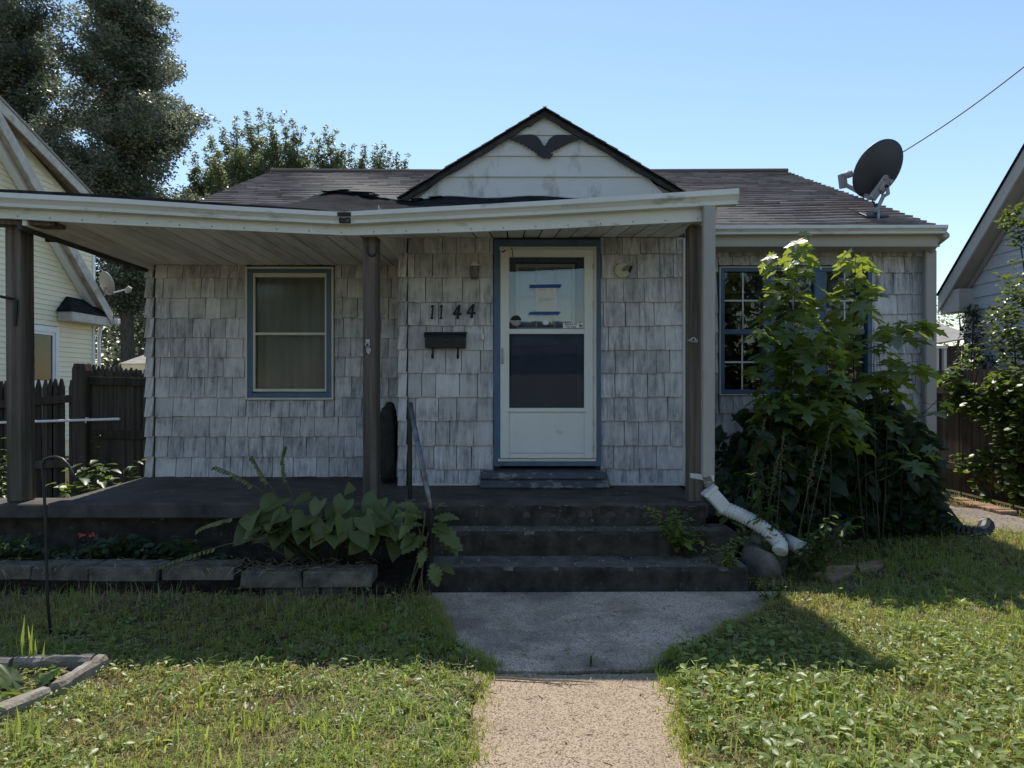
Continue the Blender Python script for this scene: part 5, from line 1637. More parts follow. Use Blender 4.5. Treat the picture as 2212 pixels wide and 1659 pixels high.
# sheds far behind
sh = thing('shed', 'low garage with a pale roof edge seen past the left house corner', 'shed', (-10.5, 22, 0))
ys_ = 20.0
m = MB()
xa, xb = PX(262, ys_), PX(420, ys_)
zf = PZ(784, ys_)
MB().box(xa + .3, xb, ys_ + .4, ys_ + 4, 0, zf - .14).build('wall', MT['vinyl'], sh)
MB().box(xa, xb, ys_, ys_ + .05, zf - .2, zf - .02).build('fascia', MT['cream'], sh, .004)
MB().add([(xa - .05, ys_ - .05, zf - .02), (xb, ys_ - .05, zf - .02), (xb, ys_ + 2.4, zf + .75), (xa + .6, ys_ + 2.4, zf + .75), (xa - .05, ys_ + 4.6, zf - .02), (xb, ys_ + 4.6, zf - .02)], [(0, 1, 2, 3), (3, 2, 5, 4), (0, 3, 4), (0, 4, 5, 1)]).build('roof', MT['shedroof'], sh)
sh2 = thing('shed', 'weathered backyard shed with a grey slab roof between the two houses on the right', 'shed', (12, 20, 0))
y2 = 19.0
x0_, x1_ = PX(2020, y2), PX(2110, y2)
MB().add([(x0_, y2, PZ(741, y2)), (x1_, y2, PZ(727, y2)), (x1_, y2 + 2.5, PZ(727, y2) + .75), (x0_, y2 + 2.5, PZ(741, y2) + .75), (x0_, y2, PZ(744, y2)), (x1_, y2, PZ(730, y2)), (x1_, y2 + 2.5, PZ(730, y2) + .75), (x0_, y2 + 2.5, PZ(744, y2) + .75)],
         [(0, 1, 2, 3), (7, 6, 5, 4), (0, 4, 5, 1), (1, 5, 6, 2), (2, 6, 7, 3), (3, 7, 4, 0)]).build('roof', MT['shedroof'], sh2)
MB().box(x0_ + .1, x1_ - .1, y2 + .5, y2 + 2.4, 0, PZ(745, y2)).build('wall', MT['fence'], sh2)
MB().box(PX(2030, y2), PX(2052, y2), y2 + .1, y2 + .14, PZ(752, y2), PZ(746, y2)).build('eave_board', MT['white'], sh2)
for px in (2032, 2049):
    MB().box(PX(px, y2), PX(px + 6, y2), y2 + .2, y2 + .3, 0, PZ(752, y2)).build('door_post', MT['greysiding'], sh2)

# ================================================================== fences
FY = 8.55
def picket(m, x, w, z0, z1, y, t=.02, sharp=.09, tilt=0.0):
    xa, xb = x - w / 2, x + w / 2
    m.prism([(xa, z0), (xb, z0), (xb + tilt, z1 - sharp), (x + w * .14 + tilt, z1), (x - w * .14 + tilt, z1), (xa + tilt, z1 - sharp)], y, y + t)
pf = thing('picket_fence', 'dark pointed picket fence behind the left porch post', 'fence', (-5.9, FY, 0))
px = 152
r = random.Random(9)
pk_px = [154, 132, 118.5, 109, 97, 83, 68, 54, 40, 26, 12, 1, -13, -28, -42]
for i, p in enumerate(pk_px):
    m = MB()
    wid = (9.5 if i == 0 else 12.5) * FY / F
    picket(m, PX(p, FY), wid + r.uniform(-.004, .004), .05, PZ(820 + r.uniform(-2, 4) + (4 if p < 30 else 0), FY), FY, .02, .10, r.uniform(-.006, .006))
    m.build('picket', MT['fence'], pf)
for zz, tl in ((PZ(860, FY), .05), (PZ(1000, FY), 0)):
    m = MB()
    m.hexa([(PX(-60, FY), FY - .05, zz - .1 - tl), (PX(166, FY), FY - .05, zz - .045), (PX(166, FY), FY - .001, zz - .045), (PX(-60, FY), FY - .001, zz - .1 - tl),
            (PX(-60, FY), FY - .05, zz - tl - .01), (PX(166, FY), FY - .05, zz + .045), (PX(166, FY), FY - .001, zz + .045), (PX(-60, FY), FY - .001, zz - tl - .01)])
    m.build('rail', MT['fence'], pf, .004)
m = MB()
xa, xb = PX(163.5, FY), PX(194, FY)
m.prism([(xa, 0), (xb, 0), (xb, 1.70), (xb - .02, PZ(786, FY)), (xa + .025, PZ(785, FY)), (xa, 1.72)], FY - .08, FY + .07)
m.build('post', MT['fence'], pf, .006)
gt = thing('board_gate', 'solid dark wooden gate between the picket fence and the cottage', 'gate', (-5, FY, 0))
GX0, GX1 = PX(194.5, FY), PX(345, FY)
nb = 8
for i in range(nb):
    a = GX0 + (GX1 - GX0) * i / nb
    b = GX0 + (GX1 - GX0) * (i + 1) / nb
    MB().box(a + .003, b - .003, FY + .01, FY + .03, .08, PZ(812 + i * .3, FY)).build('board', MT['fence'], gt)
m = MB()
for za, zb_ in ((813, 831), (928, 946), (1040, 1055)):
    m = MB()
    m.hexa([(GX0, FY - .035, PZ(zb_, FY)), (GX1, FY - .035, PZ(zb_ + 4, FY)), (GX1, FY + .009, PZ(zb_ + 4, FY)), (GX0, FY + .009, PZ(zb_, FY)), (GX0, FY - .035, PZ(za, FY)), (GX1, FY - .035, PZ(za + 5, FY)), (GX1, FY + .009, PZ(za + 5, FY)), (GX0, FY + .009, PZ(za, FY))])
    m.build('rail', MT['fence'], gt, .004)
bf = thing('picket_fence', 'far run of tall pointed pickets showing above the dark wooden gate', 'fence', (-5.4, 9.6, 0))
for i in range(14):
    m = MB()
    picket(m, PX(191 + i * 10.2, 9.6), 9.0 * 9.6 / F, .1, PZ(785 + (i % 3) * 1.5 + i * 1.0, 9.6), 9.6, .02, .07, r.uniform(-.006, .006))
    m.build('picket', MT['fence'], bf)
MB().box(PX(186, 9.6), PX(335, 9.6), 9.621, 9.66, 1.2, 1.29).build('rail', MT['fence'], bf)
m = MB()
yy = FY - .115
m.tube([(PX(-40, yy), yy, PZ(914, yy)), (PX(258.5, yy), yy, PZ(905, yy))], .0155, 10)
pole = thing('white_pole', 'thin white pole lying level along the dark picket fence', 'pole', (-6, yy, 1.1))
m.build('pole', MT['white'], pole)
MB().tube([(PX(185, yy), yy, PZ(910, yy) - .02), (PX(183, yy), yy + .03, PZ(903, yy)), (PX(187, yy), yy + .035, PZ(909, yy) + .03)], .01, 6).build('tie', MT['white'], pole)

rf = thing('board_fence', 'brown board fence overgrown with vines between the cottage and the grey house', 'fence', (6.15, 10, 0))
fx = 6.16
k = 0
yv = 7.4
while yv < 13.4:
    MB().box(fx, fx + .02, yv + .003, yv + .135, .06, 1.73 + random.uniform(-.012, .012)).build('board', MT['fence2'], rf)
    yv += .14
for zz in (.4, 1.45):
    MB().box(fx - .045, fx - .001, 7.4, 13.4, zz - .045, zz + .045).build('rail', MT['fence2'], rf)

# ================================================================== garden pieces
hk = MB()
hY = 4.20
hpts = [(GP(108, 1395)[0], hY, -.04)]
for p in ((106, 1300), (103, 1220), (98, 1110), (93, 1030), (91.5, 1004), (96, 993), (110, 987.5), (128, 986), (145, 990), (160, 1002), (172, 1020), (182, 1036)):
    hpts.append((PX(p[0], hY), hY - (.0 if p[0] < 100 else (p[0] - 90) * .0008), PZ(p[1], hY)))
hk.tube(hpts, .0085, 8)
tag(hk.build('plant_hook', MT['black'], None, 0, True), 'thin black shepherd hook stuck in the grass by the left bed', 'hook')

rw = thing('block_wall', 'low retaining wall of grey concrete blocks along the left flower bed', 'retaining wall', (-2.5, 5.1, 0))
def block(x0, x1, y0, y1, z0, z1, skew=0.0):
    m = MB()
    j = lambda: random.uniform(-.010, .010)
    m.hexa([(x0 + j(), y0 + j(), z0), (x1 + j(), y0 + skew + j(), z0), (x1 + j(), y1 + skew, z0), (x0 + j(), y1, z0), (x0 + j(), y0 + .008 + j(), z1 + j()), (x1 + j(), y0 + .008 + skew + j(), z1 + j()), (x1 + j(), y1 + skew, z1 + j()), (x0 + j(), y1, z1 + j())])
    return m.build('block', MT['block'], rw, .007)
by = 5.13
bx = [-60, -10, 62, 193, 336, 345, 503]
for a, b in ((-90, 58), (61, 192), (195, 336), (345, 500)):
    block(PX(a, by), PX(b, by), by + random.uniform(-.02, .02), by + .24, .104, .215, random.uniform(-.02, .02))
for a, b in ((-40, 100), (104, 230), (236, 385), (390, 520)):
    block(PX(a, by + .03), PX(b, by + .03), by + .03, by + .24, -.02, .103)
by2 = 4.98
for a, b in ((517, 650), (654, 802)):
    block(PX(a, by2), PX(b, by2), by2, by2 + .25, .104, .215, .02 if a > 600 else 0)
for a, b in ((572, 690), (694, 790)):
    block(PX(a, by2 + .04), PX(b, by2 + .04), by2 + .04, by2 + .25, -.02, .103)

ed = thing('bed_edging', 'weathered concrete edging around the small bed at lower left', 'edging', (-2.6, 3.6, 0))
e0 = GP(222, 1414, .13); e1_ = GP(0, 1556, .13)
def kerb(a, b, w, z0, z1):
    m = MB()
    n_ = 10
    A, B_ = Vector((a[0], a[1], 0)), Vector((b[0], b[1], 0))
    d = (B_ - A).normalized(); s = Vector((-d.y, d.x, 0))
    vs, fs = [], []
    for i in range(n_ + 1):
        p = A.lerp(B_, i / n_)
        q = lambda: random.uniform(-.005, .005)
        for o_, zz in ((-w / 2, z0), (-w / 2, z1 - .018), (-w / 2 + .014, z1), (w / 2 - .014, z1), (w / 2, z1 - .018), (w / 2, z0)):
            t = p + s * (o_ + q())
            vs.append((t.x, t.y, zz + (q() if zz > .05 else 0)))
    for i in range(n_):
        for k in range(6):
            fs.append((i * 6 + k, i * 6 + (k + 1) % 6, (i + 1) * 6 + (k + 1) % 6, (i + 1) * 6 + k))
    fs += [tuple(range(6)), tuple(range(n_ * 6 + 5, n_ * 6 - 1, -1))]
    return m.add(vs, fs).build('kerb_stone', MT['edging'], ed)
mid = ((e0[0] + e1_[0]) / 2 - .03, (e0[1] + e1_[1]) / 2)
kerb(e0, (mid[0] + .012, mid[1] + .012), .065, -.05, .13)
kerb((mid[0] - .012, mid[1] - .012), (e1_[0] - .25, e1_[1] - .28), .072, -.05, .125)
kerb((e0[0] - .06, e0[1] + .015), (e0[0] - .45, e0[1] - .0), .065, -.05, .12)
kerb((e0[0] - .47, e0[1] - .0), (e0[0] - 1.2, e0[1] - .03), .065, -.05, .115)
BED2 = [(e0[0] - .03, e0[1] - .03), (mid[0] - .04, mid[1]), (e1_[0] - .3, e1_[1] - .25), (-4.5, 2.4), (-4.5, e0[1] - .03)]
struct(MB().prismz(BED2, -.05, .062).build('small_bed_soil', MT['bed']))

# field stones along the right bed
stones = [((1655, 1227), .155, .21, 'big rough boulder against the right end of the steps'), ((1790, 1150), .13, .12, 'rounded field stone nearest the sunlit weeds under the maple saplings'),
          ((1848, 1140), .12, .13, 'rounded field stone second from the left in the row under the bushes'), ((1900, 1125), .15, .16, 'tall pale field stone in the middle of the row under the bushes'),
          ((1950, 1118), .13, .13, 'dark field stone left of the black drain pipe'), ((1992, 1105), .12, .15, 'field stone touching the black drain pipe')]
for i, ((sx, sy), rx_, rz_, lab) in enumerate(stones):
    gx, gy = GP(sx, sy + 35)
    o = lumpy('field_stone', (gx, gy + .06, rz_ * .72), (rx_, rx_ * .8, rz_), MT['stone'], 40 + i, 26, 16, None, .34, -.75, .78)
    tag(o, lab, 'stone', 'field stones edging the right bed')
RBED = [(1.76, 5.55), (2.10, 5.58), (2.35, 5.95), (2.85, 6.55), (3.5, 6.85), (4.0, 7.05), (4.2, 7.2), (4.2, 7.44), (1.70, 7.44), (1.70, 5.95)]
struct(MB().prismz(jag(RBED, .03, 8, 3), -.05, .15).build('weed_bed_soil', MT['bed']))
bk = thing('brick_edging', 'row of flat old bricks lying along the foot of the vine fence', 'edging', (5.8, 9, 0))
q0, q1 = GP(2062, 1083), GP(2172, 1112)
for i in range(13):
    f = i / 12
    cx_, cy_ = q0[0] + (q1[0] - q0[0]) * f, q0[1] + (q1[1] - q0[1]) * f + random.uniform(-.02, .02)
    a = random.uniform(-.25, .25)
    c, s = math.cos(a), math.sin(a)
    hw, hd = .11, .055
    zz = .05 + random.uniform(-.01, .012)
    p = [(cx_ + c * u - s * v, cy_ + s * u + c * v, w_) for w_ in (-.02, zz) for u, v in ((-hw, -hd), (hw, -hd), (hw, hd), (-hw, hd))]
    MB().hexa(p).build('brick', MT['brick'], bk, .005)
fl = thing('flagstone', 'flat broken flagstone half in sun beside the boulder', 'flagstone', (2.3, 4.9, 0))
for i, (poly) in enumerate(([(1745, 1258), (1795, 1240), (1850, 1238), (1845, 1252), (1800, 1272)], [(1850, 1236), (1905, 1226), (1908, 1240), (1858, 1250)])):
    MB().prismz([GP(*p) for p in poly][::-1], -.02, .07 + .004 * i).build('slab', MT['brick'], fl, .006)
# ================================================================== plants
def leaf_meshes(tmpl_fn, mat, n=3, **kw):
    out = []
    for i in range(n):
        V, T = tmpl_fn
        r = np.random.default_rng(50 + i)
        V2 = V.copy()
        V2[:, 2] += .05 * np.sin(V2[:, 1] * r.uniform(3, 7) + r.uniform(0, 6)) * (0.3 + np.abs(V2[:, 0])) + r.uniform(-.10, .04) * V2[:, 1] ** 2
        V2[:, 0] *= r.uniform(.9, 1.1)
        t = np.clip(.45 + .25 * r.standard_normal() * 0 + .12 * np.sin(V2[:, 0] * 9), 0, 1)
        out.append(np_mesh('leaf', V2, T, t, mat, False))
    return out
ME_MAPLE = leaf_meshes(MAPLE, MT['maple'], 4)
ME_HOSTA = leaf_meshes(HEART, MT['hosta'], 4)
ME_BIG = leaf_meshes(HEART, MT['bigleaf'], 3)
ME_LOBED = leaf_meshes(LOBED, MT['hosta'], 3)
ME_VINE = leaf_meshes(ROUND, MT['vine'], 3)

def put_leaf(me, parent, pos, d, up, size, name='leaf'):
    R = frames(np.array([d], float), np.array([up], float))[0]
    o = bpy.data.objects.new(name, me)
    C.objects.link(o)
    o.parent = parent
    Mx = Matrix([[*R[0], 0], [*R[1], 0], [*R[2], 0], [0, 0, 0, 1]]) @ Matrix.Scale(size, 4)
    Mx.translation = Vector(pos) - world_loc(parent)
    o.matrix_basis = Mx
    return o

def curve_pts(a, b, sag=(0, 0, 0), n=8):
    a, b, sag = Vector(a), Vector(b), Vector(sag)
    return [a.lerp(b, i / n) + sag * (4 * (i / n) * (1 - i / n)) for i in range(n + 1)]

# ---- maple saplings before the triple window
def sapling(lab, base, top, nl, size, seed, spread=.10, branches=0, zmin=.35):
    r = random.Random(seed)
    t = thing('maple_sapling', lab, 'sapling', base, 'maple saplings under the triple window')
    sag = (r.uniform(-.1, .1), r.uniform(-.05, .05), 0)
    pts = curve_pts(base, top, sag, 12)
    stems = [(pts, .010, .003)]
    Hh = top[2] - base[2]
    for b in range(branches):
        i = r.randint(4, 8)
        a = r.uniform(0, 6.28)
        L = r.uniform(.30, .60)
        e = pts[i] + Vector((math.cos(a) * L, min(.2, math.sin(a) * L * .6) - .08, r.uniform(.15, .5)))
        stems.append((curve_pts(pts[i], e, (0, 0, -.04), 6), .007, .003))
    m = MB()
    for p, r0, r1 in stems:
        m.tube(p, [r0 + (r1 - r0) * i / (len(p) - 1) for i in range(len(p))], 6)
    n = 0
    share = nl / (len(stems[0][0]) + .6 * sum(len(s[0]) for s in stems[1:]))
    leaves = []
    for si, (p, _, _) in enumerate(stems):
        k = nl if branches == 0 else (int(nl * .62) if si == 0 else int(nl * .38 / branches))
        for j in range(k):
            f = (j // 2 * 2 + 1) / max(2, k)
            f = (zmin if si == 0 else .35) + (1 - (zmin if si == 0 else .35)) * f ** .8
            q = f * (len(p) - 1)
            i = min(int(q), len(p) - 2)
            pos = p[i].lerp(p[i + 1], q - i)
            az = (j // 2) * 1.57 * .97 + (j % 2) * math.pi + r.uniform(-.5, .5)
            out = Vector((math.cos(az), math.sin(az), 0))
            pet = spread * 1.35 * (1.25 - .85 * f ** 3) * r.uniform(.6, 1.5)
            tip = pos + out * pet + Vector((0, 0, pet * r.uniform(.1, .6)))
            m.tube([pos, pos.lerp(tip, .5) + Vector((0, 0, .012)), tip], .0022, 4, False)
            dn = r.uniform(.05, .65) if f < .93 else r.uniform(.5, 1.2)
            d = out * r.uniform(.6, 1.0) + Vector((r.uniform(-.3, .3), r.uniform(-.3, .3), -dn))
            up = Vector((out.x * dn * .6, out.y * dn * .6 + .15, 1)) + Vector((r.uniform(-.4, .4), r.uniform(-.4, .4), 0))
            leaves.append((tip, d, up, size * (1.3 - .55 * f ** 4) * r.uniform(.75, 1.25)))
    m.build('stem', MT['stem'], t, 0, True)
    for tip, d, up, s in leaves:
        put_leaf(r.choice(ME_MAPLE), t, tip, d, up, s)
W3 = lambda px, py, Y: (PX(px, Y), Y, PZ(py, Y))
def B3(px, Y): return (PX(px, Y), Y, 0.02)
sapling('tallest maple sapling, its tip reaching the gutter above the triple window', B3(1735, 6.55), W3(1727, 512, 6.6), 80, .165, 1, .12, 2, .40)
sapling('maple sapling left of the tallest one, topped by a pale tuft of young leaves', B3(1700, 6.45), W3(1676, 548, 6.45), 74, .15, 2, .12, 1, .46)
sapling('right-hand maple sapling with a dark bare stem and a drooping crown of bright leaves', B3(1868, 6.6), W3(1849, 545, 6.5), 74, .18, 3, .14, 2, .46)
sapling('short maple sapling whose drooping top hangs before the middle of the triple window', B3(1748, 6.35), W3(1757, 688, 6.2), 44, .165, 4, .10, 1, .45)
sapling('small maple sapling with a lone tuft left of the other saplings', B3(1655, 6.4), W3(1641, 700, 6.3), 22, .12, 5, .08, 0, .62)
sapling('low maple sapling with its crown just below the window sill', B3(1785, 6.3), W3(1782, 742, 6.1), 40, .15, 6, .10, 1, .42)
sapling('slender maple sapling leaning toward the corner downpipe', B3(1900, 6.5), W3(1888, 742, 6.5), 20, .15, 7, .11, 1, .45)
sapling('thick maple sapling rising at the left edge of the dark weeds', B3(1715, 6.5), W3(1700, 690, 6.4), 26, .14, 9, .12, 1, .42)
sapling('maple sapling at the right of the group, its leaves spread against the shingles', B3(1905, 6.7), W3(1915, 820, 6.7), 16, .13, 10, .10, 1, .45)
sapling('spindly maple sapling with sparse leaves beside the tan downpipe', B3(1690, 6.3), W3(1672, 850, 6.1), 18, .14, 8, .10, 0, .45)

# ---- dark broad-leaved weeds filling the corner under the window
bw = thing('burdock', 'dark mass of broad-leaved weeds filling the bed under the triple window', 'weeds', (2.9, 6.6, 0))
r = random.Random(77)
m = MB()
spots = []
for k in range(215):
    for _ in range(40):
        px = r.uniform(1560, 2030)
        Y = r.uniform(float(np.interp(px, [1560, 1690, 1780, 1900, 2030], [5.85, 5.85, 6.35, 6.65, 6.85])), 7.3)
        x = PX(px, Y)
        zmax = 1.62 - .34 * abs((px - 1800) / 190) ** 2 - .35 * max(0, 6.5 - Y)
        if px > 1930: zmax = .85 + .5 * (2030 - px) / 100
        if zmax > .2: break
    z = r.uniform(.12, max(.3, zmax))
    spots.append((x, Y, z))
    b = (x + r.uniform(-.15, .15), Y + r.uniform(0, .15), 0)
    if k % 2: m.tube(curve_pts(b, (x, Y, z), (0, 0, .05), 4), .005, 4, False)
m.build('stem', MT['stem'], bw)
for (x, Y, z) in spots:
    a = r.uniform(0, 6.28)
    d = Vector((math.cos(a), math.sin(a) * .7 - .45, r.uniform(-.8, .0)))
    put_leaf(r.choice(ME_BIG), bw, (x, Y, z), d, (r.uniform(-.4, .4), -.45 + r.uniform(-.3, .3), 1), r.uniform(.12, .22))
# fill of small dark leaves behind
n = 5200
px = rng.uniform(1555, 2025, n); Y = rng.uniform(0, 1, n); Y0 = np.interp(px, [1560, 1690, 1780, 1900, 2030], [5.95, 6.0, 6.45, 6.75, 6.9]); Y = Y0 + (7.32 - Y0) * Y; x = (px - CX) / F * Y
zt = 1.45 - .38 * np.abs((px - 1800) / 200) ** 2 - .55 * np.maximum(0, 6.6 - Y)
z = np.maximum(.03, rng.uniform(0, 1, n) ** .7 * np.maximum(.2, zt))
d = rand_dirs(n, -.8, .3); up = rand_dirs(n, .3, 1)
v, t, q = bake(LOBED, frames(d, up), rng.uniform(.07, .14, n), np.stack([x, Y, z], 1), rng.uniform(0, 1, n))
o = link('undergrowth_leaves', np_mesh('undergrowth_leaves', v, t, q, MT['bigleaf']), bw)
o['kind'] = 'stuff'

# sunlit leafy weeds around the white pipe, each plant its own thing
def leafy_weed(name, lab, base, stems, mat_me, size, seed, n_per=14, lean=(0, 0), hgt=.5, group=None, stemmat='stem', rad=.25, cat='weed'):
    r = random.Random(seed)
    t = thing(name, lab, cat, base, group)
    m = MB()
    lv = []
    for s in range(stems):
        a = r.uniform(0, 6.28)
        e = Vector(base) + Vector((lean[0] * r.uniform(.4, 1.2) + math.cos(a) * rad * r.uniform(.3, 1), lean[1] * r.uniform(.4, 1.2) + math.sin(a) * rad * .6 * r.uniform(.3, 1), hgt * r.uniform(.55, 1.1)))
        b0_ = Vector(base) + Vector((r.uniform(-.04, .04), r.uniform(-.04, .04), 0))
        p = curve_pts(b0_, e, (0, 0, .10 * abs(lean[0])), 7)
        m.tube(p, [.005 - .003 * i / 7 for i in range(8)], 5)
        for j in range(n_per):
            f = .2 + .8 * (j + .5) / n_per
            i = min(int(f * 7), 6)
            pos = p[i].lerp(p[i + 1], f * 7 - i)
            az = j * 2.4 + r.uniform(-.5, .5)
            d = Vector((math.cos(az), math.sin(az), r.uniform(-.5, .35)))
            lv.append((pos, d, (r.uniform(-.3, .3), r.uniform(-.3, .3), 1), size * (1.15 - .5 * f) * r.uniform(.7, 1.25)))
    m.build('stem', MT[stemmat], t)
    for pos, d, up, s in lv:
        put_leaf(r.choice(mat_me), t, pos, d, up, s)
    return t
ME_OV = leaf_meshes(OVAL, MT['vine'], 3)
ME_OVW = leaf_meshes(OVAL, MT['weed'], 3)
gx, gy = GP(1745, 1222)
leafy_weed('leafy_weed', 'sunlit leafy weed sprawling right over the white pipe end', (PX(1712, 5.35), 5.35, .02), 11, ME_OV, .105, 21, 14, (.42, -.08), .55, None, 'stem', .22)
leafy_weed('leafy_weed', 'upright weed with bright heart leaves rising behind the white drain pipe', (PX(1655, 5.45), 5.5, .02), 8, ME_OV, .13, 22, 10, (-.02, 0), .85, None, 'stem', .14)
leafy_weed('leafy_weed', 'low shaded weed just right of the elbow of the tan downpipe', (PX(1600, 5.75), 5.85, .02), 5, ME_LOBED, .17, 23, 8, (0, 0), .62, None, 'stem', .22)
leafy_weed('leafy_weed', 'creeping weed growing over the right end of the steps', (PX(1490, 5.42), 5.52, .19), 13, ME_OVW, .085, 24, 16, (-.10, -.08), .40, None, 'stem', .30)
leafy_weed('leafy_weed', 'trailing weed hanging down over the lowest step in front of the boulder', (PX(1575, 5.3), 5.32, .05), 9, ME_OVW, .075, 25, 13, (-.08, -.05), .40, None, 'stem', .2)
leafy_weed('leafy_weed', 'tuft of weeds at the foot of the boulder beside the walk', (PX(1672, 4.95), 4.95, .0), 8, ME_OVW, .05, 26, 9, (.02, 0), .16, None, 'stem', .16)

# dry seed stalks
for k, (bx_, by_, tx, ty, Y, lab) in enumerate(((1600, 1090, 1653, 905, 5.9, 'dry seed stalk leaning right at the left edge of the dark weeds'), (1688, 1085, 1693, 932, 5.8, 'upright dry seed stalk before the dark weeds'), (1745, 1100, 1797, 915, 5.75, 'long dry seed stalk leaning far right before the dark weeds'),
                                           (1652, 1105, 1682, 985, 5.7, 'short dry seed stalk leaning right just above the leafy sunlit weed'), (1726, 1090, 1765, 968, 5.65, 'shorter dry seed stalk below the longest one'))):
    t = thing('seed_stalk', lab, 'seed stalk', (PX(bx_, Y), Y, 0), 'dry seed stalks')
    a, b = Vector((PX(bx_ - 12, Y), Y + .05, 0)), Vector(W3(tx, ty, Y))
    p = curve_pts(a, b, (.0, 0, .03), 8)
    MB().tube(p, .0035, 5).build('stem', MT['drystem'], t)
    m = MB()
    r = random.Random(k)
    for j in range(46):
        f = .66 + .34 * j / 46
        i = min(int(f * 8), 7)
        q = p[i].lerp(p[i + 1], f * 8 - i) + Vector((r.uniform(-.016, .016), r.uniform(-.016, .016), r.uniform(-.01, .01))) * (1.3 - .8 * (f - .66) / .34)
        m.lathe([(.001, 0), (.006, .006), (.005, .014), (.001, .02)], q, (r.uniform(-1, 1), r.uniform(-1, 1), r.uniform(0, 1.2)), 5)
    m.build('seed_head', MT['drystem'], t)

# ---- hosta clump on the left bed
hs = thing('hosta', 'large clump of broad ribbed hosta leaves beside the steps', 'hosta', (-1.35, 5.35, .12))
r = random.Random(5)
m = MB()
HL = [  # px, py of leaf base, px, py of tip, depth
    (620, 1105, 548, 1160, 5.25), (600, 1080, 555, 1100, 5.3), (690, 1085, 655, 1155, 5.15), (745, 1082, 728, 1135, 5.25), (815, 1080, 760, 1112, 5.4), (740, 1075, 765, 1045, 5.5),
    (742, 1125, 725, 1180, 5.1), (700, 1135, 700, 1185, 5.1), (650, 1150, 628, 1180, 5.08), (785, 1120, 805, 1170, 5.15), (800, 1100, 830, 1140, 5.3), (770, 1150, 790, 1185, 5.1), (815, 1130, 840, 1185, 5.2), (838, 1095, 860, 1135, 5.35),
    (575, 1120, 520, 1150, 5.2), (560, 1140, 530, 1180, 5.15), (850, 1140, 868, 1190, 5.2), (660, 1120, 610, 1150, 5.1), (670, 1075, 640, 1100, 5.45), (720, 1160, 745, 1195, 5.05)]
for k in range(60):
    px = r.uniform(545, 865)
    HL.append((px, r.uniform(1108, 1175), px + (px - 710) * .22 + r.uniform(-35, 35), r.uniform(1110, 1200), r.uniform(5.12, 5.5)))
for (ax, ay, tx, ty, Y) in HL:
    a = Vector((PX(ax, Y + .04), Y + .06, max(.14, PZ(ay, Y))))
    b = Vector((PX(tx, Y), Y - .10, max(.10, PZ(ty, Y))))
    d = (b - a).normalized() + Vector((r.uniform(-.6, .6), r.uniform(-.5, .3), r.uniform(-.15, .5)))
    root = Vector((-1.35 + (a.x + 1.35) * .35, 5.42, .12))
    m.tube(curve_pts(root, a, (0, 0, .06), 5), .006, 5, False)
    put_leaf(r.choice(ME_HOSTA), hs, a, d, (r.uniform(-.7, .7), -.55 + r.uniform(-.4, .5), 1), r.uniform(.125, .20))
m.build('stem', MT['stem'], hs)

# tall lobed weed growing around the handrail post
lw = thing('lobed_weed', 'tall pale-stemmed weed with toothed leaves around the lower handrail post', 'weed', (-.66, 5.08, 0))
m = MB()
r = random.Random(8)
LW = [(905, 1100, 872, 1085), (912, 1108, 885, 1098), (905, 1110, 862, 1145), (935, 1120, 975, 1110), (930, 1140, 990, 1165), (940, 1150, 985, 1180), (925, 1160, 875, 1178), (932, 1215, 945, 1255), (945, 1218, 975, 1228), (915, 1135, 880, 1125), (935, 1105, 950, 1085), (900, 1150, 868, 1172), (935, 1130, 965, 1140), (922, 1180, 905, 1215), (915, 1120, 870, 1105)]
for s in ((918, 1105), (905, 1140), (925, 1150), (912, 1190)):
    m.tube(curve_pts((PX(r.uniform(865, 905), 5.03), 5.03, 0), W3(s[0], s[1], 5.03), (.03, 0, .03), 7), .006, 6)
for (ax, ay, tx, ty) in LW:
    Y = r.uniform(4.96, 5.1)
    a, b = Vector(W3(ax, ay, Y)), Vector(W3(tx, ty, Y - .05))
    put_leaf(r.choice(ME_LOBED), lw, a, b - a, (r.uniform(-.3, .3), -.5, 1), max(.12, (b - a).length * 1.15))
m.build('stem', MT['drystem'], lw)

# geranium-like plants with one red flower, and dark weeds on the bed
gr_ = thing('geranium', 'low geranium with one coral-red flower on the left bed', 'flower', (PX(185, 5.35), 5.35, .12))
m = MB()
fp = Vector(W3(187, 1158, 5.3))
m.tube(curve_pts((PX(194, 5.3), 5.32, .12), fp, (.01, 0, .02), 5), .004, 5)
m.build('stem', MT['stem'], gr_)
m = MB()
for k in range(9):
    a = k * .7
    c = fp + Vector((math.cos(a) * .03, math.sin(a) * .02, (.012 if k % 2 else 0)))
    m.add([c, c + Vector((.024 * math.cos(a + .6), .02 * math.sin(a + .6), .010)), c + Vector((.032 * math.cos(a), .026 * math.sin(a), -.006)), c + Vector((.024 * math.cos(a - .6), .02 * math.sin(a - .6), .012))], [(0, 1, 2), (0, 2, 3)])
m.build('blossom', MT['flower'], gr_)
ME_RB = leaf_meshes(ROUND, MT['bigleaf'], 2)
r = random.Random(31)
for k in range(26):
    put_leaf(r.choice(ME_RB), gr_, (PX(185, 5.3) + r.uniform(-.16, .16), 5.33 + r.uniform(-.06, .06), .13 + r.uniform(0, .09)), (r.uniform(-1, 1), -.6, r.uniform(-.2, .3)), (0, -.3, 1), r.uniform(.04, .07))
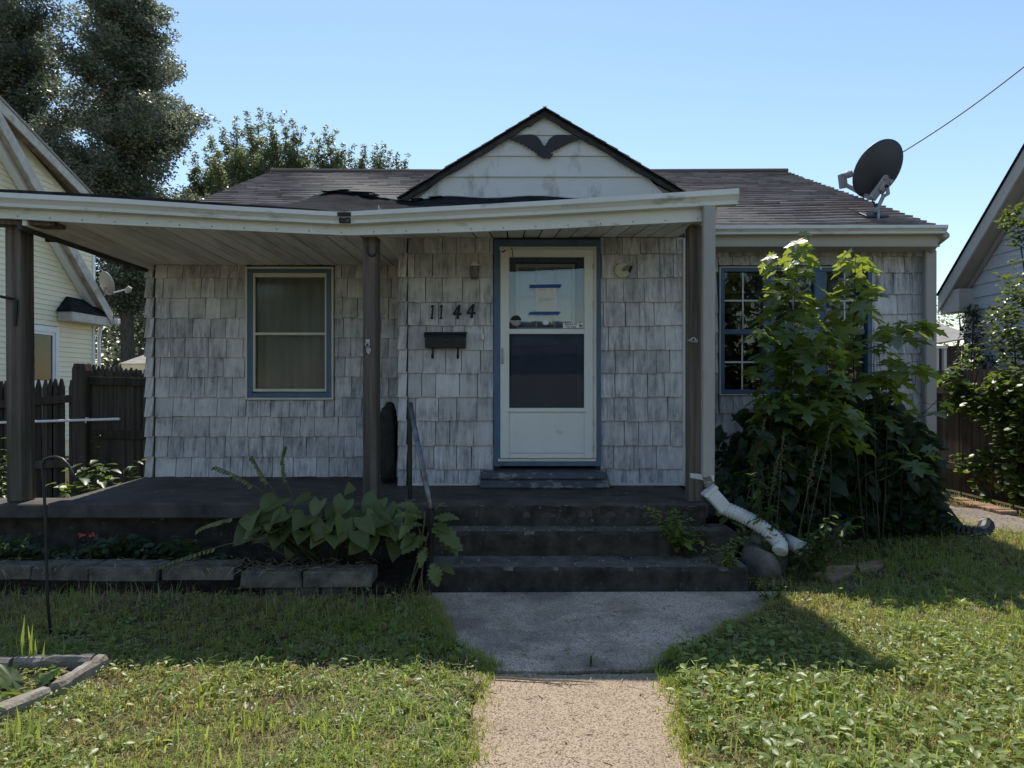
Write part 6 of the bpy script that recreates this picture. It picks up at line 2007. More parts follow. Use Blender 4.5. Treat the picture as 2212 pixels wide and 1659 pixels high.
def ground_cover(name, lab, xr, yr, zr, n, tmpl, mat, size, seed):
    g = np.random.default_rng(seed)
    x = g.uniform(*xr, n); y_ = g.uniform(*yr, n)
    k = lowfreq(x, y_, seed, 5.0)
    z = zr[0] + (zr[1] - zr[0]) * g.uniform(0, 1, n) ** .8 * np.clip(.6 + .7 * k, .1, 1)
    d = rand_dirs(n, -.5, .4); up = rand_dirs(n, .4, 1)
    v, t, q = bake(tmpl, frames(d, up), g.uniform(*size, n), np.stack([x, y_, z], 1), g.uniform(0, 1, n))
    o = link(name, np_mesh(name, v, t, q, MT[mat]))
    o['kind'] = 'stuff'
    o['label'] = lab
    return o
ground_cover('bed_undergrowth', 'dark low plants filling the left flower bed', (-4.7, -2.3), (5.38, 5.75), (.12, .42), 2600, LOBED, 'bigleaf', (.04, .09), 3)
ground_cover('bed_undergrowth', 'dark low plants along the foot of the right house wall', (2.9, 4.2), (6.7, 7.3), (.12, .36), 1500, LOBED, 'bigleaf', (.04, .09), 4)

# arching wispy stems with paired small leaves over the left bed
for k, (a, c, b, Y, lab) in enumerate((((560, 1110), (470, 1120), (430, 1142), 5.3, 'wispy arching stem with paired small leaflets reaching left over the porch slab edge'),
                                      ((545, 1162), (430, 1190), (330, 1228), 5.08, 'bent dry stem lying left across the concrete blocks'),
                                      ((640, 1090), (600, 1010), (615, 965), 5.55, 'upright wispy stem with drooping seed leaves before the porch wall'),
                                      ((610, 1085), (560, 1020), (545, 985), 5.5, 'thin wispy stem left of the upright one before the porch wall'),
                                      ((590, 1080), (530, 1030), (465, 1008), 5.5, 'low wispy stem drooping left before the porch wall'))):
    t = thing('wispy_stem', lab, 'weed', W3(a[0], a[1], Y))
    A, B_, C_ = Vector(W3(*a, Y)), Vector(W3(*c, Y)), Vector(W3(*b, Y))
    p = [A * (1 - f) ** 2 + B_ * 2 * f * (1 - f) + C_ * f * f for f in np.linspace(0, 1, 12)]
    rootp = Vector((-1.35 if k != 1 else -1.5, 5.4, .12))
    MB().tube([rootp] + p, .0035, 5).build('stem', MT['drystem'], t)
    pos, dr = [], []
    for i in range(4, 12):
        for s in (-1, 1):
            for e in (0, .5):
                tp = p[min(i, 11)].lerp(p[min(i + 1, 11)], e)
                tang = (p[min(i, 11)] - p[i - 1]).normalized()
                pos.append(tp); dr.append(tang * .5 + Vector((0, s * .4, -.7)))
    pos, dr = np.array(pos), np.array(dr)
    v, tt, q = bake(OVAL, frames(dr, np.tile([[.2, -.8, .3]], (len(dr), 1))), rng.uniform(.03, .05, len(dr)), pos, rng.uniform(.3, 1, len(dr)))
    o = link('leaflets', np_mesh('leaflets', v, tt, q, MT['hosta']), t)
    o['kind'] = 'stuff'

# big toothed rosette in the small bed at lower left
ro = thing('rosette_weed', 'dandelion-like rosette of toothed leaves in the concrete-edged bed', 'weed', (PX(62, 3.45), 3.45, .03))
ME_DAN = leaf_meshes((LOBED[0] * np.array([.8, 1, 1]), LOBED[1]), MT['vine'], 3)
r = random.Random(12)
for k in range(12):
    a = k * 2.4
    put_leaf(r.choice(ME_DAN), ro, (PX(50, 3.4) + .035 * math.cos(a), 3.42 + .035 * math.sin(a), .04), (math.cos(a), math.sin(a), r.uniform(.3, 1.6)), (-math.cos(a) * .9 + r.uniform(-.4, .4), -math.sin(a) * .9, 1), r.uniform(.10, .18))
ME_BL = leaf_meshes(BLADE, MT['weed'], 3)
ground_cover('bed_weeds', 'small weeds and dead leaves in the concrete-edged bed at lower left', (-3.4, -2.25), (3.0, 3.72), (.065, .13), 900, LOBED, 'weed', (.02, .05), 6)
ground_cover('bed_litter', 'dead leaf litter in the concrete-edged bed at lower left', (-3.4, -2.25), (3.0, 3.72), (.068, .085), 900, BLADE, 'thatch', (.03, .08), 7)
for (px, Y, n_, hh, lab) in ((85, 3.75, 12, .26, 'tuft of tall broad grass at the back of the concrete-edged bed'), (40, 2.92, 12, .17, 'tuft of broad grass blades in the lower left corner outside the edging')):
    t = thing('grass_tuft', lab, 'grass tuft', (PX(px, Y), Y, 0))
    for k in range(n_):
        a = r.uniform(0, 6.28)
        put_leaf(r.choice(ME_BL), t, (PX(px, Y) + r.uniform(-.1, .1), Y + r.uniform(-.06, .06), .02), (math.cos(a) * .5, math.sin(a) * .4, 1), (math.cos(a), math.sin(a), .2), hh * r.uniform(.6, 1.1), 'blade')
# little spiky weed in the crack of the walk
gx, gy = GP(1276, 1448)
cw = thing('crack_weed', 'small spiky weed standing alone in the crack of the walk', 'weed', (gx, gy, 0))
MB().tube([(gx, gy, -.02), (gx + .002, gy, .075)], .005, 6).build('stem', MT['stem'], cw)
for k in range(20):
    a = k * 2.4
    put_leaf(r.choice(ME_BL), cw, (gx, gy, .03 + .002 * k), (math.cos(a), math.sin(a), .25 + .06 * k), (math.cos(a) * -.3, math.sin(a) * -.3, 1), .055 * r.uniform(.8, 1.2), 'blade')
tw = MB()
pts = [GP(1033, 1476), GP(1100, 1480), GP(1170, 1484), GP(1230, 1487), GP(1292, 1489)]
tw.tube([(x, y_, .032 + .006 * (i % 2)) for i, (x, y_) in enumerate(pts)], [.006, .006, .005, .004, .002], 6)
tw.tube([(*GP(1170, 1484), .032), (*GP(1215, 1494), .03)], .003, 5)
tag(tw.build('twig', MT['twig']), 'long thin dead twig lying across the sunlit end of the walk', 'twig')
tw = MB()
tw.tube([(*GP(1300, 1268), .03), (*GP(1312, 1240), .16), (*GP(1295, 1225), .2)], [.004, .003, .002], 5)
tag(tw.build('twig', MT['twig']), 'bent twig leaning on the lowest step', 'twig')

# sunlit leafy plants in the yard behind the left end of the porch
leafy_weed('leafy_weed', 'sunlit big-leaved weed in the yard left of the porch slab', (PX(170, 7.4), 7.4, 0), 10, ME_OV, .21, 41, 8, (.05, 0), .76, None, 'stem', .40)
leafy_weed('leafy_weed', 'bright weed against the gate beside the cottage corner', (PX(255, 7.75), 7.75, 0), 9, ME_OV, .19, 42, 9, (0, 0), .70, None, 'stem', .36)
leafy_weed('vine', 'thin vine climbing the gate post behind the porch', (PX(200, 8.3), 8.38, 0), 2, ME_OV, .12, 43, 14, (0, 0), 1.0, None, 'stem', .05, 'vine')
leafy_weed('leafy_weed', 'dark weed at the far left behind the thick porch post', (PX(-8, 7.6), 7.6, 0), 7, ME_OV, .09, 44, 14, (0, 0), 1.2, None, 'stem', .26)

# ---- vines on the right fence, shrub, ivy
def leaf_cloud(name, lab, cat, centers, n_per, size, mat, tmpl, seed, parts=120, me=None, stems=None, group=None, dlo=-.9, dhi=.4, partname='foliage'):
    """A plant made of many leaves: the nearest ones are leaves of their own, the rest one mass."""
    g = np.random.default_rng(seed)
    c0 = np.array([c[:3] for c in centers]).mean(0)
    t = thing(name, lab, cat, (c0[0], c0[1], 0), group)
    pos = []
    for c in centers:
        k = int(n_per * c[4]) if len(c) > 4 else n_per
        u = g.standard_normal((k, 3)); u /= np.linalg.norm(u, axis=1, keepdims=True)
        pos.append(np.array(c[:3]) + u * (g.uniform(0.35, 1, (k, 1)) ** .5) * np.array(c[3]))
    pos = np.concatenate(pos)
    pos = pos[pos[:, 2] > .02]
    n = len(pos)
    a = g.uniform(0, 6.28, n)
    d = np.stack([np.cos(a), np.sin(a), g.uniform(dlo, dhi, n)], 1)
    up = np.stack([g.uniform(-.5, .5, n), g.uniform(-.6, .4, n), np.ones(n)], 1)
    s = g.uniform(size[0], size[1], n)
    sel = np.argsort(pos[:, 1])[:parts] if parts else np.array([], int)
    mask = np.ones(n, bool); mask[sel] = False
    R = frames(d, up)
    v, tt, q = bake(tmpl, R[mask], s[mask], pos[mask], g.uniform(0, 1, mask.sum()))
    o = link(partname, np_mesh(partname, v, tt, q, MT[mat]), t)
    if parts: o['kind'] = 'stuff'
    for i in sel:
        put_leaf(me[int(g.integers(len(me)))], t, pos[i], d[i], up[i], s[i])
    if stems:
        m = MB()
        for p in stems: m.tube(p, .009, 5)
        m.build('stem', MT['bark'], t)
    return t
fxv = fx - .09
cs = []
r = random.Random(3)
for (px, py, rr, k) in ((2055, 815, .17, 1), (2085, 850, .20, 1.1), (2060, 870, .16, .8), (2105, 880, .16, .8), (2150, 840, .22, 1.2), (2185, 825, .22, 1.2), (2200, 880, .26, 1.4), (2150, 890, .2, 1), (2160, 930, .18, .6), (2185, 960, .25, 1), (2205, 1000, .25, 1.1), (2150, 985, .2, .5), (2120, 1000, .2, .5), (2180, 1040, .22, .9), (2130, 1040, .2, .5), (2207, 1060, .2, .9), (2100, 1010, .16, .4), (2075, 1000, .14, .35), (2212, 920, .2, 1), (2230, 850, .25, 1)):
    Y = fxv / ((px - CX) / F)
    cs.append((fxv, Y, PZ(py, Y), (.11, rr * 1.25, rr), k))
leaf_cloud('fence_vine', 'leafy vine hanging in sunlit clumps on the brown board fence', 'vine', cs, 84, (.055, .11), 'vine', ROUND, 8, 230, ME_VINE,
           [curve_pts((fxv, y_, 0), (fxv - .02, y_ - .4, 1.75), (0, .1, 0), 6) for y_ in (8.6, 9.0, 9.6)], None, -1.0, .1)
leafy_weed('heart_leaf_weed', 'weed with three very large pale round leaves beside the corner downpipe', (PX(2035, 7.2), 7.3, 0), 4, ME_HOSTA[:2], .20, 51, 3, (.10, -.05), .55, None, 'stem', .12)
sx = 6.85
Ys = lambda px: sx / ((px - CX) / F)
cs = []
for (px, py, rr, k) in ((2210, 470, .22, 1), (2185, 480, .16, .7), (2215, 520, .14, .5), (2205, 625, .25, 1.1), (2185, 665, .26, 1.2), (2170, 700, .22, 1), (2210, 700, .3, 1.4), (2180, 745, .26, 1.2), (2215, 770, .3, 1.2), (2240, 600, .4, 1.6), (2240, 480, .35, 1.4), (2160, 735, .14, .5), (2195, 790, .26, 1)):
    Y = Ys(px)
    cs.append((sx + r.uniform(-.1, .1), Y, PZ(py, Y), (rr, rr, rr), k))
leaf_cloud('shrub', 'tall glossy-leaved shrub rising behind the fence at the right edge', 'shrub', cs, 110, (.07, .115), 'shrub', OVAL, 9, 140, leaf_meshes(OVAL, MT['shrub'], 3),
           [curve_pts((sx + .1, Ys(2215), 0), (sx, Ys(2205), 3.4), (.1, 0, 0), 6), curve_pts((sx, Ys(2200), 0), (sx, Ys(2185), 2.4), (.05, 0, 0), 6)], None, -.4, .9)
cs = []
for (px, py, rr, k) in ((2100, 668, .10, .6), (2098, 690, .18, 1), (2103, 715, .22, 1.2), (2100, 745, .25, 1.4), (2100, 775, .28, 1.5), (2108, 800, .3, 1.5), (2130, 790, .25, 1.2), (2085, 790, .22, 1)):
    Y = (RX - .12) / ((px - CX) / F)
    cs.append((RX - .14, Y, PZ(py, Y), (.09, rr * 1.3, rr), k))
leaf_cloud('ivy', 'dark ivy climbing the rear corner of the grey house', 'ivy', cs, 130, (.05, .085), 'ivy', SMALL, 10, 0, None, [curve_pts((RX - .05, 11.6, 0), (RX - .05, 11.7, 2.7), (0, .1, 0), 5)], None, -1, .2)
leaf_cloud('leafy_weed', 'sunlit spray of leaves above the fence in front of the dark ivy', 'weed', [(fx + .35, (fx + .35) / ((2098 - CX) / F), PZ(765, 10.0), (.14, .14, .2), 1), (fx + .35, (fx + .35) / ((2092 - CX) / F), PZ(790, 10.0), (.12, .12, .1), .7)], 42, (.06, .11), 'vine', OVAL, 13, 30, ME_OV,
           [curve_pts((fx + .38, 10.2, 0), (fx + .35, 10.0, 2.0), (0, 0, 0), 4)])

# ---- trees
def tree(name, lab, base, top_z, trunk_r, clusters, n_leaf, lsize, mat, seed, tmpl=QUAD, limbs=14, group=None, dlo=-.8, dhi=.6, trunk_top=None):
    g = np.random.default_rng(seed)
    t = thing(name, lab, 'tree', base, group)
    cl = np.array([c[:3] for c in clusters]); rad = np.array([c[3] for c in clusters])
    pos, tn = [], []
    for c, rr in zip(cl, rad):
        k = max(12, int(n_leaf * (np.prod(rr) ** (1 / 3)) ** 2))
        u = g.standard_normal((k, 3)); u /= np.linalg.norm(u, axis=1, keepdims=True)
        p = c + u * (g.uniform(0, 1, (k, 1)) ** .45) * rr
        pos.append(p)
        tn.append(np.clip(.5 + .28 * g.standard_normal() + .2 * g.standard_normal(k), 0, 1))
    pos = np.concatenate(pos); tn = np.concatenate(tn)
    n = len(pos)
    d = rand_dirs(n, dlo, dhi)
    up = rand_dirs(n, .1, 1)
    v, tt, q = bake(tmpl, frames(d, up), g.uniform(lsize[0], lsize[1], n), pos, tn)
    link('crown', np_mesh('crown', v, tt, q, MT[mat]), t)
    m = MB()
    b = Vector(base)
    tz = trunk_top or top_z * .9
    axis = [b + Vector((.12 * math.sin(i * .9 + seed), 0, tz * i / 10)) for i in range(11)]
    m.tube(axis, [trunk_r * (1.15 - i / 10.5) for i in range(11)], 10)
    idx = np.argsort(-rad.max(1))[:limbs]
    for i in idx:
        e = Vector(cl[i])
        zz = max(1.5, min(tz * .92, e.z - .55 * math.hypot(e.x - b.x, e.y - b.y) - .4))
        q_ = min(int(zz / tz * 10), 9)
        s = axis[q_].lerp(axis[q_ + 1], zz / tz * 10 - q_)
        p = curve_pts(s, e, (0, 0, -.1), 5)
        r0 = trunk_r * .30
        m.tube(p, [r0 * (1 - .8 * j / 5) for j in range(6)], 6, False)
    m.build('trunk', MT['bark'], t)
    return t
def col_clusters(seed, cx_, cy_, prof, n, rlo, rhi, z0, z1, fill=.55):
    """prof(z) gives left and right reach in metres"""
    g = np.random.default_rng(seed)
    out = []
    for i in range(n):
        z = z0 + (z1 - z0) * (i + g.uniform()) / n
        l, rr = prof(z)
        a = g.uniform(0, 6.28)
        f = g.uniform(0.15, 1) ** fill
        x = (rr if math.cos(a) > 0 else l) * math.cos(a) * f
        y_ = .5 * (l + rr) * math.sin(a) * f
        s = g.uniform(rlo, rhi)
        out.append((cx_ + x, cy_ + y_, z, np.array([s, s, s * g.uniform(.6, .95)])))
    return out
TY = 32.0
zt = lambda py, Y: PZ(py, Y)
def prof2(z):
    py = CY - (z - H) / TY * F
    rx = np.interp(py, [-150, 0, 100, 160, 220, 300, 360, 420, 520, 700], [150, 332, 345, 368, 410, 432, 425, 395, 360, 330])
    lx = np.interp(py, [-150, 0, 80, 180, 300, 420, 520, 700], [260, 172, 158, 140, 120, 130, 180, 220])
    return (278 - lx) * TY / F - .1, (rx - 278) * TY / F - .15
def bough_clusters(seed, cx_, cy_, prof, nb, z0, z1, rise=.45):
    """Boughs that leave the trunk, rise outward and carry tufts that get smaller towards their tips."""
    g = np.random.default_rng(seed)
    out = []
    for i in range(nb):
        zt_ = z0 + (z1 - z0) * ((i + g.uniform()) / nb)
        l, rr = prof(zt_)
        a = g.uniform(0, 6.28)
        reach = (rr if math.cos(a) > 0 else l)
        L = max(.5, (reach * abs(math.cos(a)) + .5 * (l + rr) * abs(math.sin(a))) * g.uniform(.72, 1.12))
        k = int(4 + L * 2.2)
        for j in range(k):
            f = (j + .6) / k
            s = (.30 + .34 * (1 - f)) * g.uniform(.8, 1.25) * (1.0 + .12 * L)
            dx = math.cos(a) * L * f + g.normal(0, .16)
            dy = math.sin(a) * L * f + g.normal(0, .16)
            out.append((cx_ + dx, cy_ + dy, zt_ - rise * L * (1 - f ** 1.3) + g.normal(0, .15), np.array([s * 1.1, s * 1.1, s * .8])))
    return out
c2 = bough_clusters(2, PX(278, TY), TY, prof2, 125, 5.6, 21.5)
tree('tall_tree', 'tall dark columnar tree behind the yellow house, second from the left edge', (PX(278, TY), TY, 0), 21, .30, c2, 420, (.10, .19), 'ash', 2, QUAD, 26)
def prof1(z):
    py = CY - (z - H) / TY * F
    rx = np.interp(py, [-150, 0, 80, 150, 250, 420], [100, 135, 148, 120, 165, 150])
    return 3.4, (rx - 20) * TY / F - .2
c1 = bough_clusters(1, PX(20, TY + 1), TY + 1, prof1, 95, 6.0, 21.5)
tree('tall_tree', 'tall dark tree cut off by the left edge of the picture', (PX(20, TY + 1), TY + 1, 0), 21, .32, c1, 420, (.10, .19), 'ash', 1, QUAD, 22)
# upright leaders of the lighter trees behind the roof
def leader_clusters(seed, leaders, Y):
    g = np.random.default_rng(seed)
    out = []
    for (px, py, w) in leaders:
        z1 = PZ(py, Y); x1 = PX(px, Y)
        L = g.uniform(3.2, 4.8)
        nseg = 11
        for i in range(nseg):
            f = i / nseg
            s = (w * Y / F) * (.5 + 1.0 * f) * g.uniform(.8, 1.15)
            out.append((x1 + g.uniform(-.15, .15) + (PX(660, Y) - x1) * .12 * f + g.uniform(-1, 1) * s * .5, Y + g.uniform(-1.5, 1.5) * f, z1 - .35 - L * f, np.array([s, s, s * 1.15])))
    return out
T3 = 40.0
ld = [(508, 243, 13), (535, 232, 12), (562, 224, 14), (588, 236, 13), (612, 232, 13), (632, 248, 12), (652, 262, 12), (672, 275, 12), (545, 265, 20), (590, 275, 22), (480, 268, 14), (458, 285, 14), (625, 290, 22), (500, 300, 24), (560, 320, 26), (640, 330, 24)]
c3 = leader_clusters(3, ld, T3) + col_clusters(33, PX(565, T3), T3, lambda z: (3.2, 3.0), 90, .5, 1.0, 4, 14)
tree('leafy_tree', 'green tree with many upright leaders behind the left roof end', (PX(560, T3), T3, 0), 16, .26, c3, 1100, (.10, .18), 'treeleaf', 3, QUAD, 26, 'green trees behind the roof')
ld = [(702, 262, 13), (718, 272, 13), (690, 290, 16), (740, 300, 14), (762, 302, 13), (785, 308, 14), (808, 305, 13), (826, 302, 13), (846, 318, 12), (862, 322, 11), (880, 322, 10), (876, 340, 12), (730, 320, 22), (780, 335, 24), (830, 340, 22)]
c4 = leader_clusters(4, ld, T3 + 2) + col_clusters(34, PX(780, T3 + 2), T3 + 2, lambda z: (2.8, 2.4), 70, .5, 1.0, 4, 12.5)
tree('leafy_tree', 'lower green tree with upright tips ending left of the entry gable', (PX(775, T3 + 2), T3 + 2, 0), 14, .24, c4, 1100, (.10, .18), 'treeleaf', 4, QUAD, 24, 'green trees behind the roof')
ld = [(425, 320, 14), (408, 335, 14), (440, 308, 12), (450, 330, 18), (420, 355, 20), (470, 320, 16), (470, 350, 22), (430, 385, 24), (480, 390, 24)]
c5 = leader_clusters(5, ld, T3 - 4) + col_clusters(35, PX(440, T3 - 4), T3 - 4, lambda z: (1.6, 1.8), 60, .5, .9, 3, 11.0)
tree('leafy_tree', 'smaller olive-green tree between the tall dark tree and the roof end', (PX(440, T3 - 4), T3 - 4, 0), 12, .22, c5, 1100, (.10, .18), 'treeleaf', 5, QUAD, 20, 'green trees behind the roof')
c6 = col_clusters(6, PX(2062, 27), 27, lambda z: (1.1, 1.4), 46, .3, .6, 2.2, 4.7)
tree('small_tree', 'small tree showing in the gap between the cottage and the grey house', (PX(2068, 27), 27, 0), 4.5, .12, c6, 150, (.10, .18), 'treeleaf', 6, SMALL, 14)
# far dark growth beyond the back yards
g = np.random.default_rng(5)
def woods(lab, x0, x1, Y0, Y1, z1, n, seed):
    g = np.random.default_rng(seed)
    k = 90
    cx_ = g.uniform(x0, x1, k); cy_ = g.uniform(Y0, Y1, k); cz = g.uniform(.5, z1, k)
    pos = []
    for i in range(k):
        m_ = n // k
        u = g.standard_normal((m_, 3)); u /= np.linalg.norm(u, axis=1, keepdims=True)
        pos.append(np.array([cx_[i], cy_[i], cz[i]]) + u * g.uniform(0, 1, (m_, 1)) ** .4 * np.array([1.3, 1.0, .9]))
    pos = np.concatenate(pos)
    v, tt, q = bake(QUAD, frames(rand_dirs(len(pos), -.8, .6), rand_dirs(len(pos), .1, 1)), g.uniform(.18, .32, len(pos)), pos, g.uniform(0, 1, len(pos)))
    o = link('woods', np_mesh('woods', v, tt, q, MT['ash']))
    o['kind'] = 'stuff'
    o['label'] = lab
woods('dark undergrowth beyond the back yards at left', -26, -13, 34, 40, 6.0, 26000, 4)
woods('dark undergrowth beyond the back yards at right', 14, 34, 34, 38, 2.6, 9000, 6)

# ================================================================== lawn
HOUSE_BOX = [(-4.9, 5.05), (-.62, 4.93), (-.62, 5.08), (1.72, 5.08), (1.78, 5.5), (2.10, 5.52), (2.4, 5.9), (2.9, 6.45), (3.5, 6.75), (4.2, 7.1), (4.2, 15), (-4.9, 15)]
ED_OUT = [(e0[0] + .03, e0[1] + .05), (e1_[0] - .15, e1_[1] - .2), (-3.2, 2.2), (-4.6, 2.2), (-4.6, e0[1] + .05)]
def lawn_points(n, xr, yr, seed, keep_near=True):
    g = np.random.default_rng(seed)
    # more points near the camera
    u = g.uniform(0, 1, n)
    y_ = yr[0] * (yr[1] / yr[0]) ** u
    half = y_ * .88 + .5
    x = g.uniform(-1, 1, n) * half
    ok = (x > xr[0]) & (x < xr[1])
    edge = .03 * lowfreq(x, y_, 77, 14.0) + .012 * g.standard_normal(n)
    ok &= ~in_poly(x + edge, y_ + edge, APRON) & ~in_poly(x + edge, y_, WALK) & ~in_poly(x, y_, HOUSE_BOX) & ~in_poly(x, y_, ED_OUT)
    ok &= ~in_poly(x, y_, SPATH) & (x < 6.0) & ~((x > -.17) & (x < .86) & (y_ > 3.55) & (y_ < 3.9))
    return x[ok], y_[ok], g
def bare(x, y_):
    b = np.zeros_like(x)
    for (px, py, rx_, ry_) in ((560, 1600, .4, .10), (820, 1590, .22, .08), (250, 1480, .3, .1), (1640, 1560, .2, .1), (2000, 1500, .25, .1), (1800, 1260, .4, .2), (330, 1560, .42, .20), (430, 1625, .40, .14), (620, 1520, .26, .14), (1560, 1645, .3, .12), (720, 1440, .25, .12), (1830, 1630, .3, .1)):
        gx_, gy_ = GP(px, py, .05)
        b = np.maximum(b, np.exp(-((x - gx_) / rx_) ** 2 - ((y_ - gy_) / ry_) ** 2))
    return b
def blades(x, y_, g, hmin, hmax, wmin, wmax, mat, name, lab, tshift=0.0, lean=.55, zoff=.045):
    n = len(x)
    h = g.uniform(hmin, hmax, n) * np.clip(1 + .45 * lowfreq(x, y_, 21, 2.6), .4, 1.6)
    w = g.uniform(wmin, wmax, n)
    a = g.uniform(0, 2 * np.pi, n)
    ln = np.abs(g.normal(lean * .6, lean * .6, n))
    dx, dy = np.cos(a), np.sin(a)
    sx_, sy_ = -dy, dx
    fa = g.uniform(0, 2 * np.pi, n)
    z0 = -.005 * np.ones(n)
    base = np.stack([x, y_, z0], 1)
    midp = base + np.stack([dx * ln * h * .35, dy * ln * h * .35, h * .62], 1)
    tip = base + np.stack([dx * ln * h * 1.05, dy * ln * h * 1.05, h * (1 - .42 * np.minimum(ln, 2.0))], 1)
    side = np.stack([np.cos(fa), np.sin(fa), np.zeros(n)], 1) * w[:, None] / 2
    V = np.stack([base - side, base + side, midp - side * .8, midp + side * .8, tip], 1).reshape(-1, 3)
    k = (np.arange(n) * 5)[:, None, None]
    T = (np.array([[0, 1, 3], [0, 3, 2], [2, 3, 4]])[None] + k).reshape(-1, 3)
    tn = np.clip(.48 + .55 * lowfreq(x, y_, 5, 1.9) + .34 * lowfreq(x, y_, 6, 6.0) + .26 * g.standard_normal(n) + tshift, 0, 1)
    o = link(name, np_mesh(name, V, T, np.repeat(tn, 5), MT[mat]))
    o.location.z = zoff
    o['kind'] = 'stuff'
    o['label'] = lab
x, y_, g = lawn_points(275000, (-5.2, 6.0), (2.35, 9.5), 101)
keep = g.uniform(0, 1, len(x)) > .85 * bare(x, y_)
keep &= g.uniform(0, 1, len(x)) < np.clip(.55 + .55 * lowfreq(x, y_, 61, 4.5) + .55 * lowfreq(x, y_, 63, 13.0), .04, 1)
blades(x[keep], y_[keep], g, .022, .068, .003, .0065, 'grass', 'lawn_grass', 'short mixed lawn grass', -.06, .85)
x, y_, g = lawn_points(200000, (-5.2, 6.0), (2.35, 8.0), 102)
keep = g.uniform(0, 1, len(x)) < np.clip(.55 - .55 * lowfreq(x, y_, 5, 1.5) + .5 * bare(x, y_), .1, 1)
x, y_ = x[keep], y_[keep]
blades(x, y_, g, .018, .058, .002, .0045, 'thatch', 'dry_thatch', 'dry brown thatch lying in the lawn', 0, 1.6)
x, y_, g = lawn_points(9000, (-5.2, 6.0), (2.35, 7.5), 103)
keep = g.uniform(0, 1, len(x)) < np.clip(.35 + .7 * lowfreq(x, y_, 62, 2.2), 0, 1)
blades(x[keep], y_[keep], g, .07, .16, .005, .010, 'weed', 'coarse_grass', 'scattered coarse grass blades', .1, .45)
def tufts(n, per, seed, name, lab, lo, hi, wlo, whi, mat, rate, tshift=0.0, flat=1.1):
    """Crabgrass-like clumps: blades spreading low from one crown."""
    x, y_, g = lawn_points(n, (-5.2, 6.0), (2.35, 8.0), seed)
    k = g.uniform(0, 1, len(x)) < np.clip(rate + .7 * lowfreq(x, y_, seed, 3.2), .05, 1) * (1 - .9 * bare(x, y_))
    x, y_ = x[k], y_[k]
    m_ = len(x)
    cnt = per
    X, Y = np.repeat(x, cnt), np.repeat(y_, cnt)
    sz = np.repeat(g.uniform(.55, 1.25, m_), cnt)
    n_ = len(X)
    a = g.uniform(0, 2 * np.pi, n_)
    L = g.uniform(lo, hi, n_) * sz
    el = np.abs(g.normal(.55, .35, n_))
    w = g.uniform(wlo, whi, n_)
    dx, dy = np.cos(a), np.sin(a)
    base = np.stack([X + .008 * g.standard_normal(n_), Y + .008 * g.standard_normal(n_), np.full(n_, .002)], 1)
    mid = base + np.stack([dx * L * .45 * np.cos(el), dy * L * .45 * np.cos(el), L * .55 * np.sin(el) + .008], 1)
    tip = base + np.stack([dx * L * np.cos(el * .6), dy * L * np.cos(el * .6), L * .55 * np.sin(el) * g.uniform(.4, 1.3, n_) + .006], 1)
    side = np.stack([-dy, dx, g.uniform(-.3, .3, n_)], 1) * w[:, None] / 2
    V = np.stack([base - side * .6, base + side * .6, mid - side, mid + side, tip], 1).reshape(-1, 3)
    kk = (np.arange(n_) * 5)[:, None, None]
    T = (np.array([[0, 1, 3], [0, 3, 2], [2, 3, 4]])[None] + kk).reshape(-1, 3)
    tn = np.clip(np.repeat(.5 + .42 * lowfreq(x, y_, 5, 1.9) + .25 * g.standard_normal(m_), cnt) + .16 * g.standard_normal(n_) + tshift, 0, 1)
    o = link(name, np_mesh(name, V, T, np.repeat(tn, 5), MT[mat]))
    o.location.z = .045
    o['kind'] = 'stuff'
    o['label'] = lab
tufts(11000, 22, 301, 'crabgrass_clumps', 'low spreading clumps of crabgrass in the lawn', .035, .085, .003, .0065, 'grass', .62)
tufts(4200, 14, 302, 'dry_clumps', 'dead straw-coloured grass clumps in the lawn', .04, .09, .002, .005, 'thatch', .45)
tufts(1800, 16, 303, 'bright_clumps', 'larger bright grass clumps standing up from the lawn', .07, .13, .005, .009, 'weed', .40, .15)
def lawn_leaves(n, seed, size, tmpl, mat, name, lab, zr, density_seed, sc, bias, right_more=0.0):
    x, y_, g = lawn_points(n, (-5.2, 6.0), (2.35, 8.5), seed)
    p = np.clip(bias + .85 * lowfreq(x, y_, density_seed, sc) + right_more * (x > .6) * (y_ < 4.3), 0, 1) * (1 - .9 * bare(x, y_))
    k = g.uniform(0, 1, len(x)) < p
    x, y_ = x[k], y_[k]
    m_ = len(x)
    z = g.uniform(zr[0], zr[1], m_)
    a = g.uniform(0, 6.28, m_)
    d = np.stack([np.cos(a), np.sin(a), g.uniform(-.25, .65, m_)], 1)
    up = np.stack([g.uniform(-.5, .5, m_), g.uniform(-.5, .5, m_), np.ones(m_)], 1)
    tn = np.clip(.5 + .3 * lowfreq(x, y_, seed + 1, 2.0) + .25 * g.standard_normal(m_), 0, 1)
    v, tt, q = bake(tmpl, frames(d, up), g.uniform(size[0], size[1], m_), np.stack([x, y_, z], 1), tn)
    o = link(name, np_mesh(name, v, tt, q, MT[mat]))
    o.location.z = .045
    o['kind'] = 'stuff'
    o['label'] = lab
lawn_leaves(96000, 201, (.011, .027), SMALL, 'weed', 'clover_weeds', 'small-leaved weeds mixed through the lawn', (.008, .055), 71, 2.4, .22, .22)
lawn_leaves(43000, 202, (.022, .050), OVAL, 'weed', 'broadleaf_weeds', 'broad-leaved weeds in patches on the lawn', (.010, .060), 72, 1.9, .04, .30)
lawn_leaves(6000, 203, (.05, .09), BLADE, 'grass', 'crabgrass', 'crabgrass tufts spreading in the lawn', (.01, .05), 73, 2.8, .25, 0)
lawn_leaves(36000, 204, (.032, .062), OVAL, 'weed', 'plantain_weeds', 'larger broad-leaved weeds at the right of the walk', (.012, .07), 74, 2.6, -.35, .75)
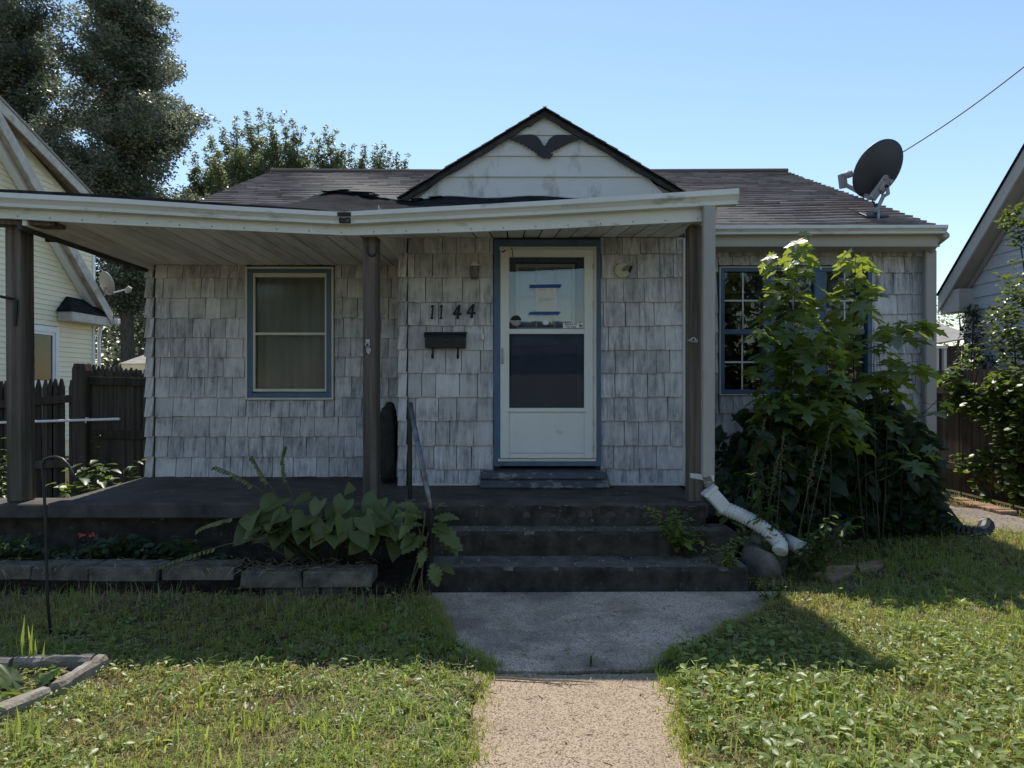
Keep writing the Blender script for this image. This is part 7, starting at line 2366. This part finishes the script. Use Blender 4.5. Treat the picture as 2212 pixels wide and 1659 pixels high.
# long dry stems and tufts along the block wall and the walk edges
x, y_, g = lawn_points(9000, (-4.8, 1.9), (3.4, 5.4), 104)
k = ((y_ > 4.55) & (x < -.6)) | ((np.abs(y_ - 3.74) < .05) & (x > -.4) & (x < 1.0))
blades(x[k], y_[k], g, .05, .17, .002, .0045, 'thatch', 'long_dry_grass', 'long dry grass along the block wall', 0, .9)
g = np.random.default_rng(9)
n = 1500
x = g.uniform(-.16, .85, n); k = g.uniform(0, 1, n) < .25 + .75 * np.abs((x - .36) / .5) ** 1.5; x = x[k]; n = len(x); y_ = 3.735 + .035 * g.standard_normal(n) + .02 * np.sin(x * 9)
blades(x, y_, g, .012, .038, .003, .005, 'grass', 'crack_grass', 'grass growing in the crack across the walk', -.1, .9, 0)
# grass creeping over the walk edges
def edge_tufts(poly, n, seed, idx):
    g = np.random.default_rng(seed)
    xs_, ys_ = [], []
    for i in idx:
        a, b = poly[i], poly[(i + 1) % len(poly)]
        f = g.uniform(0, 1, n)
        xs_.append(a[0] + (b[0] - a[0]) * f + .04 * g.standard_normal(n)); ys_.append(a[1] + (b[1] - a[1]) * f + .028 * g.standard_normal(n))
    x, y_ = np.concatenate(xs_), np.concatenate(ys_)
    k = g.uniform(0, 1, len(x)) < np.clip(.5 + .9 * lowfreq(x, y_, seed, 9.0), 0, 1)
    blades(x[k], y_[k], g, .03, .085, .003, .0065, 'grass', 'edge_grass', 'grass creeping over the edges of the walk', 0, .9, .022)
edge_tufts(APRON, 800, 31, (1, 2, 3, 4, 7, 8, 9, 10))
edge_tufts(WALK, 1400, 32, (2, 3, 4, 8, 9, 10))
# fallen bits on the walk
g = np.random.default_rng(15)
n = 260
x = g.uniform(-.5, 1.2, n); y_ = g.uniform(2.4, 5.0, n)
k = in_poly(x, y_, WALK) | in_poly(x, y_, APRON)
x, y_ = x[k], y_[k]; n = len(x)
a = g.uniform(0, 6.28, n)
v, tt, q = bake(BLADE, frames(np.stack([np.cos(a), np.sin(a), np.zeros(n)], 1), np.tile([[0., 0, 1]], (n, 1))), g.uniform(.03, .10, n), np.stack([x, y_, np.full(n, .032)], 1), g.uniform(0, 1, n))
o = link('grass_clippings', np_mesh('grass_clippings', v, tt, q, MT['thatch']))
o['kind'] = 'stuff'
o['label'] = 'dry grass clippings scattered on the walk'

# ================================================================== across the street, seen only as reflections in the glass
ah = thing('dark_house', 'low dark house across the street, mirrored in the door glass', 'house', (1, -30, 0))
MB().box(-5, 7, -36, -30, 0, 3.4).build('wall', MT['backing'], ah)
MB().prismx([(-37, 3.3), (-29.2, 3.3), (-33, 5.6)], -5.6, 7.6).build('roof', MT['felt'], ah)
for i, (x, yv, zt_, w, lab) in enumerate(((-11, -25, 8.5, 3.2, 'broad tree left of the dark house across the street'), (12.5, -26, 9.5, 3.6, 'broad tree right of the dark house across the street'), (-19, -30, 11, 4, 'tall tree farther left across the street'), (22, -30, 11, 4.2, 'tall tree farther right across the street'))):
    tree('street_tree', lab, (x, yv, 0), zt_, .25, col_clusters(60 + i, x, yv, lambda z: (w, w), 60, .8, 1.4, 1.6, zt_), 60, (.3, .5), 'treeleaf', 60 + i, QUAD, 12)

# dead grass and leaf litter lying on the concrete blocks, the slab edge and the steps
g = np.random.default_rng(55)
def litter(lab, x, y_, z, lo, hi, mat='thatch'):
    n = len(x)
    a = g.uniform(0, 6.28, n)
    d = np.stack([np.cos(a), np.sin(a), g.uniform(-.15, .25, n)], 1)
    v, tt, q = bake(BLADE, frames(d, np.tile([[0., 0, 1]], (n, 1)) + g.uniform(-.4, .4, (n, 3))), g.uniform(lo, hi, n), np.stack([x, y_, z], 1), g.uniform(0, .8, n))
    o = link('leaf_litter', np_mesh('leaf_litter', v, tt, q, MT[mat]))
    o['kind'] = 'stuff'
    o['label'] = lab
x = np.concatenate([g.uniform(PX(345, 5.1), PX(800, 5.1), 420), g.uniform(PX(-60, 5.1), PX(345, 5.1), 120)])
litter('dry grass and leaf litter on the concrete blocks', x, g.uniform(4.99, 5.4, len(x)) , np.full(len(x), .225), .04, .13)
x = np.concatenate([g.uniform(-.55, 1.6, 130), g.uniform(-.55, 1.6, 90)])
y_ = np.concatenate([g.uniform(5.24, 5.56, 130), g.uniform(5.60, 5.77, 90)])
litter('dead leaf litter on the step treads', x, y_, np.where(y_ < 5.58, .198, .388), .02, .06)
x = g.uniform(-3.7, 1.4, 160)
litter('dead leaf litter on the porch slab', x, g.uniform(5.85, 6.7, 160), np.full(160, .572), .02, .07)
